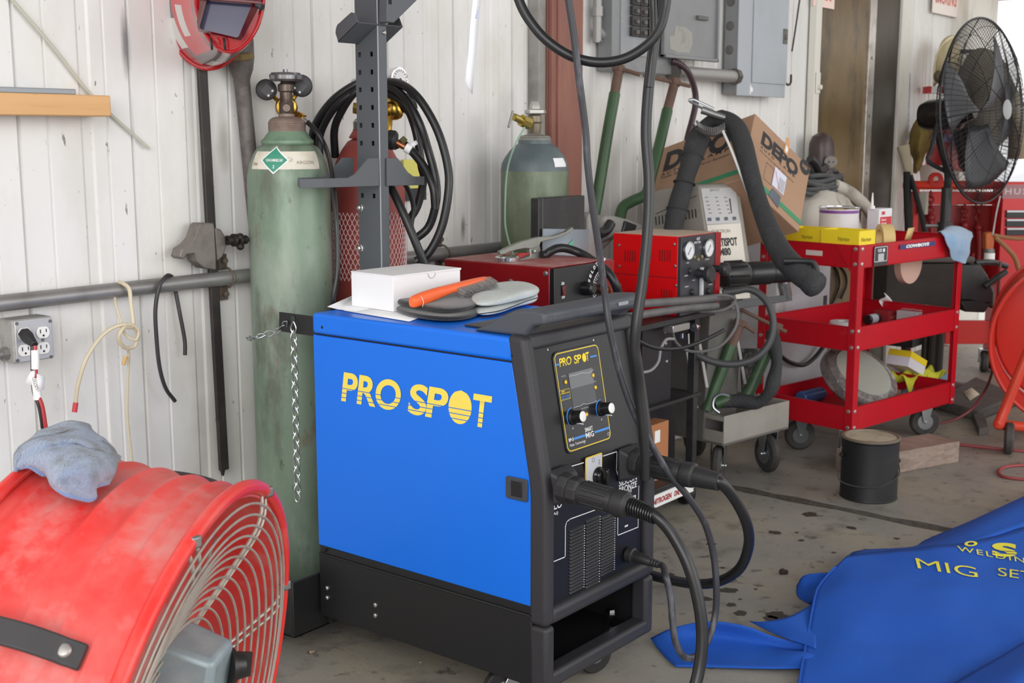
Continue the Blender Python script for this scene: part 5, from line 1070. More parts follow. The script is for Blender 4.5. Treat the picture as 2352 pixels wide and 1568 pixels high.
# ================================================================ torch cables of the welder
TB = M('torch_black', (38, 38, 40), .5, bump=(260, .08))
def torch(root, P, rib, spring):
    a, b = P; d = (b - a).normalized(); L = (b - a).length; x_, y_, z_ = frame_from(d)
    mb = MB(); mb.lathe(a, d, [(.026, 0), (.033, .004), (.033, L * .09), (.030, L * .12)], 9); mb.lathe(a + d * L * .11, d, [(.028, 0), (.031, L * .03), (.031, L * .10), (.026, L * .13)], 9); nut = mb.build('collar_nut', TB, root, bevel=.002)
    MB().lathe(a + d * L * .22, d, [(.024, 0), (.026, L * .03), (.0255, L * .34), (.023, L * .38)], 28).build('sleeve', TB, root)
    for k in range(10):
        an_ = 2 * math.pi * k / 10; c = x_ * math.cos(an_) + y_ * math.sin(an_); s = d.cross(c)
        MB().hexa([a + d * L * .27 + c * .0245 + s * w_ for w_ in (-.0035, .0035)] + [a + d * L * .27 + c * .028 + s * w_ for w_ in (.003, -.003)], [a + d * L * .54 + c * .0245 + s * w_ for w_ in (-.0035, .0035)] + [a + d * L * .54 + c * .028 + s * w_ for w_ in (.003, -.003)]).build('grip_rib', TB, root, bevel=.001)
    MB().lathe(a + d * L * .58, d, [(.022, 0), (.028, L * .02), (.0295, L * .09), (.0285, L * .14), (.020, L * .18)], 12).build('rear_nut', TB, root, bevel=.0015)
    return a, b, d, L, x_, y_
SB = LY - .034
t1 = thing('welding_torch_lead', 'thick black torch lead plugged into the left ALU socket of the welder', 'cable', on(1300, 1120, Y=SB))
a = on(1288, 1116, Y=SB - .001); b = on(1500, 1178, X=a.x + .01)
_, _, d, L, x_, y_ = torch(t1, (a, b), True, True)
mb = MB(); s0 = a + d * L * .72; hel = []
for k in range(241):
    t_ = k / 240; an_ = t_ * 2 * math.pi * 12; r = .0185 - .004 * t_; hel.append(s0 + d * (L * .30 * t_) + (x_ * math.cos(an_) + y_ * math.sin(an_)) * r - V((0, 0, .006 * t_ * t_)))
mb.tube(hel, .0026, n=6, sm=0); mb.build('strain_spring', M('black_spring', (44, 44, 46), .25, .5), t1)
cabl = [a + d * L * .72, a + d * L * .9, b + d * .01 - V((0, 0, .006)), on(1545, 1228, X=a.x + .02), on(1582, 1300, X=a.x + .02), on(1606, 1390, X=a.x + .02), on(1613, 1470, X=a.x + .015), on(1604, 1545, X=a.x), on(1585, 1610, X=a.x - .03), on(1560, 1680, X=a.x - .08)]
MB().tube(cabl, .0125, n=16).build('lead', CAB, t1)
t2 = thing('welding_torch_lead', 'thick black torch lead plugged into the right SILICON BRONZE socket, looping behind the welder', 'cable', on(1460, 1060, Y=SB))
a = on(1452, 1058, Y=SB - .001); b = on(1650, 1106, X=a.x + .01)
_, _, d, L, x_, y_ = torch(t2, (a, b), True, False)
MB().lathe(a + d * L * .74, d, [(.023, 0), (.0235, L * .05), (.020, L * .27), (.016, L * .275)], 24).build('strain_boot', TB, t2)
cabl = [a + d * L * .9, b + d * .005, on(1690, 1150, X=a.x + .06), on(1716, 1205, X=a.x + .11), on(1719, 1255, X=a.x + .16), on(1698, 1306, X=a.x + .20), on(1650, 1335, X=a.x + .23), on(1590, 1340, X=a.x + .23), on(1500, 1322, X=a.x + .22), on(1440, 1300, X=a.x + .22), on(1380, 1310, X=a.x + .24)]
MB().tube(cabl, .0125, n=16).build('lead', CAB, t2)
t3 = thing('control_lead', 'thin black lead looping down from the overhead boom to the small front socket', 'cable', on(1440, 1270, Y=LY))
a = on(1440, 1271, Y=LY - .001); b = on(1512, 1296, X=a.x + .004); d = (b - a).normalized(); L = (b - a).length
mb = MB(); mb.lathe(a, d, [(.017, 0), (.019, .003), (.019, L * .2), (.015, L * .23), (.015, L * .3)], 24); mb.lathe(a + d * L * .28, d, [(.0125, 0), (.0135, .004), (.0115, L * .45), (.009, L * .5), (.0105, L * .54), (.0085, L * .58), (.010, L * .62), (.008, L * .66), (.0095, L * .7), (.0075, L * .74)], 24); mb.build('round_plug', TB, t3)
q = lambda x_, y_, yy: on(x_, y_, Y=yy)
MB().tube([b - d * .006, b + d * .012, q(1528, 1318, 1.37), q(1540, 1370, 1.355), q(1545, 1425, 1.345), q(1552, 1475, 1.335), q(1572, 1508, 1.33), q(1600, 1505, 1.325), q(1626, 1470, 1.32), q(1643, 1410, 1.32), q(1645, 1340, 1.32), q(1638, 1270, 1.33), q(1618, 1200, 1.34), q(1580, 1140, 1.36), q(1535, 1085, 1.39), q(1490, 1010, 1.42), q(1455, 945, 1.44), q(1428, 870, 1.46), q(1410, 800, 1.475), q(1398, 740, 1.485), q(1390, 680, 1.495), q(1378, 590, 1.50), q(1362, 480, 1.505), q(1350, 380, 1.51), q(1345, 300, 1.515), q(1330, 180, 1.52), q(1318, 80, 1.525), q(1306, 0, 1.53), q(1296, -70, 1.535), q(1292, -140, 1.56)], .0078, n=14).build('lead', M('scuffed_black_lead', (52, 52, 58), .42, dirt=[((110, 110, 122), 30, .55, .7, .6)], stretch=(1, 1, .3)), t3)
t4 = thing('overhead_cable', 'thick black cable sagging in a big loop from the boom then dropping behind the welder', 'cable', on(1500, 200, Y=1.75))
q = lambda x_, y_, dd: on(x_, y_, D=dd)
MB().tube([q(1176, -120, 2.6), q(1180, -50, 2.6), q(1192, 0, 2.6), q(1215, 45, 2.6), q(1255, 92, 2.6), q(1310, 128, 2.6), q(1370, 143, 2.6), q(1430, 136, 2.6), q(1480, 108, 2.6), q(1513, 70, 2.6), q(1528, 20, 2.6), q(1532, -40, 2.6), q(1530, -150, 2.62)], .0105, n=14).build('loop', CAB, t4)
MB().tube([q(1522, -140, 2.64), q(1516, -70, 2.66), q(1514, 0, 2.66), q(1508, 60, 2.66), q(1498, 130, 2.66), q(1488, 220, 2.66), q(1484, 310, 2.66), q(1490, 400, 2.66), q(1490, 480, 2.66), q(1484, 570, 2.66), q(1474, 660, 2.66), q(1462, 740, 2.66), q(1458, 800, 2.67), q(1462, 840, 2.68), q(1468, 900, 2.70), q(1478, 1000, 2.72), q(1482, 1100, 2.74)], .0118, n=14).build('drop', CAB, t4)
MB().tube([q(1508, -140, 2.63), q(1500, -70, 2.63), q(1500, 0, 2.63), q(1502, 60, 2.64), q(1498, 120, 2.645), q(1490, 200, 2.65)], .008, n=12).build('drop', CAB, t4)

# ================================================================ blue machine cover crumpled on the floor
BC = M('blue_cover_cloth', (34, 84, 176), .75, dirt=[((38, 92, 184), 3, .45, .7, .6)], bump=(240, .15), spec=.2)
cv = thing('machine_cover', 'blue cloth machine cover with yellow lettering crumpled on the concrete floor', 'cover', on(2100, 1420, Z=0))
f0 = lambda x_, y_, z=0: on(x_, y_, Z=z)
main = [
 [f0(1832, 1590, .012), f0(1843, 1520, .03), f0(1856, 1450, .05), f0(1868, 1390, .07), f0(1885, 1340, .085), f0(1945, 1279, .11)],
 [f0(1930, 1600, .012), f0(1940, 1520, .035), f0(1948, 1450, .058), f0(1955, 1390, .08), f0(1965, 1335, .098), f0(1998, 1268, .115)],
 [f0(2030, 1610, .012), f0(2040, 1520, .034), f0(2048, 1450, .056), f0(2055, 1390, .078), f0(2062, 1335, .098), f0(2085, 1262, .115)],
 [f0(2150, 1620, .014), f0(2160, 1530, .03), f0(2168, 1450, .052), f0(2172, 1390, .074), f0(2175, 1330, .096), f0(2200, 1252, .12)],
 [f0(2290, 1620, .018), f0(2300, 1530, .024), f0(2300, 1450, .048), f0(2300, 1390, .07), f0(2300, 1320, .095), f0(2310, 1222, .13)],
 [f0(2440, 1620, .02), f0(2440, 1530, .022), f0(2430, 1450, .044), f0(2430, 1390, .066), f0(2430, 1310, .095), f0(2430, 1180, .15)]]
def cvp(u, v):
    p = bilerp(main, u, v); return p + V((0, 0, max(-p.z + .004, mnoise.noise(p * 5) * .012 + mnoise.noise(p * 12) * .004)))
mb = MB(); mb.grid(cloth(cvp, 40, 36)); mb.build('front_panel', BC, cv, solid=.003)
back = [[f0(1945, 1280, .11), f0(1960, 1268, .06), f0(1990, 1262, .004)], [f0(2085, 1264, .115), f0(2090, 1258, .07), f0(2095, 1256, .004)], [f0(2200, 1254, .118), f0(2190, 1225, .10), f0(2130, 1238, .004)], [f0(2310, 1222, .13), f0(2300, 1170, .13), f0(2240, 1192, .004)], [f0(2430, 1178, .15), f0(2430, 1110, .15), f0(2400, 1120, .004)]]
MB().grid(cloth(lambda u, v: bilerp(back, u, v), 24, 14)).build('back_fold', BC, cv, solid=.003)
flap = [[f0(1494, 1466, .010), f0(1512, 1490, .004), f0(1532, 1512, .004), f0(1552, 1530, .005)], [f0(1550, 1440, .045), f0(1565, 1470, .02), f0(1590, 1500, .008), f0(1610, 1531, .006)], [f0(1630, 1427, .07), f0(1640, 1462, .025), f0(1670, 1500, .01), f0(1690, 1533, .008)], [f0(1710, 1437, .065), f0(1735, 1475, .02), f0(1760, 1505, .014), f0(1775, 1535, .01)], [f0(1780, 1462, .04), f0(1800, 1490, .014), f0(1840, 1500, .035), f0(1850, 1535, .012)], [f0(1850, 1480, .03), f0(1870, 1495, .02), f0(1890, 1505, .03), f0(1900, 1536, .012)]]
MB().grid(cloth(lambda u, v: bilerp(flap, u, v), 30, 18)).build('side_flap', BC, cv, solid=.003)
fl2 = [[f0(1720, 1426, .035), f0(1748, 1440, .035), f0(1782, 1457, .035)], [f0(1760, 1427, .05), f0(1790, 1445, .045), f0(1812, 1468, .04)], [f0(1815, 1415, .06), f0(1832, 1445, .05), f0(1845, 1478, .04)], [f0(1870, 1385, .06), f0(1872, 1430, .05), f0(1875, 1490, .04)]]
MB().grid(cloth(lambda u, v: bilerp(fl2, u, v), 18, 12)).build('side_flap', BC, cv, solid=.003)
fl4 = [[f0(2120, 1620, .03), f0(2205, 1560, .045), f0(2290, 1512, .062), f0(2360, 1470, .07), f0(2430, 1430, .075)], [f0(2230, 1660, .06), f0(2290, 1600, .085), f0(2350, 1550, .10), f0(2400, 1510, .105), f0(2460, 1470, .11)], [f0(2330, 1700, .05), f0(2380, 1650, .06), f0(2430, 1600, .06), f0(2470, 1560, .06), f0(2520, 1510, .06)]]
MB().grid(cloth(lambda u, v: bilerp(fl4, u, v), 16, 20)).build('side_flap', BC, cv, solid=.003)
fl3 = [[f0(1830, 1345, .02), f0(1833, 1370, .006), f0(1862, 1388, .004)], [f0(1850, 1320, .06), f0(1852, 1350, .03), f0(1875, 1380, .03)], [f0(1905, 1314, .075), f0(1890, 1335, .05), f0(1885, 1360, .05)]]
MB().grid(cloth(lambda u, v: bilerp(fl3, u, v), 14, 10)).build('side_flap', BC, cv, solid=.003)
mb = MB(); mb.tube([cvp(0, v / 12) + V((0, 0, .002)) for v in range(12)], .0032, n=6, sm=3); mb.build('hem', BC, cv)
YC = M('cover_yellow', (222, 212, 60), .6)
def onsurf(px, py):
    """where a photo ray meets the front panel"""
    best = None
    for _ in (0,):
        u, v = .7, .8
        for it in range(40):
            p = cvp(u, v); e = 1e-3
            def pj(p): d = p - EYE; z = d.dot(FWD); return 1176 + FPX * d.dot(RIGHT) / z, 784 - FPX * d.dot(UP) / z
            x0_, y0_ = pj(p); xu, yu = pj(cvp(u + e, v)); xv, yv = pj(cvp(u, v + e))
            a, b, c, d = (xu - x0_) / e, (xv - x0_) / e, (yu - y0_) / e, (yv - y0_) / e; det = a * d - b * c
            if abs(det) < 1e-9: break
            rx, ry = px - x0_, py - y0_; u = min(1.2, max(-.1, u + .7 * (d * rx - b * ry) / det)); v = min(1.05, max(-.1, v + .7 * (-c * rx + a * ry) / det))
    return cvp(u, v)
def covertext(s, A, B, Cq, wd_, ht_, **k):
    """lettering lying on the cloth: A lower left, B lower right, Cq upper left (photo pixels)"""
    bl_, br_, tl_ = [onsurf(*p_) for p_ in (A, B, Cq)]
    text(s, (0, 0, 0), (1, 0, 0), (0, 1, 0), wd_, ht_, YC, cv, warp=lambda x, y: (lambda p_: p_ + V((0, 0, .0045)))(onsurf(A[0] + (B[0] - A[0]) * x / wd_ + (Cq[0] - A[0]) * y / ht_, A[1] + (B[1] - A[1]) * x / wd_ + (Cq[1] - A[1]) * y / ht_)), **k)
covertext('MIG', (2108, 1308), (2247, 1330), (2102, 1284), .2, .05, bold=-.004)
covertext('SETUP', (2292, 1325), (2440, 1345), (2292, 1306), .2, .05, bold=-.004)
covertext('WELDING', (2200, 1268), (2385, 1302), (2198, 1256), .2, .03, bold=.0, space=1.2)
covertext('S', (2278, 1280), (2336, 1283), (2278, 1248), .05, .06, bold=.05, bands=[(.2, .25), (.38, .42)])
covertext('O', (2215, 1258), (2245, 1257), (2215, 1246), .05, .06, bold=.05)
# ================================================================ black bench cart with the two red machines
BKS = M('dusty_black_steel', (36, 36, 38), .5, dirt=[((72, 70, 68), 9, .5, .72, .5)])
SX0, SX1, SY0, SY1, SZ = 2.84, 3.80, 2.095, 2.383, .70
st = thing('bench_cart', 'black steel bench cart under the two red machines', 'cart', ((SX0 + SX1) / 2, 2.33, 0))
MB().box((SX0, SY0, SZ - .02), (SX1, SY1, SZ)).box((SX0, SY1, SZ - .02), (3.165, 2.56, SZ)).build('top_shelf', BKS, st, bevel=.003)
MB().box((SX0, SY0 + .02, .40), (SX1 - .05, SY1, .412)).build('middle_shelf', BKS, st, bevel=.002)
MB().box((SX0, SY0, .10), (SX1 - .03, SY1, .135)).build('base_shelf', BKS, st, bevel=.003)
for x_ in (SX0, SX1 - .085):
    for y_ in (SY0 + .03, SY1 - .03): MB().box((x_, y_, .135), (x_ + .03, y_ + .028, SZ - .02)).build('leg', BKS, st, bevel=.002)
a, b = on(1500, 960, Y=SY0 + .12), on(1552, 960, Y=SY0 + .12); MB().box((a.x - .25, SY0 + .12, .135), (b.x, SY0 + .135, .40)).build('side_plate', M('blue_black_plate', (26, 28, 34), .4), st, bevel=.002)
for px, py in ((1527, 762), (1529, 789), (1531, 830)): MB().lathe(on(px, py, Y=SY0 + .05), (0, -1, 0), [(.007, 0), (.006, .003), (.002, .004)], 10).build('bolt', BOLT, st)
MB().box((on(1475, 800, Y=SY0 + .05).x, SY0 + .05, .412), (on(1542, 800, Y=SY0 + .05).x, SY0 + .06, SZ - .02)).build('control_plate', M('blue_black_plate', (26, 28, 34), .4), st)
caster(SX1 - .07, SY0 + .05, .10, .046, .03, 1.2, st, metal=STEEL, offs=.02); caster(SX0 + .1, SY0 + .05, .10, .046, .03, .6, st, metal=STEEL, offs=.02)
a, b = on(1497, 1137, Y=SY0 - .002), on(1592, 1103, Y=SY0 - .002)
lbz = MB().box((a.x - .03, SY0 - .004, .075), (b.x, SY0 - .0005, .118)).build('gas_label', WHITE, st)
text('NITROGEN', (a.x + .004, SY0 - .0041, .086), UX, (0, 0, 1), .12, .02, M('label_red', (168, 40, 46), .6), lbz, bold=.04, shear=.15, lift=.0008); text('ONLY', (a.x + .14, SY0 - .0041, .086), UX, (0, 0, 1), .05, .02, MATS['label_red'], lbz, bold=.04, shear=.15, lift=.0008)
# small brown carton on the base shelf
a, b = on(1480, 1040, Y=SY0 + .06), on(1532, 1040, Y=SY0 + .06)
ct = thing('carton', 'small brown carton with white label on the base of the black bench cart', 'box', (a.x, SY0 + .1, .135))
KR = M('orange_cardboard', (176, 116, 74), .75)
MB().box((a.x - .08, SY0 + .055, .1352), (b.x, SY0 + .115, .335)).build('carton_body', KR, ct, bevel=.002)
c = on(1512, 1001, Y=SY0 + .054); MB().box(c + V((-.022, 0, -.022)), c + V((.012, .0006, .02))).build('label_sticker', WHITE, ct)
# --- red spot timer
RM = M('red_machine_paint', (156, 14, 22), .35, spec=.3, dirt=[((186, 30, 36), 3, .45, .7, .4)])
DR = M('deep_red_paint', (132, 18, 24), .35, spec=.3, dirt=[((160, 36, 42), 3, .45, .7, .4)])
DTOP = M('dusty_red_top', (160, 88, 88), .6, dirt=[((190, 160, 152), 7, .42, .65, .8)])
sx0, sx1, sz = 2.853, 3.163, .924
sp_ = thing('spot_timer', 'dark red spot weld timer box with black front and WELD TIME dial', 'welding machine', (3.0, 2.3, SZ))
MB().box((sx0, 2.115, SZ + .001), (sx1, 2.52, sz)).build('case', DR, sp_, bevel=.004)
MB().box((sx0 + .003, 2.112, sz), (sx1 - .003, 2.518, sz + .0015)).build('dusty_lid', DTOP, sp_)
a = on(1381, 650, Y=2.10).x
pn = MB().box((sx0 + .002, 2.10, SZ + .004), (a, 2.116, sz - .003)).build('front_panel', M('front_black', (24, 24, 27), .35), sp_, bevel=.001)
MB().box((a, 2.098, SZ + .002), (sx1, 2.116, sz)).build('front_cheek', DR, sp_, bevel=.002)
for px, py in ((1254, 628), (1174, 646)): c = on(px, py, X=sx0); MB().lathe(c, (-1, 0, 0), [(.0085, 0), (.008, .003), (.003, .005)], 14).build('screw', BOLT, sp_)
c = on(1387, 660, Y=2.0995); mb = MB()
for k in range(15):
    an_ = math.radians(95 + 110 * k / 14); d = V((math.cos(an_), 0, math.sin(an_))); s = V((-d.z, 0, d.x)) * .0009; p, q_ = c + d * (.05 if k % 2 else .044), c + d * .058
    mb.quad(p - s, q_ - s, q_ + s, p + s)
arc = [c + V((math.cos(t), 0, math.sin(t))) * .058 for t in [math.radians(95 + 110 * k / 24) for k in range(25)]]; arc2 = [c + V((math.cos(t), 0, math.sin(t))) * .060 for t in [math.radians(95 + 110 * k / 24) for k in range(25)]]
mb.add(arc + arc2, [(i, i + 1, i + 26, i + 25) for i in range(24)]); mb.build('dial_scale', LINE, pn)
for s, an0, an1 in (('WELD', 160, 128), ('TIME', 118, 88)):
    for k, ch_ in enumerate(s):
        t = math.radians(an0 + (an1 - an0) * k / 3); d = V((math.cos(t), 0, math.sin(t))); u = V((d.z, 0, -d.x)); text(ch_, c + d * .078 - u * .006, u, d, .010, .012, LINE, pn, bold=.04)
text('ON', on(1289, 655, Y=2.0995), UX, (0, 0, 1), .014, .009, LINE, pn, bold=.04); text('OFF', on(1290, 686, Y=2.0995), UX, (0, 0, 1), .016, .009, LINE, pn, bold=.04)
c = on(1295, 668, Y=2.099); MB().box(c + V((-.009, -.004, -.014)), c + V((.009, .001, .016))).build('rocker_switch', M('rocker_red', (84, 22, 24), .3), pn, bevel=.002)
c = on(1343, 662, Y=2.099); MB().lathe(c, (0, -1, 0), [(.022, 0), (.021, .008), (.018, .03), (.012, .034)], 22).build('knob', M('knob_black', (26, 26, 28), .25), pn)
c = on(1383, 664, Y=2.099); MB().lathe(c, (0, -1, 0), [(.015, 0), (.015, .02), (.010, .028)], 18).build('terminal', M('copper', (176, 112, 78), .35, .8), pn)
# things on the spot timer
c = on(1165, 600, X=sx0 + .042); o = MB().lathe((c.x, c.y, sz + .0015), (0, 0, 1), [(.034, 0), (.037, .004), (.037, .014), (.033, .018), (.014, .019)], 32).build('chrome_puck', CHROME); tag(o, 'shiny chrome disc weight on the dark red spot timer', 'disc')
c7 = lambda x_, y_, yy=2.30: on(1150 + x_ / 7.127, 480 + y_ / 7.127, Y=yy)
GCM = M('cast_grey_clamp', (152, 154, 148), .4, .6, dirt=[((118, 120, 114), 12, .5, .7, .5)])
gcl = thing('ground_clamp', 'grey spring ground clamp with black lead lying on the dark red spot timer', 'clamp', c7(500, 880))
MB().prism([c7(*p) for p in ((0, 690), (200, 592), (350, 527), (620, 456), (850, 446), (1060, 376), (1185, 290), (1190, 330), (1130, 392), (950, 474), (720, 524), (655, 545), (640, 600), (560, 640), (480, 650), (400, 642), (280, 665), (150, 700), (60, 740), (0, 745))], (0, .014, 0)).build('upper_jaw', GCM, gcl, bevel=.002)
MB().prism([c7(x_, y_, 2.304) for x_, y_ in ((480, 640), (640, 590), (665, 700), (650, 750), (720, 795), (900, 765), (1060, 755), (1230, 765), (1285, 803), (1100, 818), (800, 850), (640, 880), (450, 890), (200, 880), (0, 880), (0, 835), (200, 835), (400, 800), (490, 770))], (0, .014, 0)).build('lower_jaw', GCM, gcl, bevel=.002)
MB().prism([c7(x_, y_, 2.298) for x_, y_ in ((210, 825), (250, 770), (330, 720), (485, 715), (488, 745), (400, 770), (300, 820))], (0, .012, 0)).build('red_grip', M('grip_red', (160, 44, 46), .5), gcl, bevel=.002)
MB().lathe(c7(553, 695, 2.299), (0, -1, 0), [(.006, 0), (.005, .003), (.002, .004)], 12).build('rivet', BOLT, gcl); MB().cyl(c7(130, 795, 2.31), c7(60, 790, 2.31), .008).build('copper_jaw', M('copper', (176, 112, 78), .35, .8), gcl)
MB().tube([c7(665, 755, 2.295), c7(740, 745, 2.29), c7(820, 690, 2.28), c7(920, 645, 2.27), c7(1040, 640, 2.26), c7(1200, 680, 2.24), c7(1360, 750, 2.21), c7(1500, 840, 2.17), c7(1620, 920, 2.12), c7(1730, 1010, 2.08), c7(1820, 1120, 2.06), c7(1880, 1240, 2.05), c7(1920, 1350, 2.05), c7(1960, 1500, 2.05), c7(1980, 1700, 2.06)], .0135, n=14).build('lead', CAB, gcl)
# grey sheet and black case behind them
o = MB().add([on(1247, 525, Y=2.343), on(1352, 527, Y=2.343), on(1348, 700, Y=2.337), on(1244, 700, Y=2.337)], [(0, 1, 2, 3)]).build('grey_sheet', M('grey_plastic_sheet', (150, 158, 168), .4), solid=.004); tag(o, 'small grey plastic sheet standing behind the ground clamp', 'sheet')
c = on(1312, 562, Y=2.336); mb = MB()
mb.add([c + V(p) for p in ((-.022, 0, -.012), (-.012, 0, .006), (.004, 0, .012), (.012, 0, .022), (.010, 0, -.004), (.004, 0, -.016))], [tuple(range(6))]); mb.build('green_mark', M('green_smear', (96, 176, 140), .5), o)
a = on(1237, 500, Y=2.352); b = on(1343, 500, Y=2.352)
bc_ = thing('black_case', 'matt black upright case standing in front of the rear green cylinder', 'case', (a.x, 2.36, SZ))
x_l = a.x; yl = on(1206, 500, X=x_l).y
zk = on(1290, 452, Y=2.352).z; MB().box((x_l, 2.352, SZ + .001), (b.x, 2.384, zk)).build('case_body', BKS, bc_, bevel=.003)
MB().box((x_l + .018, 2.3505, SZ + .001), (x_l + .021, 2.3525, zk)).build('corner_edge', M('scuffed_edge', (96, 94, 92), .5), bc_)
# grey hand tool lying behind the red machines
tl = thing('sander', 'dusty grey hand tool with black yoke behind the bright red machine', 'power tool', on(1430, 520, Y=2.46))
TG = M('dusty_tool_grey', (142, 140, 136), .6, dirt=[((176, 172, 166), 9, .45, .7, .6)])
q = lambda x_, y_, yy=2.44: on(1050 + x_ / 3.92, 300 + y_ / 3.92, Y=yy)
MB().prism([q(*p) for p in ((1340, 760), (1420, 765), (1560, 800), (1700, 850), (1740, 920), (1440, 960), (1300, 1100), (1230, 1060), (1300, 900))], (0, .09, 0)).build('tool_body', TG, tl, bevel=.012, seg=3)
MB().prism([q(x_, y_, 2.43) for x_, y_ in ((1520, 810), (1622, 850), (1590, 960), (1490, 930))], (0, .1, 0)).build('dark_window', M('dark_plastic', (42, 42, 44), .4), tl, bevel=.004)
MB().tube([q(1200, 740, 2.42), q(1210, 860, 2.42), q(1270, 920, 2.42), q(1340, 900, 2.42), q(1385, 830, 2.42)], .018, n=10).build('yoke', BKS, tl)
MB().prism([q(x_, y_, 2.40) for x_, y_ in ((1180, 760), (1230, 730), (1250, 900), (1290, 1040), (1290, 1900), (1170, 1900))], (0, .05, 0)).build('rear_housing', TG, tl, bevel=.008)
mb = MB()
for k in range(9): mb.tube([q(1285 + k * 14, 1010 - k * 4, 2.436), q(1400 + k * 6, 920 - k * 5 + 30, 2.436)], .0012, n=4, sm=0)
o = mb.build('cooling_rib', M('rib_dark', (92, 90, 86), .6), tl); o['kind'] = 'stuff'
# --- bright red hot air machine
hx0, hx1, hy1, hz = 3.564, 3.828, 2.371, .968
BR = M('bright_red_paint', (214, 14, 20), .36, spec=.25)
hd = thing('plastic_welder', 'bright red box machine with two pressure gauges on the black bench cart', 'welding machine', (3.7, 2.23, SZ))
MB().box((hx0, 2.112, SZ + .001), (hx1, hy1, hz)).build('case', BR, hd, bevel=.003)
MB().box((hx0 + .002, 2.112, hz), (hx1 - .002, hy1 - .002, hz + .0012)).build('dusty_lid', M('cream_dust', (196, 176, 158), .7), hd)
xr_ = on(1642, 600, Y=2.10).x
fp_ = MB().box((hx0 + .001, 2.10, SZ + .002), (xr_, 2.113, hz - .002)).build('front_panel', M('panel_charcoal', (58, 58, 64), .35), hd, bevel=.001)
MB().box((xr_, 2.096, SZ + .001), (hx1, 2.113, hz)).build('front_cheek', RM, hd, bevel=.002)
SLT = M('slot_black3', (40, 10, 12), .7)
for cx_, cy_ in ((1447, 588), (1527, 587), (1451, 678), (1531, 678)):
    c = on(cx_, cy_, X=hx0 - .0004)
    for k in range(5): MB().box((hx0 - .0006, c.y - .020 + k * .010 - .0014, c.z - .019), (hx0 + .001, c.y - .020 + k * .010 + .0014, c.z + .019)).build('vent_slot', SLT, hd)
for px, py in ((1422, 563), (1549, 561), (1423, 611), (1551, 611), (1425, 655), (1553, 656)): MB().lathe(on(px, py, X=hx0), (-1, 0, 0), [(.0052, 0), (.005, .002), (.002, .0032)], 12).build('screw', BOLT, hd)
z_ = on(1480, 633, X=hx0).z; MB().box((hx0 - .0005, 2.113, z_ - .001), (hx0 + .001, hy1, z_ + .001)).build('seam', SLT, hd)
for px, py in ((1579, 576), (1624, 570)):
    c = on(px, py, Y=2.0995); g = MB().lathe(c, (0, -1, 0), [(.030, 0), (.032, .002), (.032, .010), (.028, .011), (.028, .008)], 30).build('gauge', ZINC, fp_)
    MB().lathe(c - V((0, .0075, 0)), (0, -1, 0), [(.0278, 0), (.0278, .0006)], 28).build('dial', M('dial_white', (236, 236, 236), .3), g)
    MB().tube([c + V((-.010, -.009, -.012)), c + V((.010, -.009, .012))], .0012, n=5, sm=0).build('needle', M('needle_blue', (60, 84, 130), .4), g)
text('HOT', on(1600, 552, Y=2.0992), UX, (0, 0, 1), .022, .010, LINE, fp_, bold=.03); text('SPOTTER', on(1594, 560, Y=2.0992), UX, (0, 0, 1), .044, .007, LINE, fp_, bold=.02)
for px, py in ((1594, 590), (1603, 596), (1612, 589)): MB().lathe(on(px, py, Y=2.0995), (0, -1, 0), [(.006, 0), (.005, .004), (.002, .005)], 10).build('indicator', M('olive_lens', (150, 140, 96), .3), fp_)
c = on(1603, 628, Y=2.0995); MB().lathe(c, (0, -1, 0), [(.016, 0), (.013, .02), (.013, .03), (.028, .034), (.030, .05), (.024, .056)], 14).build('knob', M('knob_soft_black', (46, 46, 48), .45), fp_)
c = on(1638, 616, Y=2.0995); MB().lathe(c, (0, -1, 0), [(.012, 0), (.012, .03), (.022, .033), (.024, .052), (.018, .06)], 14).build('knob', MATS['knob_soft_black'], fp_)
for px, py in ((1583, 622), (1622, 622), (1588, 670), (1625, 668)): MB().lathe(on(px, py, Y=2.0995), (0, -1, 0), [(.011, 0), (.010, .008), (.006, .012)], 14).build('small_knob', MATS['knob_soft_black'], fp_)
c = on(1609, 650, Y=2.0995); MB().box(c + V((-.009, -.012, -.075)), c + V((.003, 0, .055))).build('flow_tube', M('pale_flow_tube', (206, 208, 210), .25), fp_, bevel=.002)
for k, (px, py, w_) in enumerate(((1577, 605, 6), (1620, 597, 10), (1572, 635, 8), (1618, 640, 12), (1573, 660, 9), (1628, 655, 9), (1590, 645, 7))): a = on(px, py, Y=2.0993); MB().box(a, a + V((w_ * .0028, .0003, .0035))).build('printed_caption', M('grey_white', (180, 180, 182), .6), fp_)
# ================================================================ grey multi-spot welder on its cart
GK = V((3.96, 2.135, 0)); ga = math.radians(-9); GD = V((math.cos(ga), math.sin(ga), 0)); GN = V((-GD.y, GD.x, 0))
def gw(u, n_, z): return GK + GD * u + GN * n_ + V((0, 0, z))
def gon(px, py, n_): return onp(px, py, GK + GN * n_, GN)
def gou(px, py, u): return onp(px, py, GK + GD * u, GD)
GB = M('putty_grey', (150, 146, 138), .55, dirt=[((124, 120, 112), 5, .45, .7, .5)]); GBD = M('dusty_dark_grey', (104, 102, 98), .6, dirt=[((78, 76, 72), 7, .45, .7, .6)])
mw = thing('spot_welder', 'putty grey spot welder with tilted cream control panel on a low wheeled cart', 'welding machine', gw(.2, .22, 0))
L_, Wd = .408, .46
mb = MB(); mb.hexa([gw(0, 0, .17), gw(L_, 0, .17), gw(L_, Wd, .17), gw(0, Wd, .17)], [gw(0, 0, .182), gw(L_, 0, .182), gw(L_, Wd, .182), gw(0, Wd, .182)])
mb.hexa([gw(0, 0, .17), gw(L_, 0, .17), gw(L_, .006, .17), gw(0, .006, .17)], [gw(0, 0, .283), gw(L_, 0, .283), gw(L_, .006, .283), gw(0, .006, .283)])
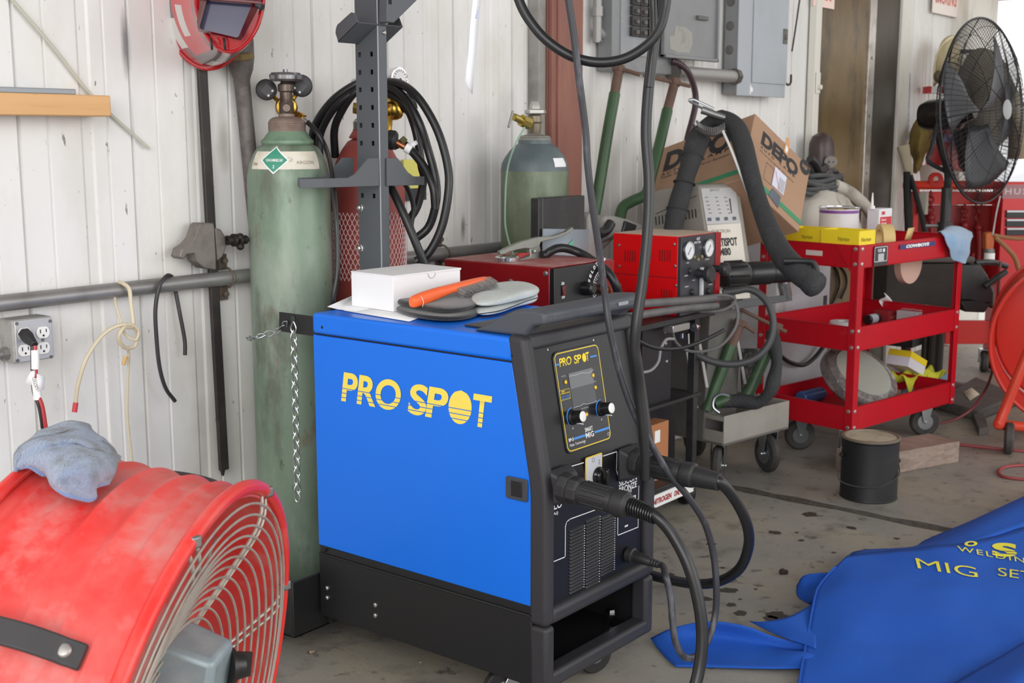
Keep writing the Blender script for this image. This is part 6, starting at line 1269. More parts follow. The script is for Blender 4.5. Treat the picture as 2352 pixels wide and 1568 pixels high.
mb.hexa([gw(0, .006, .17), gw(.006, .006, .17), gw(.006, Wd, .17), gw(0, Wd, .17)], [gw(0, .006, .222), gw(.006, .006, .222), gw(.006, Wd, .222), gw(0, Wd, .222)])
mb.hexa([gw(0, .006, .262), gw(.03, .006, .262), gw(.03, Wd, .262), gw(0, Wd, .262)], [gw(0, .006, .276), gw(.03, .006, .276), gw(.03, Wd, .276), gw(0, Wd, .276)])
mb.hexa([gw(L_ - .006, .006, .17), gw(L_, .006, .17), gw(L_, Wd, .17), gw(L_ - .006, Wd, .17)], [gw(L_ - .006, .006, .283), gw(L_, .006, .283), gw(L_, Wd, .283), gw(L_ - .006, Wd, .283)])
mb.build('cart_tray', GB, mw, bevel=.002)
c = gw(.33, .06, 0)
def rwheel(c, r, w_, yaw, zt, parent):
    d = V((math.cos(yaw), math.sin(yaw), 0)); s = V((-d.y, d.x, 0)); cc = V((c.x, c.y, r)); k = MB()
    for g in (-1, 1): k.prism([V((c.x, c.y, zt)) + s * (g * (w_ / 2 + .008)) - d * .03, V((c.x, c.y, zt)) + s * (g * (w_ / 2 + .008)) + d * .03, cc + s * (g * (w_ / 2 + .008)) + d * .012, cc + s * (g * (w_ / 2 + .008)) - d * .012], s * (g * .004))
    k.prism([V((c.x, c.y, zt - .006)) + d * x_ + s * y_ for x_, y_ in ((-.035, -w_ / 2 - .012), (.035, -w_ / 2 - .012), (.035, w_ / 2 + .012), (-.035, w_ / 2 + .012))], (0, 0, .006)); k.cyl(cc - s * (w_ / 2 + .016), cc + s * (w_ / 2 + .016), .007, n=8)
    root = k.build('castor', ZINC, parent, bevel=.001); MB().lathe(cc - s * (w_ / 2), s, [(r * .5, 0), (r * .88, 0), (r, w_ * .28), (r, w_ * .72), (r * .88, w_), (r * .5, w_)], 32).build('tyre', M('dusty_tyre', (58, 56, 54), .75, dirt=[((92, 88, 84), 8, .5, .7, .6)]), root)
    MB().lathe(cc - s * (w_ / 2 + .002), s, [(r * .15, 0), (r * .52, 0), (r * .52, w_ + .004), (r * .15, w_ + .004)], 24).build('wheel_hub', ZINC, root); return root
rwheel(gw(.345, .05, 0), .075, .034, math.radians(60), .17, mw); rwheel(gw(.06, .07, 0), .075, .034, math.radians(20), .17, mw); rwheel(gw(.33, .40, 0), .075, .034, math.radians(60), .17, mw)
u0 = (gon(1607, 428, .12) - GK).dot(GD); u1 = (gon(1698, 432, .12) - GK).dot(GD); ztop_ = gon(1650, 424, .12).z
zlow = gon(1650, 690, .03).z
sidep = [(.03, zlow), (.12, ztop_), (.145, ztop_ + .004), (.37, ztop_ - .03), (.37, zlow), ]
MB().prism([gw(u0, n_, z) for n_, z in sidep], GD * (u1 - u0)).build('head', GB, mw, bevel=.010, seg=3)
MB().hexa([gw(u0 + .02, .09, .182), gw(u1 - .02, .09, .182), gw(u1 - .02, .40, .182), gw(u0 + .02, .40, .182)], [gw(u0 + .02, .07, zlow + .01), gw(u1 - .02, .07, zlow + .01), gw(u1 - .02, .42, zlow + .01), gw(u0 + .02, .42, zlow + .01)]).build('pedestal', GBD, mw, bevel=.004)
PN0 = gw(0, .03, zlow); PNd = V((gw(0, .12, ztop_) - gw(0, .03, zlow))).normalized(); PNn = GD.cross(PNd); PNn = PNn if PNn.dot(EYE - PN0) > 0 else -PNn
def PP(px, py, l=.0008): return onp(px, py, PN0, PNn) + PNn * l
def ppoly(P, nm, mt, par, l=.0012, th=.0015):
    return MB().prism([PP(*p, 0) + PNn * l for p in P], PNn * th).build(nm, mt, par, bevel=.0005)
pf = ppoly([(1609, 433), (1680, 430), (1689, 438), (1697, 500), (1701, 512), (1622, 516)], 'control_plate', M('silver_plate', (186, 186, 186), .4, .2), mw)
cp = ppoly([(1623, 517), (1700, 512), (1722, 684), (1640, 692)], 'cream_plate', M('cream_plate', (222, 216, 204), .5), mw)
def ptext(s, A, B, hpx, mat_, par, **k):
    p, q_ = PP(*A, .0034), PP(*B, .0034); hh = (PP(A[0], A[1] - hpx) - PP(*A)).dot(PNd); text(s, p, q_ - p, PNn.cross(q_ - p), (q_ - p).length, hh, mat_, par, lift=.0002, **k)
INK = M('dark_ink', (48, 46, 46), .6)
ptext('MULTISPOT', (1632, 568), (1693, 564), 20, INK, cp, bold=.04); ptext('M80', (1652, 588), (1678, 586), 18, INK, cp, bold=.04); ptext('ELEKTRON', (1634, 536), (1676, 534), 8, M('faint_ink', (132, 128, 120), .6), cp, bold=.0); ptext('SPOT', (1629, 440), (1652, 439), 6, M('faint_ink', (132, 128, 120), .6), pf, bold=0)
mb = MB()
for r_ in range(5):
    for cx_ in (1618, 1641, 1662):
        a = PP(cx_ + r_ * 2.2, 455 + r_ * 9, .003); mb.prism([a + GD * x_ + PNd * y_ for x_, y_ in ((0, 0), (.016, 0), (.016, .004), (0, .004))], PNn * .0004)
o = mb.build('printed_icons', M('faint_ink', (132, 128, 120), .6), pf); o['kind'] = 'stuff'
for k in range(4):
    a = PP(1628 + k * 19, 504 - k * .8, .003); b_ = MB().prism([a + GD * x_ + PNd * y_ for x_, y_ in ((-.009, -.006), (.009, -.006), (.009, .006), (-.009, .006))], PNn * .003).build('membrane_button', M('button_slate', (78, 90, 104), .4), pf, bevel=.001)
mb = MB(); mb.prism([PP(1673, 456, .003), PP(1676, 456, .003), PP(1680, 490, .003), PP(1678, 490, .003)], PNn * .0004); mb.build('level_bar', INK, pf)
for k in range(9):
    for s_ in (0, 1): pass
for k in range(12):
    px = 1505 + k * 7.6 + (8 if k > 5 else 0); a, b = gou(px, 497 - k * 1.6, u0 - .001), gou(px + 1.5, 517 - k * 1.6, u0 - .001)
    MB().hexa([a, a + GN * -.004, b + GN * -.004, b], [p - GD * .0012 for p in (a, a + GN * -.004, b + GN * -.004, b)]).build('vent_slot', M('slot_black4', (28, 28, 28), .7), mw)
mb = MB(); a, b = gou(1500, 502, u0 - .001), gou(1598, 452, u0 - .001); mb.tube([gou(1505, 492, u0 - .0005), gou(1600, 449, u0 - .0005)], .0012, n=4, sm=0); mb.build('seam', M('slot_black4', (28, 28, 28), .7), mw)
MB().prism([gon(x_, y_, .065) for x_, y_ in ((1700, 800), (1758, 800), (1750, 880), (1705, 905))], GN * .004).build('rear_grille', M('grille_black', (30, 30, 30), .8, dirt=[((84, 82, 78), 70, .5, .56, .8)]), mw)
for px0, py0, px1, py1 in ((1690, 770, 1710, 882), (1576, 808, 1598, 938), (1605, 790, 1622, 890)):
    a, b = gon(px0, py0, .045), gon(px1, py1, .045); MB().prism([a, a + GD * .014, b + GD * .014, b], GN * .004).build('pale_strap', M('pale_strap', (172, 170, 166), .5), mw)
# arm with coil spring, black nozzle
MB().hexa(*[[gon(x_, y_, n_) for x_, y_ in ((1680, 692), (1818, 675), (1820, 690), (1680, 712))] for n_ in (.0, .03)]).build('side_arm', M('arm_grey', (92, 94, 96), .5, .3), mw, bevel=.002)
a, b = gon(1797, 638, .012), gon(1806, 682, .012); x_, y_, z_ = frame_from(b - a); mb = MB(); mb.tube([a.lerp(b, k / 160) + (x_ * math.cos(k * .3927 * 1.1) + y_ * math.sin(k * .3927 * 1.1)) * .021 for k in range(161)], .0032, n=6, sm=0); mb.build('coil_spring', ZINC, mw)
a, b = gon(1655, 632, .0), gon(1835, 622, -.10); d = (b - a).normalized(); L = (b - a).length
nz = MB().lathe(a, d, [(.040, 0), (.046, .006), (.047, L * .28), (.040, L * .32), (.043, L * .34), (.043, L * .60), (.038, L * .62), (.040, L * .64), (.040, L * .98), (.034, L)], 24).build('nozzle_coupling', M('coupling_black', (34, 34, 35), .35), mw)
for k in range(8):
    x_, y_, z_ = frame_from(d); t = 2 * math.pi * k / 8; c = x_ * math.cos(t) + y_ * math.sin(t); MB().tube([a + d * L * .04 + c * .047, a + d * L * .26 + c * .048], .0045, n=6, sm=0).build('grip_rib', MATS['coupling_black'], nz)
# cloth sleeved lead arching over a spring hook
SLV = M('sleeve_cloth', (50, 51, 53), .8, bump=(130, .5), dirt=[((78, 78, 78), 10, .5, .72, .5)])
sv = thing('sleeved_lead', 'thick cloth-sleeved black lead arching over a spring hook in front of the cardboard box', 'cable', on(1700, 400, D=4.4))
q = lambda x_, y_, d_=4.45: on(x_, y_, D=d_)
p_ = [q(1538, 700, 4.42), q(1542, 600, 4.42), q(1546, 530, 4.42), q(1556, 480, 4.42), q(1572, 420, 4.43), q(1590, 360, 4.45), q(1608, 310, 4.5), q(1632, 280, 4.48), q(1662, 273, 4.45), q(1690, 292, 4.42), q(1706, 330, 4.4), q(1722, 390, 4.37), q(1742, 460, 4.33), q(1768, 530, 4.28), q(1797, 585, 4.22), q(1832, 622, 4.16), q(1870, 652, 4.12)]
rr = lambda t: 1 + .10 * math.sin(t * 40) * (t < .5) - .12 * math.exp(-((t - .42) / .06) ** 2) + .28 * max(0, (t - .72) / .28) + .08 * math.sin(t * 23) + (.1 if t < .4 else 0)
MB().tube(p_, .033, n=20, sm=7, rf=rr).build('sleeve', SLV, sv)
mb = MB()
for t_ in (.20, .28, .36):
    k = int(t_ * 16); c = p_[k]; d = (p_[k + 1] - p_[k - 1]).normalized(); x_, y_, z_ = frame_from(d + UP * .5); mb.tube([c + (x_ * math.cos(a) + y_ * math.sin(a)) * .0375 for a in [2 * math.pi * i / 20 for i in range(20)]], .004, n=6, closed=True, sm=2)
mb.build('tape_wrap', SLV, sv)
MB().lathe(p_[-1] - (p_[-1] - p_[-2]).normalized() * .02, p_[-1] - p_[-2], [(.043, 0), (.045, .02), (.042, .035), (.030, .045), (.012, .048)], 20).build('sleeve_end', SLV, sv)
MB().tube([q(1800, 600, 4.14), q(1840, 600, 4.13), q(1866, 603, 4.13), q(1876, 625, 4.13), q(1868, 645, 4.14)], .011, n=10).build('loop', CAB, sv)
hk = thing('spring_hook', 'silver spring hook and rod holding up the sleeved black lead', 'hook', q(1650, 290))
MB().tube([q(1652, 268, 4.42), q(1620, 252, 4.42), q(1590, 236, 4.42), q(1583, 230, 4.42), q(1592, 228, 4.42), q(1615, 238, 4.42), q(1640, 250, 4.42)], .0045, n=8).build('hook', ZINC, hk)
MB().tube([q(1612, 252, 4.41), q(1640, 262, 4.41), q(1665, 270, 4.41)], .013, n=12, rf=lambda t: 1.1 - .3 * t).build('hook_shank', STEEL, hk)
a_ = smooth_path([q(1600, 287, 4.40), q(1615, 298, 4.40), q(1640, 303, 4.40), q(1664, 292, 4.40)], 40); mb = MB(); x_, y_ = UP, FWD
mb.tube([p + (UP * math.cos(i * .9) + FWD * math.sin(i * .9)) * .016 + RIGHT * (.0) for i, p in enumerate(a_)], .0026, n=5, sm=0); mb.build('spring', STEEL, hk)
MB().cyl(q(1595, 282, 4.40), q(1600, 288, 4.40), .012).build('spring_pin', STEEL, hk)
MB().tube([q(1660, 300, 4.39), q(1680, 345, 4.38), q(1705, 410, 4.38), q(1722, 455, 4.40)], .005, n=8).build('rod', M('white_rod', (212, 212, 210), .3), hk)
# ================================================================ green C-shaped pulling clamps
GCL = M('dark_green_paint', (58, 86, 56), .45, dirt=[((40, 60, 40), 6, .45, .7, .6), ((92, 108, 84), 14, .6, .75, .4)]); RST = M('brown_rust', (104, 80, 68), .75, dirt=[((74, 54, 44), 16, .45, .7, .7)])
def gclamp(P, D_, r, sl, bar, label, hook=None):
    t = thing('pulling_clamp', label, 'clamp', on(*P[-1], D=D_[-1]), 'green pulling clamps')
    pts = [on(a, b, D=d) for (a, b), d in zip(P, D_)]
    MB().tube(pts[1:], r, n=14, sm=5).build('arm', GCL, t)
    MB().cyl(pts[0], pts[1].lerp(pts[2], .04), r * .86).build('rust_sleeve', RST, t)
    e = (pts[0] - pts[1]).normalized(); MB().cyl(pts[0] - e * .005, pts[0] + e * .018, r * 1.1, n=6).build('pivot_nut', RST, t)
    a, b = on(bar[0], bar[1], D=D_[0] - .01), on(bar[2], bar[3], D=D_[0] - .01); MB().cyl(a, b, .0075, n=10).build('tee_bar', RST, t)
gclamp([(1421, 162), (1412, 214), (1395, 310), (1376, 430), (1364, 500), (1352, 585)], [4.55, 4.54, 4.52, 4.5, 4.48, 4.44], .021, 0, (1412, 153, 1470, 172), 'straight green pulling clamp with rusty tee bar leaning on the wall below the breaker panel')
gclamp([(1549, 192), (1533, 252), (1515, 330), (1494, 410), (1484, 445), (1452, 462), (1432, 475), (1424, 500), (1418, 540)], [4.75, 4.74, 4.7, 4.66, 4.64, 4.62, 4.6, 4.58, 4.55], .021, 0, (1478, 173, 1586, 198), 'green pulling clamp with bent foot leaning on the wall below the breaker panel')
gclamp([(1699, 745), (1680, 792), (1662, 840), (1640, 895), (1622, 942)], [4.60, 4.60, 4.60, 4.60, 4.60], .022, 0, (1692, 734, 1734, 763), 'green pulling clamp standing in the grey cart tray, the straight left one')
gclamp([(1782, 752), (1770, 790), (1745, 845), (1722, 895), (1700, 920), (1668, 918), (1640, 928)], [4.66, 4.66, 4.65, 4.64, 4.63, 4.62, 4.61], .022, 0, (1692, 706, 1806, 762), 'green pulling clamp bent at its foot in the grey cart tray, the right one')
t = MB().tube([on(a, b, D=4.5) for a, b in ((1652, 948), (1638, 935), (1640, 915), (1655, 905), (1675, 908))], .006, n=8).build('steel_hook', ZINC); tag(t, 'curved steel hook in the grey cart tray at the foot of the green clamps', 'hook')
o = MB().tube([on(a, b, D=d) for a, b, d in ((1640, 925, 4.62), (1700, 920, 4.62), (1740, 925, 4.6), (1768, 900, 4.58), (1778, 868, 4.58), (1784, 830, 4.6), (1778, 790, 4.62), (1772, 760, 4.64))], .026, n=14, rf=lambda t: .8 + .25 * math.sin(t * 9) ** 2).build('cloth_sleeve', SLV); tag(o, 'dark cloth sleeve slumped in the grey cart tray', 'sleeve')
# grey hoses and looped air line around the bench cart
GHS = M('grey_hose', (104, 102, 102), .55, dirt=[((70, 68, 68), 14, .5, .7, .5)])
hs = thing('grey_hoses', 'pair of grey hoses wound below the bright red machine', 'hose', on(1600, 690, Y=2.05))
for P, r in ((((1380, 705), (1450, 699), (1520, 694), (1600, 688), (1682, 680)), .0135), (((1380, 738), (1450, 726), (1520, 715), (1580, 707), (1645, 702)), .0135)):
    MB().tube([on(a, b, Y=2.07) for a, b in P], r, n=12).build('hose', GHS, hs)
MB().tube([on(a, b, D=4.25) for a, b in ((1440, 682), (1520, 683), (1600, 682), (1660, 678), (1688, 686), (1680, 702), (1650, 714), (1600, 716), (1560, 728), (1546, 755), (1552, 785), (1580, 805), (1620, 806), (1660, 790), (1690, 750), (1694, 712), (1686, 690))], .0055, n=8).build('thin_line', GHS, hs)
o = MB().tube([on(a, b, D=4.32) for a, b in ((1660, 672), (1690, 668), (1720, 664), (1748, 678), (1768, 706), (1776, 745), (1768, 785), (1745, 815), (1710, 832), (1670, 836), (1630, 828), (1596, 812), (1590, 808))], .0125, n=12).build('looped_hose', M('dark_grey_hose', (66, 66, 68), .5)); tag(o, 'dark grey hose forming a large loop in front of the green clamps', 'hose')
o = MB().tube([on(a, b, D=d) for a, b, d in ((1442, 760, 3.7), (1470, 785, 3.75), (1510, 800, 3.8), (1560, 800, 3.85), (1600, 788, 3.9), (1640, 770, 3.95), (1662, 758, 4.0))], .0062, n=10).build('black_air_line', CAB); tag(o, 'thin black air line sagging below the bright red machine', 'hose')
ar = thing('air_regulator', 'small silver air block with chrome fittings under the bright red machine', 'regulator', on(1572, 752, Y=2.09))
a, b = on(1546, 765, Y=2.08), on(1585, 740, Y=2.08); MB().box((a.x, 2.08, a.z), (b.x, 2.12, b.z)).build('block', M('satin_alloy', (178, 178, 176), .3, .8), ar, bevel=.002)
MB().lathe(on(1593, 752, Y=2.09), UX, [(.015, 0), (.016, .01), (.012, .02), (.010, .03)], 14).build('fitting', CHROME, ar)
MB().cyl(on(1579, 765, Y=2.09), on(1580, 792, Y=2.09), .007, n=8).build('fitting', CHROME, ar); MB().cyl(on(1566, 765, Y=2.09), on(1566, 776, Y=2.09), .006, n=8).build('fitting', CHROME, ar)
MB().tube([on(a, b, Y=2.085) for a, b in ((1548, 778), (1530, 780), (1518, 800), (1512, 830), (1495, 850), (1470, 856))], .005, n=8).build('air_tube', M('pale_grey_tube', (142, 142, 142), .4), ar)
# ================================================================ DEPO cardboard box leaning above the grey welder
O = EYE + (V((4.507, 2.332, 1.385)) - EYE) * .95; E1, E2, E3 = V((.303, -.103, -.218)) * .95, V((-.197, -.052, -.25)) * .95, V((.062, .509, -.155)) * .86
KRA = M('kraft_cardboard', (172, 138, 112), .8, dirt=[((150, 116, 92), 3, .45, .7, .4)])
dp = thing('cardboard_box', 'large brown cardboard box tilted on top of the grey spot welder', 'box', O + E2 + E3 * .5)
MB().hexa([O + E2, O + E1 + E2, O + E1 + E2 + E3, O + E2 + E3], [O, O + E1, O + E1 + E3, O + E3]).build('carton', KRA, dp, bevel=.003)
nr_, nl = E1.cross(E2).normalized(), E3.cross(E2).normalized()
nr_ = nr_ if nr_.dot(EYE - O) > 0 else -nr_; nl = nl if nl.dot(EYE - O) > 0 else -nl
CI = M('carton_ink', (42, 40, 42), .7)
def bxt(s, A, B, hpx, n_, ud, mat_=CI, **k):
    p, q_ = onp(*A, O, n_), onp(*B, O, n_); u = ud.normalized(); hh = hpx / 2843 * (p - EYE).dot(FWD); text(s, p, u, -E2, abs((q_ - p).dot(u)), hh, mat_, dp, lift=.0012, **k)
bxt('DEPO', (1747, 330), (1830, 404), 38, nr_, E1, bold=.05); bxt('A U T O', (1746, 338), (1778, 365), 6, nr_, E1, bold=.01); bxt('L A M P', (1790, 376), (1825, 408), 6, nr_, E1, bold=.01); bxt('Guaranteed Quality', (1744, 346), (1824, 414), 5, nr_, E1, bold=0)
bxt('DEPO', (1522, 396), (1680, 322), 58, nl, -E3, bold=.05); bxt('A U T O', (1518, 406), (1568, 384), 10, nl, -E3, bold=.01); bxt('L A M P', (1612, 368), (1674, 342), 10, nl, -E3, bold=.01); bxt('Total Quality Control System', (1516, 414), (1676, 352), 8, nl, -E3, bold=0)
TGR = M('green_tape', (44, 136, 92), .5)
for n_, U_ in ((nr_, E1), (nl, E3)): MB().prism([O + E2 * .83 + n_ * .0008, O + E2 * .83 + U_ + n_ * .0008, O + E2 * .90 + U_ + n_ * .0008, O + E2 * .90 + n_ * .0008], n_ * .0006).build('green_tape', TGR, dp)
def onr(px, py, l=.0012): return onp(px, py, O, nr_) + nr_ * l
ur, vr = E1.normalized(), -E2.normalized()
c = onr(1848, 384); mb = MB(); mb.add([c + (ur * math.cos(a) + vr * math.sin(a)) * .032 for a in [2 * math.pi * k / 28 for k in range(28)]], [tuple(range(28))]); mb.build('round_mark', CI, dp); text('NSF', c - ur * .017 - vr * .009, ur, vr, .034, .018, KRA, dp, bold=.03, lift=.0008)
mb = MB(); c = onr(1753, 409); sq = [c, c + ur * .048, c + ur * .048 + vr * .075, c + vr * .075]; cc = sum(sq, V((0, 0, 0))) / 4; ring_strip(mb, sq, [p.lerp(cc, .04) for p in sq]); mb.build('printed_square', CI, dp)
c = onr(1772, 424); lb_ = MB().prism([c, c + ur * .075, c + ur * .075 + vr * .085, c + vr * .085], nr_ * .0006).build('shipping_label', M('label_blue_white', (214, 216, 232), .6), dp)
MB().prism([c + ur * a + vr * b + nr_ * .0008 for a, b in ((.035, .004), (.071, .004), (.071, .06), (.035, .06))], nr_ * .0002).build('label_block', M('label_grey', (176, 178, 186), .6), lb_); MB().prism([c + ur * a + vr * b + nr_ * .001 for a, b in ((.004, .07), (.007, .07), (.045, .006), (.042, .006))], nr_ * .0002).build('label_stroke', M('stroke_red', (206, 70, 80), .6), lb_)
MB().prism([onr(1764, 448, .002), onr(1774, 432, .002), onr(1792, 452, .002), onr(1786, 478, .002)], nr_ * .001).build('clear_tape', M('shiny_tape', (96, 106, 118), .15), dp)
c = onr(1806, 338); MB().prism([c + ur * a + vr * b for a, b in ((-.012, -.03), (.012, -.034), (.016, .02), (.006, .045), (-.012, .04))], nr_ * .0008).build('torn_patch', M('torn_card', (206, 158, 116), .9), dp); MB().prism([c + ur * a + vr * b + nr_ * .001 for a, b in ((-.006, -.02), (.008, -.024), (.010, -.004), (-.004, .008))], nr_ * .0006).build('torn_white', PAP, dp)
# ================================================================ red service cart
CK = V((4.52, 1.88, 0)); CLn, CDp = .81, .46
def cw(u, n_, z): return CK + GD * u + GN * n_ + V((0, 0, z))
def con(px, py, n_=0): return onp(px, py, CK + GN * n_, GN)
def cou(px, py, u=0): return onp(px, py, CK + GD * u, GD)
CR = M('cart_red', (184, 14, 32), .4, spec=.3, dirt=[((168, 18, 32), 4, .45, .7, .5), ((206, 60, 70), 12, .62, .75, .4)])
CB_ = M('cart_bolt', (196, 180, 180), .35, .8)
ca = thing('service_cart', 'red three-tray steel service cart with castors standing beside the grey welder', 'cart', cw(CLn / 2, CDp / 2, 0))
def cbox(mb, u0, u1, n0, n1, z0, z1): return mb.hexa([cw(u0, n0, z0), cw(u1, n0, z0), cw(u1, n1, z0), cw(u0, n1, z0)], [cw(u0, n0, z1), cw(u1, n0, z1), cw(u1, n1, z1), cw(u0, n1, z1)])
trays = {}
for nm, z0, z1 in (('top', .795, .884), ('middle', .472, .567), ('bottom', .155, .250)):
    mb = MB(); t = .003
    cbox(mb, 0.004, CLn - .004, 0.004, CDp - .004, z0, z0 + t); cbox(mb, .004, CLn - .004, .004, .004 + t, z0 + t, z1); cbox(mb, .004, CLn - .004, CDp - .004 - t, CDp - .004, z0 + t, z1)
    cbox(mb, .004, .004 + t, .004 + t, CDp - .004 - t, z0 + t, z1); cbox(mb, CLn - .004 - t, CLn - .004, .004 + t, CDp - .004 - t, z0 + t, z1)
    for n0 in (.004, CDp - .016): cbox(mb, .004, CLn - .004, n0, n0 + .012, z1 - .003, z1)
    for u0_ in (.004, CLn - .016): cbox(mb, u0_, u0_ + .012, .016, CDp - .016, z1 - .003, z1)
    trays[nm] = mb.build('tray', CR, ca, bevel=.002)
for u, n_ in ((0, 0), (CLn, 0), (CLn, CDp), (0, CDp)):
    su_, sn_ = (1 if u == 0 else -1), (1 if n_ == 0 else -1); mb = MB()
    def leg(a0, a1, b0, b1): cbox(mb, min(u + su_ * a0, u + su_ * a1), max(u + su_ * a0, u + su_ * a1), min(n_ + sn_ * b0, n_ + sn_ * b1), max(n_ + sn_ * b0, n_ + sn_ * b1), .152, .886)
    leg(0, .036, 0, .0035); leg(0, .0035, .0035, .036); mb.build('leg', CR, ca, bevel=.0015)
    for z in (.17, .235, .488, .552, .812, .87):
        for c, d in ((cw(u + su_ * .018, n_, z), GN * -sn_), (cw(u, n_ + sn_ * .018, z), GD * -su_)):
            if (d.dot(EYE - c) > 0): MB().lathe(c, d, [(.0085, 0), (.0075, .003), (.003, .0045)], 10).build('bolt', CB_, ca)
mb = MB(); mb.prism([cw(-.0005, .036, .884), cw(-.0005, .105, .884), cw(-.0005, .036, .78)], GD * -.002); mb.build('gusset', CR, ca)
for u, n_, yaw in ((.14, .33, 2.3), (.745, .10, -.9), (.06, .06, .4), (.74, .40, 1.0)): rwheel(cw(u, n_, 0), .064, .03, yaw, .152, ca)
# stickers
p = con(2006, 612, -.0005); w_ = (con(2038, 600, -.0005) - p).dot(GD); h_ = con(2006, 566, -.0005).z - p.z
lb_ = MB().prism(rrect(p, GD, (0, 0, 1), w_, h_, .008), -GN * .0008).build('maker_label', M('sticker_black', (50, 52, 56), .5), ca)
mb = MB(); ring_strip(mb, [q_ - GN * .001 for q_ in rrect(p + GD * .004 + V((0, 0, .016)), GD, (0, 0, 1), w_ - .008, h_ - .02, .006)], [q_ - GN * .001 for q_ in rrect(p + GD * .006 + V((0, 0, .018)), GD, (0, 0, 1), w_ - .012, h_ - .024, .005)]); mb.build('label_border', LINE, lb_)
text('YATES', p + GD * (w_ * .24) + V((0, 0, h_ * .68)) - GN * .001, GD, (0, 0, 1), w_ * .3, .013, LINE, lb_, bold=.04)
mb = MB(); c = p + GD * (w_ * .70) + V((0, 0, h_ * .76)) - GN * .0012; mb.add([c + (GD * math.cos(a) + V((0, 0, 1)) * math.sin(a)) * .008 for a in [k * .524 for k in range(12)]], [tuple(range(12))])
mb.build('label_badge', LINE, lb_)
for k in range(6): a = p + GD * (w_ * .3) + V((0, 0, h_ * (.56 - .06 * k))) - GN * .0012; MB().quad(a, a + GD * (w_ * .42), a + GD * (w_ * .42) + V((0, 0, .0028)), a + V((0, 0, .0028))).build('label_line', LINE, lb_)
p, q_ = con(2067, 573, -.0005), con(2148, 562, -.0005); w_ = (q_ - p).dot(GD)
cb2 = MB().prism([p, p + GD * w_, p + GD * w_ + V((0, 0, .018)), p + V((0, 0, .018))], -GN * .0006).build('team_sticker', M('sticker_navy', (44, 52, 110), .5), ca)
text('COWBOYS', p + GD * (w_ * .16) + V((0, 0, .003)) - GN * .0007, GD, (0, 0, 1), w_ * .66, .013, WHITE, cb2, bold=.06, shear=.2)
p, q_ = cou(1888, 588, .0), cou(1850, 584, .0); n0, n1 = (p - CK).dot(GN), (q_ - CK).dot(GN); MB().prism([cw(.003, n0, p.z), cw(.003, n1, p.z), cw(.003, n1, p.z + .02), cw(.003, n0, p.z + .02)], GD * -.001).build('white_label', M('worn_white_label', (214, 196, 192), .6), ca)
# ---- things in the top tray
CARD = M('plain_card', (186, 160, 120), .8); YB2 = M('box_yellow', (240, 214, 40), .5)
def opened(u, n_, z, lu, ln, h, label, word):
    t = thing('abrasive_box', label, 'box', cw(u + lu / 2, n_ + ln / 2, z), 'yellow abrasive boxes in the red cart')
    mb = MB(); th = .003
    cbox(mb, u, u + lu, n_, n_ + ln, z, z + th); cbox(mb, u, u + lu, n_, n_ + th, z + th, z + h); cbox(mb, u, u + lu, n_ + ln - th, n_ + ln, z + th, z + h); cbox(mb, u, u + th, n_ + th, n_ + ln - th, z + th, z + h); cbox(mb, u + lu - th, u + lu, n_ + th, n_ + ln - th, z + th, z + h)
    mb.build('tray_body', YB2, t, bevel=.001)
    mb = MB(); cbox(mb, u + th + .001, u + lu - th - .001, n_ + th + .001, n_ + ln - th - .001, z + h * .80, z + h * .93); mb.build('discs', CARD, t)
    text(word, cw(u + lu * .12, n_, z + h * .70) - GN * .0003, GD, (0, 0, 1), lu * .6, .016, M('olive_print', (150, 130, 30), .6), t, bold=.02, shear=.1); text(word, cw(u, n_ + ln * .55, z + h * .70) - GD * .0003, -GN, (0, 0, 1), ln * .3, .016, MATS['olive_print'], t, bold=.02, shear=.1)
zt2 = .7985
opened(.012, .012, zt2, .115, .17, .140, 'open yellow abrasive box at the near corner of the red cart top tray', 'Norton'); opened(.03, .19, zt2, .12, .17, .136, 'open yellow abrasive box farther back in the red cart top tray', 'Norton')
c = cw(.20, .30, zt2); q_ = con(1927, 500, .30); c = V((q_.x, q_.y, zt2)); hcan = con(1927, 476, .30).z - zt2
cn = thing('filler_can', 'round white body filler can with purple band in the red cart top tray', 'can', c)
MB().lathe(c, (0, 0, 1), [(.078, 0), (.080, .003), (.080, hcan - .005), (.082, hcan)], 40).build('can_body', M('can_white', (222, 222, 226), .4, dirt=[((190, 186, 178), 9, .55, .75, .5)]), cn)
MB().lathe(c + V((0, 0, hcan - .022)), (0, 0, 1), [(.0806, 0), (.0806, .012)], 40, cap=False).build('purple_band', M('purple_band', (122, 66, 146), .45), cn)
MB().lathe(c + V((0, 0, hcan - .004)), (0, 0, 1), [(.083, 0), (.084, .004), (.082, .007), (.074, .006), (.072, -.006)], 40).build('rim', CHROME, cn)
c = con(2020, 505, .30); c.z = zt2; ht = con(2020, 478, .30).z
t = thing('adhesive_cleaner', 'white and red solvent bottle with white nozzle in the red cart top tray', 'bottle', c)
MB().hexa([c - GD * .052 - GN * .03, c + GD * .052 - GN * .03, c + GD * .052 + GN * .03, c - GD * .052 + GN * .03], [p + V((0, 0, ht - zt2)) for p in (c - GD * .052 - GN * .03, c + GD * .052 - GN * .03, c + GD * .052 + GN * .03, c - GD * .052 + GN * .03)]).build('bottle_body', M('tin_white', (226, 226, 230), .35), t, bevel=.004)
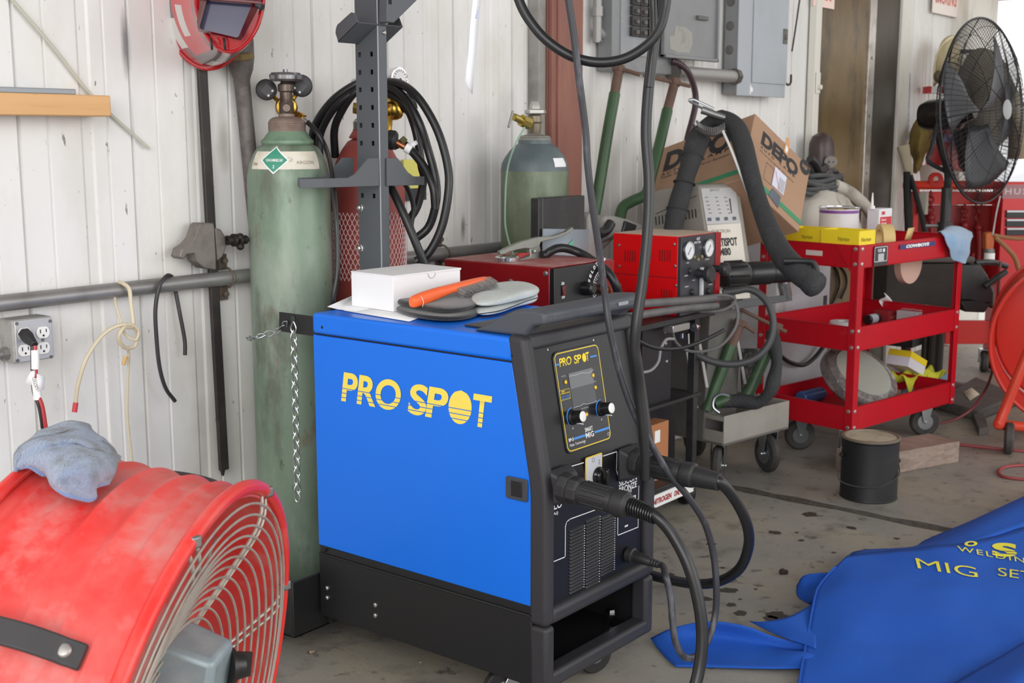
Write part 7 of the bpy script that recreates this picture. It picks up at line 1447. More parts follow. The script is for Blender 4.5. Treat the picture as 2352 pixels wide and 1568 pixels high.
MB().hexa([c - GD * .046 - GN * .0305 + V((0, 0, .01)), c + GD * .046 - GN * .0305 + V((0, 0, .01)), c + GD * .046 - GN * .03 + V((0, 0, .01)), c - GD * .046 - GN * .03 + V((0, 0, .01))], [c - GD * .046 - GN * .0305 + V((0, 0, ht - zt2 - .035)), c + GD * .046 - GN * .0305 + V((0, 0, ht - zt2 - .035)), c + GD * .046 - GN * .03 + V((0, 0, ht - zt2 - .035)), c - GD * .046 - GN * .03 + V((0, 0, ht - zt2 - .035))]).build('red_label', M('label_red2', (206, 30, 50), .5), t)
text('3M', c - GD * .036 - GN * .031 + V((0, 0, ht - zt2 - .026)), GD, (0, 0, 1), .026, .015, MATS['label_red2'], t, bold=.06)
for k, s in enumerate(('General', 'Purpose', 'Adhesive')): text(s, c - GD * .038 - GN * .0312 + V((0, 0, ht - zt2 - .052 - k * .016)), GD, (0, 0, 1), .038 + .003 * k, .010, WHITE, t, bold=.02)
a = on(2003, 476, D=(con(2003, 476, .30) - EYE).dot(FWD)); a.z = ht; MB().lathe(a, (0, 0, 1), [(.012, 0), (.012, .012), (.006, .014), (.0045, .04), (.002, .068)], 14).build('nozzle', WHITE, t)
c = con(2032, 552, .10); c.z = zt2 + .085; ax_ = (GD * .75 - GN * .66).normalized()
t = thing('masking_tape', 'roll of tan masking tape standing in the red cart top tray', 'tape', c - V((0, 0, .062)))
MB().lathe(c - ax_ * .024, ax_, [(.040, 0), (.062, 0), (.062, .048), (.040, .048), (.040, 0)], 40, cap=False).build('tape_roll', M('tan_tape', (214, 186, 126), .6), t)
mb = MB(); mb.add([con(2078, 550, .10), con(2092, 550, .10), con(2101, 522, .10), con(2086, 524, .10)], [(0, 1, 2, 3)]); mb.build('loose_end', M('tan_tape', (214, 186, 126), .6), t, solid=.001)
c = con(2074, 602, .16); t = thing('paper_disc', 'pinkish tan round paper roll hung under the red cart top tray', 'disc', c)
MB().lathe(c - GN * .01, -GN, [(.03, 0), (.088, 0), (.088, .03), (.03, .03)], 40).build('roll', M('pink_tan_paper', (198, 164, 148), .7), t)
# blue rag over the right corner
LR = M('light_blue_rag', (138, 172, 206), .9, bump=(260, .6), sheen=.5, dirt=[((110, 132, 160), 6, .5, .7, .5)])
T2 = [[con(2150, 545, .12), con(2172, 528, .14), con(2200, 528, .14), con(2226, 540, .10)], [con(2152, 540, .02), con(2178, 536, .03), con(2205, 540, .04), con(2228, 552, .04)], [con(2166, 556, -.012), con(2184, 552, -.02), con(2206, 556, -.016), con(2224, 562, -.005)], [con(2174, 580, -.012), con(2190, 578, -.022), con(2207, 580, -.03), con(2222, 578, -.012)], [con(2184, 604, -.010), con(2196, 605, -.018), con(2206, 604, -.02), con(2216, 600, -.012)], [con(2203, 606, -.010), con(2207, 612, -.014), con(2211, 612, -.014), con(2214, 608, -.010)]]
t = thing('blue_rag', 'light blue rag hanging over the right corner of the red cart', 'rag', con(2195, 560, 0))
MB().grid(cloth(lambda u, v: bilerp(T2, u, v) + V((0, 0, .015)) - GN * (.010 + mnoise.noise(bilerp(T2, u, v) * 25) * .008), 30, 22)).build('cloth', LR, t, solid=.003)
# ---- middle tray
zm = .4755
def small(name, label, cat, px, py, n_, z): c = on(px, py, Z=z + n_); c.z = z; return thing(name, label, cat, c), c
t, c = small('tape_roll', 'white round tape roll lying in the red cart middle tray', 'tape', 1936, 737, .046, zm)
MB().lathe(c, (0, 0, 1), [(.052, 0), (.056, .004), (.056, .042), (.052, .046), (.02, .046), (.02, .030)], 32).build('roll', M('pearl_white', (212, 216, 216), .4), t)
t, c = small('marker_bottle', 'black bottle with white label lying in the red cart middle tray', 'bottle', 2008, 731, .0, zm + .022)
MB().lathe(c - GD * .06, GD, [(.018, 0), (.021, .003), (.021, .085), (.010, .095), (.010, .11)], 18).build('bottle_body', M('gloss_black_bottle', (30, 32, 34), .3), t); MB().lathe(c - GD * .045, GD, [(.0214, 0), (.0214, .05)], 18, cap=False).build('label', M('pale_label', (184, 190, 200), .5), t); MB().lathe(c + GD * .052, GD, [(.012, 0), (.016, .008), (.012, .02)], 14).build('cap', M('ivory_cap', (216, 206, 186), .5), t)
t, c = small('carton', 'small dark red box in the red cart middle tray', 'box', 2044, 712, .052, zm)
mb = MB(); mb.hexa([c + GD * a + GN * b for a, b in ((-.055, -.03), (.055, -.03), (.055, .05), (-.055, .05))], [c + GD * a + GN * b + V((0, 0, .052)) for a, b in ((-.055, -.03), (.055, -.03), (.055, .05), (-.055, .05))]); mb.build('box_body', M('dull_red_box', (150, 40, 44), .6), t, bevel=.001)
text('PARTS', c - GD * .045 - GN * .0305 + V((0, 0, .02)), GD, (0, 0, 1), .05, .012, M('sticker_pink', (210, 120, 120), .6), t)
t, c = small('crumpled_paper', 'white crumpled paper on the dark red box in the red cart', 'paper', 2040, 708, .0, zm + .0535)
T3 = [[c + GD * (-.05 + .035 * j) + GN * (.02 * math.sin(i * 2 + j)) + V((0, 0, .012 + .02 * i * (1 if j < 2 else .3) + .008 * math.sin(j * 3 + i))) for j in range(4)] for i in range(4)]
MB().grid(cloth(lambda u, v: bilerp(T3, u, v), 14, 14)).build('sheet', PAP, t, solid=.0008)
t, c = small('electronic_module', 'flat pale grey device box with round ports in the red cart middle tray', 'device', 2108, 712, .06, zm)
mb = MB(); mb.hexa([c + GD * a + GN * b for a, b in ((-.075, -.04), (.075, -.04), (.075, .06), (-.075, .06))], [c + GD * a + GN * b + V((0, 0, .06)) for a, b in ((-.075, -.04), (.075, -.04), (.075, .06), (-.075, .06))]); mb.build('case', M('pale_grey_case', (190, 188, 190), .5), t, bevel=.002)
for k in range(3): MB().lathe(c + GD * (-.06 + .02 * k) - GN * .0402 + V((0, 0, .035)), -GN, [(.007, 0), (.007, .002), (.004, .002)], 12).build('port', M('dark_port', (60, 60, 64), .5), t)
mb = MB(); a = c - GN * .0405 + V((0, 0, .04)) + GD * .01; mb.prism([a, a + GD * .05, a + GD * .05 + V((0, 0, .010)), a + V((0, 0, .010))], -GN * .0005); mb.build('display', M('dark_port', (60, 60, 64), .5), t)
t, c = small('plastic_bag', 'flat silvery plastic pouch on the grey device box in the red cart', 'bag', 2112, 709, .0, zm + .0615)
MB().grid(cloth(lambda u, v: c + GD * (-.07 + .16 * u) + GN * (-.05 + .1 * v) + V((0, 0, .004 + .010 * math.sin(u * 3) * math.sin(v * 3) + .004 * mnoise.noise(V((u * 6, v * 6, 1))))), 12, 10)).build('pouch', M('silver_pouch', (200, 202, 206), .25, .3), t, solid=.002)
# ---- bottom tray
zb3 = .1585
c = con(1974, 866, .19); ax_ = (GD * -.12 - GN * .62 + V((0, 0, .78))).normalized()
t = thing('wrapped_disc', 'large round grey pad wrapped in clear plastic in the red cart bottom tray', 'disc', c - V((0, 0, .13)))
PLW = M('clear_wrap_grey', (112, 108, 106), .2, dirt=[((176, 174, 170), 12, .5, .64, .7), ((66, 62, 60), 9, .48, .66, .8), ((150, 130, 110), 20, .6, .7, .5)], bump=(50, .8), coat=.6)
MB().lathe(c - ax_ * .04, ax_, [(.11, 0), (.160, .006), (.172, .02), (.172, .05), (.162, .066), (.132, .074)], 48, up=(0, 1, 0)).build('wrapped_rim', PLW, t)
MB().lathe(c + ax_ * .0335, ax_, [(.128, 0), (.126, .003), (.02, .003)], 40).build('pad_face', M('pad_face', (158, 160, 150), .5, dirt=[((140, 132, 96), 7, .55, .68, .7), ((176, 182, 176), 5, .5, .7, .5)]), t)
o_ = con(2087, 822, .24); t = thing('glove_box', 'yellow and white carton tilted in the red cart bottom tray', 'box', V((o_.x, o_.y, zb3 + .06)))
ux_ = (GD * .88 + V((0, 0, -.38))).normalized(); uy_ = GN; uz_ = ux_.cross(uy_); uz_ = uz_ if uz_.z > 0 else -uz_
def bb(a0, a1, b0, b1, c0, c1): return [o_ + ux_ * a + uy_ * b + uz_ * c for a, b, c in ((a0, b0, c0), (a1, b0, c0), (a1, b1, c0), (a0, b1, c0))], [o_ + ux_ * a + uy_ * b + uz_ * c for a, b, c in ((a0, b0, c1), (a1, b0, c1), (a1, b1, c1), (a0, b1, c1))]
MB().hexa(*bb(-.075, .075, -.05, .06, -.055, -.012)).build('carton_base', M('carton_white', (226, 224, 234), .5), t, bevel=.001); MB().hexa(*bb(-.076, .076, -.051, .061, -.012, .016)).build('carton_lid', M('box_yellow', (240, 214, 40), .5), t, bevel=.001)
text('NITRILE', o_ - ux_ * .06 + uz_ * .0165 - uy_ * .02, ux_, uy_, .06, .014, M('olive_print', (150, 130, 30), .6), t)
YG = M('yellow_glove', (206, 206, 58), .75, bump=(120, .4), dirt=[((150, 154, 50), 9, .5, .7, .6)])
for k, (px, py, n_, lb) in enumerate(((2090, 880, .10, 'crumpled yellow-green glove beside the wrapped disc in the red cart bottom tray'), (2130, 872, .16, 'crumpled yellow-green glove at the right end of the red cart bottom tray'))):
    c = on(px, py, Z=zb3 + .05); c.z = zb3; t = thing('rubber_glove', lb, 'glove', c)
    T4 = [[c + GD * (-.085 + .055 * j) + GN * (-.05 + .04 * i) + V((0, 0, .01 + .095 * abs(math.sin(i * 1.3 + j * 1.1 + k * 2)))) for j in range(4)] for i in range(4)]
    MB().grid(cloth(lambda u, v: bilerp(T4, u, v), 22, 22)).build('glove_body', YG, t, solid=.004)
t, c = small('spray_can', 'blue can lying at the left of the red cart bottom tray', 'can', 1866, 908, .0, zb3 + .031)
MB().lathe(c - GD * .09, GD, [(.026, 0), (.030, .004), (.030, .15), (.024, .165), (.012, .17)], 22).build('can_body', M('can_blue', (56, 96, 150), .35), t)
t, c = small('grey_cloth', 'grey blue rag scrap in the red cart bottom tray', 'rag', 2095, 888, .03, zb3)
MB().grid(cloth(lambda u, v: c + GD * (-.09 + .15 * u) + GN * (-.03 + .06 * v) + V((0, 0, .012 + .03 * math.sin(u * 3.1) * (.6 + .4 * math.sin(v * 5)))), 16, 10)).build('cloth', M('grey_blue_scrap', (120, 134, 152), .9, bump=(200, .5)), t, solid=.003)
t, c = small('brown_block', 'brown sanding block in the red cart bottom tray', 'block', 2050, 896, .042, zb3)
mb = MB(); mb.hexa([c + GD * a + GN * b for a, b in ((-.05, -.02), (.04, -.02), (.04, .04), (-.05, .04))], [c + GD * a + GN * b + V((0, 0, .042)) for a, b in ((-.05, -.02), (.04, -.02), (.04, .04), (-.05, .04))]); mb.build('block_body', M('brown_block_paint', (142, 108, 84), .8), t, bevel=.003)
t, c = small('oil_bottle', 'pale blue cloth bundle at the right end of the red cart bottom tray', 'rag', 2168, 866, .05, zb3)
MB().sphere(c + V((0, 0, .04)), .05, 14, (1, .8, .75)).build('bundle', LR, t); t.name = 'cloth_bundle'
# ================================================================ white cabinet behind the cart
a, b = on(1786, 700, Y=2.44), on(1906, 700, Y=2.44)
t = thing('white_cabinet', 'low white enamel cabinet against the wall behind the red cart', 'cabinet', ((a.x + b.x) / 2, 2.55, 0))
MB().box((a.x, 2.44, .02), (b.x, 2.64, .90)).build('cabinet_body', M('white_enamel', (206, 208, 214), .4, dirt=[((160, 156, 148), 3, .5, .7, .5), ((96, 88, 80), 7, .6, .72, .6)]), t, bevel=.012, seg=3)
c = on(1896, 688, Y=2.4395); MB().box(c + V((-.022, -.002, -.035)), c + V((.014, .001, .02))).build('dark_badge', M('badge_blue_black', (40, 46, 64), .4), t)
o = MB().tube([on(p, q_, Y=2.40) for p, q_ in ((1790, 815), (1815, 832), (1845, 838), (1870, 822), (1892, 795))], .010, n=10).build('black_hose', CAB); tag(o, 'black hose sagging in front of the low white cabinet', 'hose')
for k, pts in enumerate((((1910, 600), (1924, 625), (1928, 655), (1918, 685), (1910, 700)), ((1918, 598), (1940, 625), (1944, 655), (1932, 685)))):
    o = MB().tube([on(p, q_, Y=2.648) for p, q_ in pts], .006, n=8).build('black_wire', CAB); tag(o, ('outer' if k else 'inner') + ' black wire loop hanging beside the low white cabinet', 'wire')
# ================================================================ black can with bail, timber block, debris
ct = on(1993, 1158, Z=0); away = V((ct.x, ct.y, 0)).normalized(); c = ct + away * .104
cb_ = thing('black_can', 'black paint can with wire handle standing on the concrete floor', 'can', c)
CANB = M('matt_black_can', (24, 24, 26), .55, dirt=[((52, 50, 48), 12, .58, .74, .5)])
hc_ = .225
MB().lathe(c, (0, 0, 1), [(.100, .001), (.103, .004), (.101, .01), (.101, hc_ - .012), (.104, hc_ - .008), (.104, hc_)], 48).build('can_body', CANB, cb_)
MB().lathe(c + V((0, 0, hc_ - .004)), (0, 0, 1), [(.1045, 0), (.1050, .006), (.100, .008), (.094, .007), (.092, -.002)], 48).build('rim', M('dirty_rim', (132, 122, 108), .5, .4), cb_)
MB().lathe(c + V((0, 0, hc_ - .001)), (0, 0, 1), [(.093, 0), (.091, .0014), (.02, .0016)], 40).build('dried_lid', M('dried_paint', (176, 162, 140), .85, dirt=[((128, 116, 98), 12, .45, .66, .7)]), cb_)
ea, eb = c + RIGHT * .103 - away * .02 + V((0, 0, hc_ * .62)), c - RIGHT * .103 - away * .02 + V((0, 0, hc_ * .72))
MB().tube([ea, ea - away * .05 + V((0, 0, -.045)), c - away * .110 + V((0, 0, hc_ * .28)) + RIGHT * .02, eb - away * .06 + V((0, 0, -.08)), eb], .0022, n=8, sm=8).build('bail', M('bail_wire', (84, 84, 84), .4, .7), cb_)
for e in (ea, eb): MB().sphere(e, .009, 10).build('ear', CANB, cb_)
mb = MB()
for k in range(16): z = .02 + k * .0115; d = (RIGHT * .86 - away * .5).normalized(); p = c + d * .1012; p.z = z; mb.sphere(p, .0012, 6)
o = mb.build('seam_dots', M('seam_grey', (112, 110, 106), .6), cb_); o['kind'] = 'stuff'
a, b = on(2056, 1088, Z=0), on(2202, 1061, Z=0); d = (b - a).normalized(); nb = V((-d.y, d.x, 0)); a2 = a - d * .16; hb = on(2202, 1013, X=b.x).z
WD = M('weathered_timber', (146, 128, 116), .75, dirt=[((112, 92, 82), 5, .45, .68, .7), ((172, 158, 144), 9, .5, .72, .6)], stretch=(3, 1, 8))
o = MB().hexa([a2, b, b + nb * .16, a2 + nb * .16], [p + V((0, 0, hb)) for p in (a2, b, b + nb * .16, a2 + nb * .16)]).build('timber_block', WD, bevel=.003); tag(o, 'weathered timber block on the floor behind the black can', 'block')
c = on(1797, 1312, Z=.008); mb = MB(); mb.sphere(c, .011, 10, (1.2, .9, .8)); mb.sphere(c + RIGHT * .011 - V((0, 0, .002)), .008, 8); o = mb.build('dirt_clump', M('dark_clump', (48, 36, 32), .9)); tag(o, 'small dark clump of dirt on the concrete between lead and blue cover', 'debris')
for k, (px, py, r, lb) in enumerate(((717, 1496, .007, 'pale dust lump on the floor left of the welder base'), (966, 1520, .004, 'tiny orange crumb on the floor before the welder base'))):
    c = on(px, py, Z=r * .7); o = MB().sphere(c, r, 8, (1.5, 1, .7)).build('floor_crumb', M('crumb_%d' % k if 0 else 'pale_crumb', (150, 132, 116), .9)); tag(o, lb, 'debris')
# ================================================================ hoses on the floor at right
RH = M('red_air_hose', (150, 60, 62), .5)
o = MB().tube([on(a, b, Z=.006) for a, b in ((2150, 1015), (2205, 1021), (2270, 1028), (2352, 1036), (2420, 1042))], .006, n=8).build('air_hose', RH); tag(o, 'straight red air hose lying on the floor right of the timber block', 'hose')
o = MB().tube([on(a, b, Z=.006) for a, b in ((2420, 1070), (2352, 1068), (2310, 1072), (2294, 1082), (2304, 1094), (2345, 1100), (2420, 1104))], .006, n=8).build('air_hose', RH); tag(o, 'red air hose bent in a loop on the floor at right', 'hose')
o = MB().tube([on(2298, 600, D=5.8), on(2292, 700, D=5.8), on(2286, 800, D=5.8), on(2274, 870, D=5.6), on(2240, 930, D=5.35), on(2200, 960, D=5.3), on(2160, 972, D=5.3)], .006, n=8).build('extension_lead', M('dark_red_cord', (104, 40, 44), .5)); tag(o, 'dark red cord curving down to the floor beside the right fan', 'cord')
o = MB().tube([on(a, b, Z=.01) for a, b in ((2190, 876), (2230, 893), (2290, 918), (2352, 930), (2420, 936))], .008, n=8).build('floor_cable', CAB); tag(o, 'black cord crossing the floor behind the right fan wheel', 'cord')
# dusty low jack on the floor
jk = thing('floor_jack', 'dusty dark low floor jack lying on the concrete near the right fan', 'jack', on(2230, 930, Z=0))
DK = M('dusty_jack_grey', (92, 88, 84), .75, dirt=[((64, 60, 58), 9, .45, .7, .6)])
P = [on(2150, 940, Z=0), on(2245, 968, Z=0), on(2340, 930, Z=0), on(2240, 885, Z=0)]
MB().hexa(P, [p * 1 + V((0, 0, .05)) for p in P]).build('frame', DK, jk, bevel=.01)
P = [on(2228, 955, Z=0), on(2248, 1002, Z=0), on(2270, 998, Z=0), on(2255, 950, Z=0)]; MB().hexa(P, [p + V((0, 0, .035)) for p in P]).build('foot', DK, jk, bevel=.004)
P = [on(2212, 900, Z=.052), on(2228, 920, Z=.052), on(2250, 905, Z=.052), on(2232, 890, Z=.052)]; MB().add(P, [(0, 1, 2, 3)]).build('paper_note', M('cream_paper', (206, 196, 172), .8), jk, solid=.001)
# ================================================================ second red drum fan at the right edge
D_ = 5.25; fc = on(2492, 792, D=D_); ax_ = (-FWD0 * .88 - RIGHT * .35 + V((0, 0, -.05))).normalized(); R2 = .372
RF = M('right_fan_red', (206, 52, 40), .35, coat=.2, dirt=[((184, 60, 50), 5, .5, .7, .5)])
f2 = thing('drum_fan', 'red drum fan on a wheeled stand cut off by the right edge of the photo', 'fan', (fc.x, fc.y, 0))
MB().lathe(fc, ax_, [(R2, 0), (R2, -.30), (R2 - .006, -.30), (R2 - .006, -.16), (R2 - .012, -.15), (R2 - .006, -.14), (R2 - .006, 0), (R2, 0)], 80, cap=False).build('drum', RF, f2, angle=50)
x_, y_, z_ = frame_from(ax_)
for h in (0, -.30): MB().tube([fc + ax_ * h + (x_ * math.cos(a) + y_ * math.sin(a)) * (R2 + .004) for a in [2 * math.pi * k / 72 for k in range(72)]], .009, n=10, closed=True, sm=0).build('rim', RF, f2)
MB().lathe(fc - ax_ * .29, ax_, [(R2 - .01, 0), (R2 - .02, .012), (.10, .05), (.02, .052)], 60).build('back_plate', RF, f2)
MB().lathe(fc - ax_ * .22, ax_, [(.06, 0), (.075, .01), (.075, .12), (.04, .13)], 24).build('motor', M('motor_grey', (120, 124, 126), .5, .4), f2)
MB().tube([on(2365, 800, D=5.0), on(2340, 860, D=5.02), on(2312, 930, D=5.05), on(2296, 968, D=5.06), on(2294, 975, D=5.07), on(2310, 976, D=5.15), on(2400, 985, D=5.3)], .021, n=14, sm=5).build('stand', M('right_fan_orange', (204, 62, 40), .4), f2)
c = on(2320, 972, D=5.10); wv = (RIGHT * .93 - FWD0 * .35); MB().lathe(V((c.x, c.y, .067)) - wv * .018, wv, [(.03, 0), (.056, 0), (.066, .008), (.066, .028), (.056, .036), (.03, .036)], 28).build('wheel', M('dusty_tyre', (58, 56, 54), .75), f2); MB().lathe(V((c.x, c.y, .067)) - wv * .019, wv, [(.008, 0), (.032, 0), (.032, .038), (.008, .038)], 20).build('wheel_hub', DK, f2)
# ================================================================ far right: trolley, tool rack, chest, fan and clothes
def cam(px, py, d_): return on(px, py, D=d_)
def fbox(mb, px0, px1, pyt, pyb, d0, d1):
    """an upright box facing the aisle, with its near face spanning those pixels"""
    a, b, t = cam(px0, pyb, d0), cam(px1, pyb, d0), cam(px0, pyt, d0); w_ = FWD0 * (d1 - d0); a2 = a.copy(); b2 = b.copy(); b2.z = a2.z; up = V((0, 0, t.z - a.z)); return mb.hexa([a2, b2, b2 + w_, a2 + w_], [a2 + up, b2 + up, b2 + w_ + up, a2 + w_ + up])
bt = thing('tool_trolley', 'dark brown and black low tool trolley behind the red cart', 'trolley', (5.95, 2.25, 0))
DBR = M('dark_brown_panel', (50, 44, 39), .65, dirt=[((36, 32, 29), 6, .45, .7, .7)], stretch=(1, 1, 5)); PB = M('black_moulding', (32, 32, 33), .4, dirt=[((84, 82, 80), 6, .58, .75, .5)])
mb = MB(); fbox(mb, 2032, 2206, 604, 712, 5.78, 5.98); mb.build('front_panel', DBR, bt, bevel=.004)
mb = MB(); fbox(mb, 2026, 2240, 590, 604, 5.75, 6.0); mb.build('top', M('dusty_black_top', (84, 80, 76), .6, dirt=[((50, 48, 46), 6, .45, .7, .6)]), bt, bevel=.008)
q = lambda a, b, d=5.78: cam(a, b, d)
MB().prism([q(2206, 604), q(2252, 606), q(2268, 630), q(2285, 672), q(2282, 710), q(2264, 700), q(2225, 690), q(2206, 690)], FWD0 * .1).build('end_moulding', PB, bt, bevel=.008)
MB().prism([q(2206, 690), q(2282, 690), q(2262, 718), q(2215, 716)], FWD0 * .1).build('lower_moulding', PB, bt, bevel=.006)
MB().tube([q(2262, 658, 5.74), q(2290, 638, 5.74), q(2310, 624, 5.76)], .014, n=10, sm=3).build('push_handle', PB, bt)
MB().tube([q(2240, 604, 5.8), q(2280, 602, 5.82), q(2312, 612, 5.86)], .014, n=10, sm=3).build('push_handle', PB, bt)
for px in (2085, 2128, 2145, 2162): a = cam(px, 712, 5.88); MB().cyl(a, V((a.x, a.y, .0)), .022 if px != 2128 else .014, n=10).build('leg', M('trolley_leg', (64, 60, 56), .5, .4), bt)
MB().box(*[p for p in (cam(2120, 790, 5.9) + V((-.14, 0, 0)), cam(2120, 790, 5.9) + V((.1, .12, .05)))]).build('lower_shelf', PB, bt)
# red rack with hanging chains
RK = M('rack_red', (206, 36, 28), .42, dirt=[((168, 30, 26), 5, .45, .7, .6)]); RKD = M('rack_dark_red', (140, 22, 24), .5, dirt=[((110, 22, 24), 5, .45, .7, .6)])
rk = thing('chain_rack', 'red steel rack with a top rail for hanging chains behind the red cart', 'rack', on(2190, 500, D=6.9) * 1)
rk.location.z = 0
mb = MB(); fbox(mb, 2090, 2306, 440, 470, 6.92, 6.95); mb.build('upper_panel', RK, rk, bevel=.003)
mb = MB(); fbox(mb, 2094, 2284, 470, 640, 6.97, 7.0); mb.build('rear_panel', RKD, rk, bevel=.003)
a, b = cam(2076, 425, 6.86), cam(2292, 425, 6.86); b.z = a.z; MB().cyl(a, b, .024, n=16).build('top_rail', M('rail_orange_red', (220, 60, 40), .35), rk)
for px0, px1 in ((2092, 2104), (2276, 2300)):
    a, b = cam(px0, 600, 6.88), cam(px1, 600, 6.88); t_ = cam(px0, 432, 6.88); MB().hexa([V((a.x, a.y, .02)), V((b.x, b.y, .02)), V((b.x, b.y, .02)) + FWD0 * .04, V((a.x, a.y, .02)) + FWD0 * .04], [V((a.x, a.y, t_.z)), V((b.x, b.y, t_.z)), V((b.x, b.y, t_.z)) + FWD0 * .04, V((a.x, a.y, t_.z)) + FWD0 * .04]).build('post', RK, rk, bevel=.003)
mb = MB(); fbox(mb, 2170, 2285, 735, 790, 6.84, 6.87); mb.build('lower_panel', RK, rk, bevel=.003)
a = cam(2146, 412, 6.86); MB().lathe(a - FWD0 * .012, -FWD0, [(.018, 0), (.040, 0), (.040, .02), (.018, .02), (.018, 0)], 22, cap=False).build('eye_ring', RK, rk)
for px, py0, py1, lb in ((2138, 440, 590, 'red chain with hook hanging from the chain rack, left of the fan pole'), (2216, 470, 590, 'red chain with hook hanging from the chain rack, just right of the fan pole'), (2248, 445, 640, 'red chain with hook hanging at the right end of the chain rack')):
    ch2 = thing('hook_chain', lb, 'chain', cam(px, py0, 6.87), 'red chains on the rack')
    n_ = 5; P0, P1 = cam(px, py0, 6.87), cam(px, py0 + (py1 - py0) * .4, 6.87)
    for k in range(n_):
        a, b = P0.lerp(P1, k / n_), P0.lerp(P1, (k + 1) / n_); d = (b - a); s = (RIGHT if k % 2 else (RIGHT * .5 + FWD0 * .8)) * .014; m_ = (a + b) / 2
        MB().tube([a - d * .12, m_ - d * .3 + s, m_ + d * .3 + s, b + d * .12, m_ + d * .3 - s, m_ - d * .3 - s], .0055, n=6, closed=True, sm=3).build('link', RKD, ch2)
    P2 = cam(px, py1, 6.87); MB().tube([P1, P1.lerp(P2, .3) + RIGHT * .004, P1.lerp(P2, .7), P2, P2 + RIGHT * .03 + V((0, 0, -.02)), P2 + RIGHT * .05 + V((0, 0, .02))], .016, n=10, sm=5, rf=lambda t: 1.2 - .5 * t).build('hook', RKD, ch2); MB().sphere(P1, .026, 12).build('swivel', RKD, ch2)
# tool chest
hc2 = thing('tool_chest', 'red tool chest with black drawers and mauve name plate at the right edge', 'tool chest', on(2330, 600, D=6.7)); hc2.location.z = 0
CHR = M('chest_red', (206, 30, 38), .35, coat=.2)
a = cam(2296, 560, 6.72); z0_, z1_ = .02, cam(2296, 417, 6.72).z
mb = MB(); a0, b0 = V((a.x, a.y, z0_)), V((a.x, a.y, z0_)) + RIGHT * .42; mb.hexa([a0, b0, b0 + FWD0 * .14, a0 + FWD0 * .14], [p + V((0, 0, z1_ - z0_)) for p in (a0, b0, b0 + FWD0 * .14, a0 + FWD0 * .14)]); mb.build('cabinet', CHR, hc2, bevel=.006)
def cf(px, py): return onp(px, py, a0, FWD0)
p, q_ = cf(2302, 456), cf(2400, 450); h_ = cf(2302, 424).z - p.z; MB().prism([p, p + RIGHT * .24, p + RIGHT * .24 + V((0, 0, h_)), p + V((0, 0, h_))], -FWD0 * .001).build('name_plate', M('plate_mauve', (160, 116, 120), .5), hc2)
text('HUSKY', p + RIGHT * .012 + V((0, 0, h_ * .3)) - FWD0 * .0012, RIGHT, (0, 0, 1), .21, h_ * .45, M('plate_letters', (206, 186, 188), .5), hc2, bold=.02, space=1.3)
for k, py in enumerate((500, 520, 540)):
    p = cf(2309, py); dr = MB().prism([p, p + RIGHT * .36, p + RIGHT * .36 + V((0, 0, .040)), p + V((0, 0, .040))], -FWD0 * .012).build('drawer', M('drawer_black', (34, 35, 38), .4), hc2, bevel=.002); MB().prism([p + V((0, 0, .030)) - FWD0 * .012, p + RIGHT * .36 + V((0, 0, .030)) - FWD0 * .012, p + RIGHT * .36 + V((0, 0, .041)) - FWD0 * .012, p + V((0, 0, .041)) - FWD0 * .012], -FWD0 * .008).build('drawer_pull', M('drawer_alloy', (176, 178, 182), .3, .8), dr, bevel=.001)
rwheel(V((a.x, a.y, 0)) - RIGHT * .02 + FWD0 * .06, .06, .04, .4, .13, hc2)
# rusty puller with rod
rj = thing('rusty_puller', 'rusty orange puller tool with a thin upright rod beside the red tool chest', 'tool', cam(2270, 590, 6.3))
RO = M('orange_rust', (190, 98, 50), .7, dirt=[((140, 76, 46), 10, .45, .68, .7)])
q = lambda x_, y_, d_=6.3: cam(x_, y_, d_)
MB().prism([q(2264, 536), q(2280, 532), q(2286, 545), q(2282, 575), q(2264, 574)], FWD0 * .05).build('head', RO, rj, bevel=.006); MB().cyl(q(2272, 572), q(2272, 600), .026, n=14).build('barrel', M('barrel_grey', (112, 112, 108), .5, .4), rj); MB().lathe(q(2272, 598) + V((0, 0, .004)), V((0, 0, 1)), [(.0264, 0), (.0264, .035)], 14, cap=False).build('white_band', WHITE, rj)
MB().tube([q(2280, 540), q(2288, 490), q(2297, 450)], .005, n=8, sm=2).build('rod', STEEL, rj); MB().tube([q(2282, 540), q(2310, 545), q(2345, 548), q(2380, 540)], .010, n=8, sm=3).build('arm', M('rusty_arm', (150, 104, 70), .7), rj); MB().tube([q(2286, 545), q(2305, 562), q(2330, 590), q(2340, 620)], .012, n=8, sm=3).build('arm', MATS['rusty_arm'], rj)
# pedestal fan
pf2 = thing('pedestal_fan', 'large black wire-guard pedestal fan standing behind the red cart', 'fan', cam(2172, 520, 6.3)); pf2.location.z = 0
gc = cam(2266, 255, 6.3); ga_ = (RIGHT * .70 - FWD0 * .71 + V((0, 0, .06))).normalized(); gx, gy, gz = frame_from(ga_); GR_ = .463
GWM = M('guard_black_wire', (44, 44, 47), .45, .3)
def gpt(r, a, h): return gc + ga_ * h + (gx * math.cos(a) + gy * math.sin(a)) * r
prof_f = [(.04, .105), (.12, .10), (.22, .082), (.32, .05), (.42, .015), (GR_, -.02)]; prof_b = [(.09, -.15), (.18, -.145), (.30, -.12), (.39, -.075), (GR_, -.02)]
for nm, pr_, k_ in (('front_guard', prof_f, 100), ('rear_guard', prof_b, 120)):
    mb = MB()
    for k in range(k_): a = 2 * math.pi * k / k_; mb.tube([gpt(r, a + .12 * (i / len(pr_)), h) for i, (r, h) in enumerate(pr_)], .0015 if k % 10 else .0034, n=4, sm=3)
    for r, h in pr_[1:-1]: mb.tube([gpt(r, 2 * math.pi * i / 60, h) for i in range(60)], .0017, n=4, closed=True, sm=0)
    mb.build(nm, GWM, pf2)
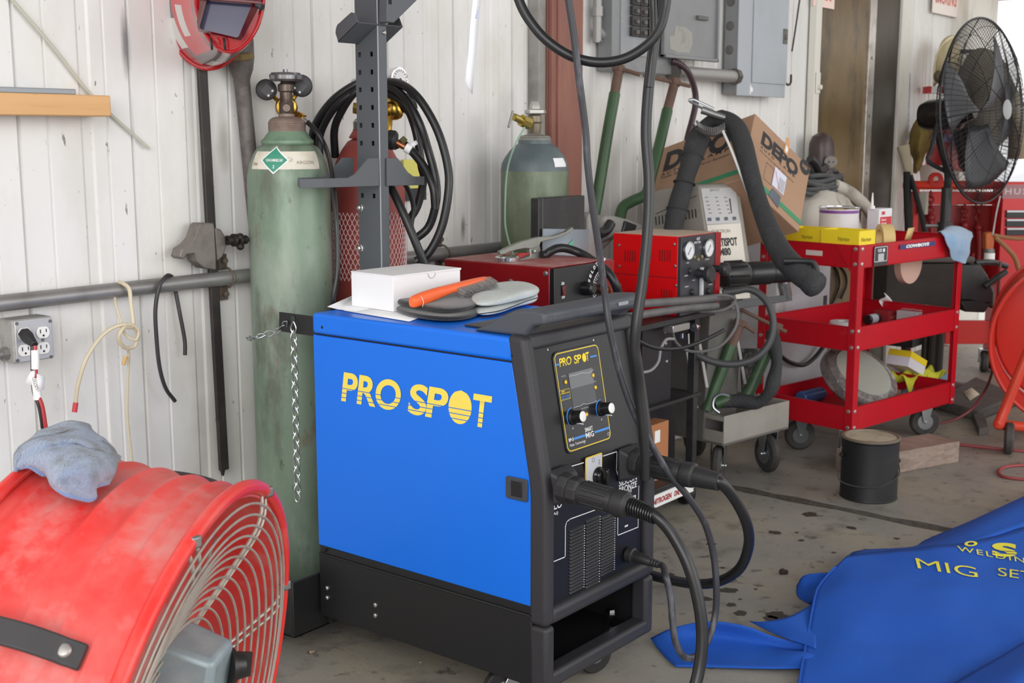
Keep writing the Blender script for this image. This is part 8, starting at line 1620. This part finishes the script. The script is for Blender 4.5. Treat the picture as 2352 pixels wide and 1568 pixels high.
MB().tube([gpt(GR_ + .002, 2 * math.pi * i / 72, -.02) for i in range(72)], .006, n=8, closed=True, sm=0).build('guard_ring', GWM, pf2)
MB().lathe(gc + ga_ * .10, ga_, [(.05, 0), (.05, .008), (.03, .012)], 20).build('guard_badge', M('badge_grey', (150, 150, 152), .4, .5), pf2)
for k in range(3):
    a0 = 2 * math.pi * k / 3 + .5; MB().grid([[gpt(.07 + .32 * i / 8, a0 + (j / 6 - .5) * 1.0 + .35 * i / 8, -.04 + .07 * (j / 6 - .5)) for j in range(7)] for i in range(9)]).build('blade', M('blade_grey', (74, 76, 80), .4, .5), pf2, solid=.003)
MB().lathe(gc - ga_ * .36, ga_, [(.02, 0), (.065, .012), (.080, .05), (.082, .10), (.082, .22), (.06, .235), (.03, .30)], 32).build('motor', M('motor_black', (28, 28, 30), .3), pf2)
pt = cam(2176, 420, 6.3); bt_ = gc - ga_ * .24 - V((0, 0, .1)); MB().tube([bt_, bt_ + V((0, 0, -.05)), pt + V((0, 0, .05)), V((pt.x, pt.y, pt.z - .05))], .02, n=10, sm=4).build('yoke', GWM, pf2)
MB().cyl(V((pt.x, pt.y, .03)), V((pt.x, pt.y, cam(2176, 430, 6.3).z)), .026, n=18).build('pole', M('pole_black', (36, 37, 38), .4), pf2); zc_ = cam(2176, 520, 6.3).z; MB().cyl(V((pt.x, pt.y, zc_ - .03)), V((pt.x, pt.y, zc_ + .02)), .038, n=18).build('pole_collar', M('pole_black', (36, 37, 38), .4), pf2); MB().cyl(V((pt.x, pt.y, zc_)) - RIGHT * .1, V((pt.x, pt.y, zc_)) - RIGHT * .03, .009, n=8).build('collar_screw', STEEL, pf2)
MB().lathe((pt.x, pt.y, 0), (0, 0, 1), [(.22, .001), (.22, .012), (.19, .022), (.05, .05), (.03, .06)], 36).build('base', M('pole_black', (36, 37, 38), .4), pf2)
MB().tube([cam(2152, 285, 6.35), cam(2140, 340, 6.35), cam(2132, 370, 6.35), cam(2175, 395, 6.33)], .011, n=8, sm=4).build('brace', GWM, pf2)
# jacket, cap, olive coverall, brush and bag by the end of the wall
JK = M('grey_olive_jacket', (104, 98, 86), .9, bump=(90, .5), dirt=[((76, 72, 64), 5, .45, .7, .6)])
TJ = [[cam(2222, 128, 7.0), cam(2250, 112, 6.95), cam(2285, 122, 6.95), cam(2320, 170, 7.0), cam(2345, 230, 7.0)], [cam(2195, 190, 7.0), cam(2235, 190, 6.85), cam(2280, 190, 6.82), cam(2318, 215, 6.9), cam(2350, 262, 7.0)], [cam(2190, 260, 7.0), cam(2230, 260, 6.83), cam(2270, 262, 6.8), cam(2305, 275, 6.88), cam(2326, 300, 7.0)], [cam(2196, 330, 7.0), cam(2226, 335, 6.86), cam(2260, 338, 6.84), cam(2285, 335, 6.92), cam(2296, 330, 7.0)], [cam(2205, 385, 7.0), cam(2225, 395, 6.9), cam(2245, 380, 6.9), cam(2262, 362, 6.95), cam(2272, 350, 7.0)]]
jkt = thing('work_jacket', 'grey olive work jacket hung behind the pedestal fan at the doorway', 'jacket', cam(2260, 250, 6.95))
MB().grid(cloth(lambda u, v: bilerp(TJ, u, v) - FWD * mnoise.noise(bilerp(TJ, u, v) * 9) * .03, 34, 30)).build('body', JK, jkt, solid=.012)
TS = [[cam(2318, 200, 6.95), cam(2345, 240, 6.95)], [cam(2322, 260, 6.88), cam(2350, 280, 6.9)], [cam(2324, 320, 6.88), cam(2354, 330, 6.9)], [cam(2320, 362, 6.9), cam(2356, 364, 6.92)]]
MB().tube([(r[0] + r[1]) / 2 for r in TS], .045, n=16, sm=5, rf=lambda t: .8 + .35 * t).build('sleeve', M('khaki_sleeve', (142, 132, 110), .9, bump=(90, .5)), jkt)
pg = MB().cyl(cam(2245, 110, 7.0) + FWD0 * .3, cam(2245, 118, 7.0), .012).build('coat_peg', IRON, jkt)
cp2 = thing('welding_hood', 'cream canvas welding hood hung on the white wall by the NO SMOKING sign', 'hood', cam(2165, 150, 6.98))
CAN = M('cream_canvas', (202, 188, 152), .9, bump=(120, .4), dirt=[((132, 118, 90), 6, .48, .7, .7), ((84, 72, 56), 9, .62, .74, .6)])
TC = [[cam(2150, 128, 7.15), cam(2168, 92, 7.05), cam(2188, 82, 7.05), cam(2196, 100, 7.15)], [cam(2146, 155, 7.12), cam(2160, 120, 6.98), cam(2190, 108, 6.96), cam(2206, 125, 7.1)], [cam(2144, 178, 7.12), cam(2158, 150, 6.96), cam(2186, 145, 6.94), cam(2204, 155, 7.1)], [cam(2146, 198, 7.14), cam(2160, 185, 7.0), cam(2180, 180, 7.0), cam(2194, 190, 7.12)]]
MB().grid(cloth(lambda u, v: bilerp(TC, u, v) - FWD * mnoise.noise(bilerp(TC, u, v) * 14) * .02, 26, 24)).build('hood_body', CAN, cp2, solid=.008)
MB().tube([cam(2146, 190, 7.0), cam(2147, 150, 7.0), cam(2158, 115, 7.0), cam(2176, 92, 7.0), cam(2190, 84, 7.0)], .008, n=8).build('brim_seam', M('cream_seam', (220, 208, 178), .9), cp2)
MB().lathe(cam(2160, 176, 6.98), -FWD, [(.04, 0), (.03, .02), (.01, .024)], 14).build('dark_pocket', M('brown_pocket', (96, 84, 66), .9), cp2)
o = thing('glove_bag', 'olive yellow cloth bag hanging beside the pedestal fan motor', 'bag', cam(2112, 330, 6.9))
OC = M('olive_cloth', (138, 118, 58), .9, bump=(90, .4), dirt=[((90, 74, 34), 6, .45, .66, .8)])
TB_ = [[cam(2108, 268, 7.0), cam(2122, 266, 6.95), cam(2140, 272, 7.0)], [cam(2092, 300, 7.0), cam(2115, 300, 6.85), cam(2142, 300, 7.0)], [cam(2086, 330, 7.0), cam(2112, 330, 6.83), cam(2138, 325, 7.0)], [cam(2092, 355, 7.0), cam(2110, 358, 6.88), cam(2126, 352, 7.0)], [cam(2100, 395, 7.0), cam(2104, 398, 6.95), cam(2110, 392, 7.0)]]
MB().grid(cloth(lambda u, v: bilerp(TB_, u, v) - FWD * mnoise.noise(bilerp(TB_, u, v) * 16) * .04, 24, 20)).build('bag_body', OC, o, solid=.006)
o = thing('spray_gun', 'cream-headed applicator with long black stem leaning by the doorway', 'tool', cam(2085, 380, 6.75))
MB().tube([cam(2074, 335, 6.75), cam(2080, 360, 6.75), cam(2086, 390, 6.75), cam(2092, 406, 6.75)], .026, n=14, sm=4, rf=lambda t: 1.3 - .75 * t).build('cream_head', M('cream_foam', (196, 184, 158), .9, bump=(70, .5)), o); MB().tube([cam(2090, 400, 6.75), cam(2102, 440, 6.72), cam(2118, 500, 6.68), cam(2136, 580, 6.62)], .014, n=10, sm=4).build('stem', CAB, o)
MB().tube([cam(2084, 395, 6.75), cam(2084, 440, 6.75), cam(2086, 500, 6.75), cam(2088, 560, 6.75)], .022, n=10, sm=3).build('black_strap', M('strap_black', (34, 33, 33), .7), o)
o = MB().box(cam(2122, 450, 6.8) - V((.02, .02, .10)), cam(2122, 450, 6.8) + V((.02, .02, .02))).build('small_bottle', M('clear_bottle', (190, 190, 176), .2)); tag(o, 'small pale bottle hanging left of the chain rack', 'bottle')
pk = thing('shop_bag', 'red and purple plastic bag resting on the chain rack behind the fan', 'bag', cam(2160, 345, 7.1))
TP = [[cam(2140, 290, 7.15), cam(2170, 296, 7.02), cam(2215, 300, 7.15)], [cam(2132, 330, 7.15), cam(2170, 325, 6.98), cam(2216, 330, 7.15)], [cam(2128, 365, 7.15), cam(2165, 362, 6.98), cam(2214, 365, 7.15)], [cam(2128, 392, 7.15), cam(2165, 392, 7.02), cam(2212, 392, 7.15)]]
mb = MB(); g = cloth(lambda u, v: bilerp(TP, u, v), 21, 14); mb.grid(g)
for i in range(len(mb.m)): mb.m[i] = 1 if i // 13 in (3, 4, 5, 6) else 0
mb.build('bag_body', [M('bag_red', (204, 44, 52), .4), M('bag_lilac', (186, 160, 216), .4)], pk, solid=.006)
bk = thing('white_bucket', 'white plastic bucket standing on the chain rack', 'bucket', cam(2130, 410, 7.0)); c = cam(2140, 418, 7.05); MB().lathe(c, (0, 0, 1), [(.06, 0), (.075, .09), (.078, .095)], 24).build('bucket_body', M('bucket_white', (206, 202, 196), .5), bk)
bk = thing('parts_bin', 'red white box on the wall shelf above the fan motor', 'box', cam(2150, 208, 7.2)); mb = MB(); fbox(mb, 2132, 2182, 198, 214, 7.1, 7.2); mb.build('bin_body', M('bin_red', (196, 40, 40), .4), bk); mb = MB(); fbox(mb, 2140, 2158, 198, 214, 7.09, 7.099); mb.build('white_patch', WHITE, bk)
o = MB().cyl(on(2084, 268, Y=2.66), on(2086, 235, Y=2.66), .004).build('rule_strip', M('rule_grey', (170, 172, 178), .4)) if 0 else MB().prism([on(2080, 320, Y=2.664), on(2086, 320, Y=2.664), on(2090, 168, Y=2.664), on(2085, 168, Y=2.664)], (0, -.004, 0)).build('steel_rule', M('rule_grey', (150, 154, 166), .4, dirt=[((60, 60, 66), 60, .5, .55, .7)])); tag(o, 'narrow steel rule strip hanging on the white wall left of the fan', 'ruler')
# ================================================================ brown cylinder, hose coil and white bundle by the brown door
bcx = on(1885, 380, Y=2.57); c = V((bcx.x, 2.57, .901)); ztp = on(1885, 304, Y=2.57).z - .901
bc2 = thing('gas_cylinder', 'small dark brown gas cylinder with two gauges by the brown door', 'gas cylinder', c)
rB = .060
MB().lathe(c, (0, 0, 1), [(rB * .7, .001), (rB, .02), (rB, ztp - .09), (rB * .96, ztp - .05), (rB * .75, ztp - .018), (rB * .3, ztp - .002), (.005, ztp)], 36).build('body', M('dark_brown_paint', (64, 48, 46), .38), bc2)
gcn = on(1908, 372, Y=2.49); dd = (EYE - gcn).normalized(); g = MB().lathe(gcn - dd * .02, dd, [(.026, 0), (.030, .004), (.030, .028), (.027, .03)], 28).build('gauge', CAST, bc2); MB().lathe(gcn + dd * .0085, dd, [(.0272, 0), (.0272, .0008)], 26).build('dial', M('dial_white', (236, 236, 236), .3), g); x_, y_, z_ = frame_from(dd); MB().lathe(gcn + dd * .0095 - x_ * .008, dd, [(.006, 0), (.006, .001)], 10).build('dial_mark', M('needle_black', (20, 20, 22), .4), g); MB().lathe(gcn + dd * .0095 + x_ * .012, dd, [(.005, 0), (.004, .001)], 10).build('dial_mark', M('needle_black', (20, 20, 22), .4), g)
MB().tube([on(1860, 364, Y=2.50), on(1872, 374, Y=2.49), on(1882, 392, Y=2.49), on(1896, 384, Y=2.49)], .02, n=12, sm=4).build('regulator', M('regulator_black', (28, 27, 28), .4), bc2)
hcn = thing('hose_coil', 'dark grey hose coil lying on the white bundle by the brown door', 'hose', on(1895, 420, Y=2.36))
for k in range(6):
    cyp = 398 + k * 7; P = [on(1890 + (36 + 3 * k) * math.cos(a) + 5 * math.sin(k * 2.1), cyp + 9 * math.sin(a) + 5 * math.cos(a * 2 + k * 1.7), Y=2.53 + .05 * math.sin(a) * -1) for a in [2 * math.pi * i / 16 for i in range(16)]]; MB().tube(P, .012, n=8, closed=True, sm=3).build('loop', M('coil_grey', (74, 76, 78), .6, dirt=[((110, 110, 108), 10, .5, .7, .5)]), hcn)
WB = M('dirty_white_canvas', (198, 192, 182), .85, bump=(40, .4), dirt=[((140, 132, 122), 4, .48, .7, .6), ((96, 88, 80), 8, .62, .74, .5)])
wbn = thing('canvas_bundle', 'dirty white canvas bundle piled behind the cardboard box by the door', 'canvas', on(1900, 500, Y=2.4)); 
TW = [[on(1836, 436, Y=2.60), on(1880, 430, Y=2.52), on(1925, 432, Y=2.54), on(1948, 446, Y=2.60)], [on(1828, 462, Y=2.56), on(1880, 446, Y=2.47), on(1930, 450, Y=2.48), on(1962, 470, Y=2.56)], [on(1822, 495, Y=2.50), on(1870, 478, Y=2.40), on(1925, 480, Y=2.42), on(1972, 500, Y=2.52)], [on(1815, 540, Y=2.46), on(1870, 525, Y=2.36), on(1925, 522, Y=2.38), on(1980, 540, Y=2.50)], [on(1815, 580, Y=2.45), on(1870, 560, Y=2.38), on(1925, 560, Y=2.40), on(1985, 575, Y=2.50)]]
MB().grid(cloth(lambda u, v: bilerp(TW, u, v) + V((0, -1, 0)) * .02 * mnoise.noise(bilerp(TW, u, v) * 9), 30, 26)).build('bundle', WB, wbn, solid=.01)
MB().tube([on(1915, 424, Y=2.50), on(1950, 440, Y=2.50), on(1985, 470, Y=2.52), on(2005, 500, Y=2.54)], .030, n=14, sm=5).build('rolled_edge', WB, wbn)
# ================================================================ parked car outside in the glare
cr = thing('parked_car', 'pale car parked outside in the bright light beyond the doorway', 'car', on(2330, 430, D=14)); cr.location.z = 0
B0 = on(2262, 470, D=13.5); CP = M('pale_car_paint', (226, 230, 236), .25, coat=.5)
def cp_(x_, y_, z_): return V((B0.x, B0.y, 0)) + RIGHT * x_ + FWD0 * y_ + V((0, 0, z_))
sec = [(0, .30, .55), (.05, .28, .85), (.6, .26, 1.0), (1.3, .26, 1.08), (1.9, .26, 1.5), (3.2, .26, 1.5), (3.9, .26, 1.08), (4.3, .3, .95)]
mb = MB(); L = [cp_(x_, 0, b) for x_, b, t in sec] + [cp_(x_, 0, t) for x_, b, t in sec[::-1]]; mb.prism(L, FWD0 * 1.7); mb.build('body', CP, cr, bevel=.08, seg=3)
mb = MB(); mb.prism([cp_(1.35, -.005, 1.1), cp_(1.9, -.005, 1.45), cp_(2.5, -.005, 1.45), cp_(2.5, -.005, 1.1)], FWD0 * .01); mb.build('window', M('car_glass', (40, 46, 54), .08), cr)
for x_ in (.8, 3.4): MB().lathe(cp_(x_, -.02, .33), FWD0, [(.2, 0), (.33, 0), (.33, .2), (.2, .2)], 28).build('wheel', TYRE, cr)
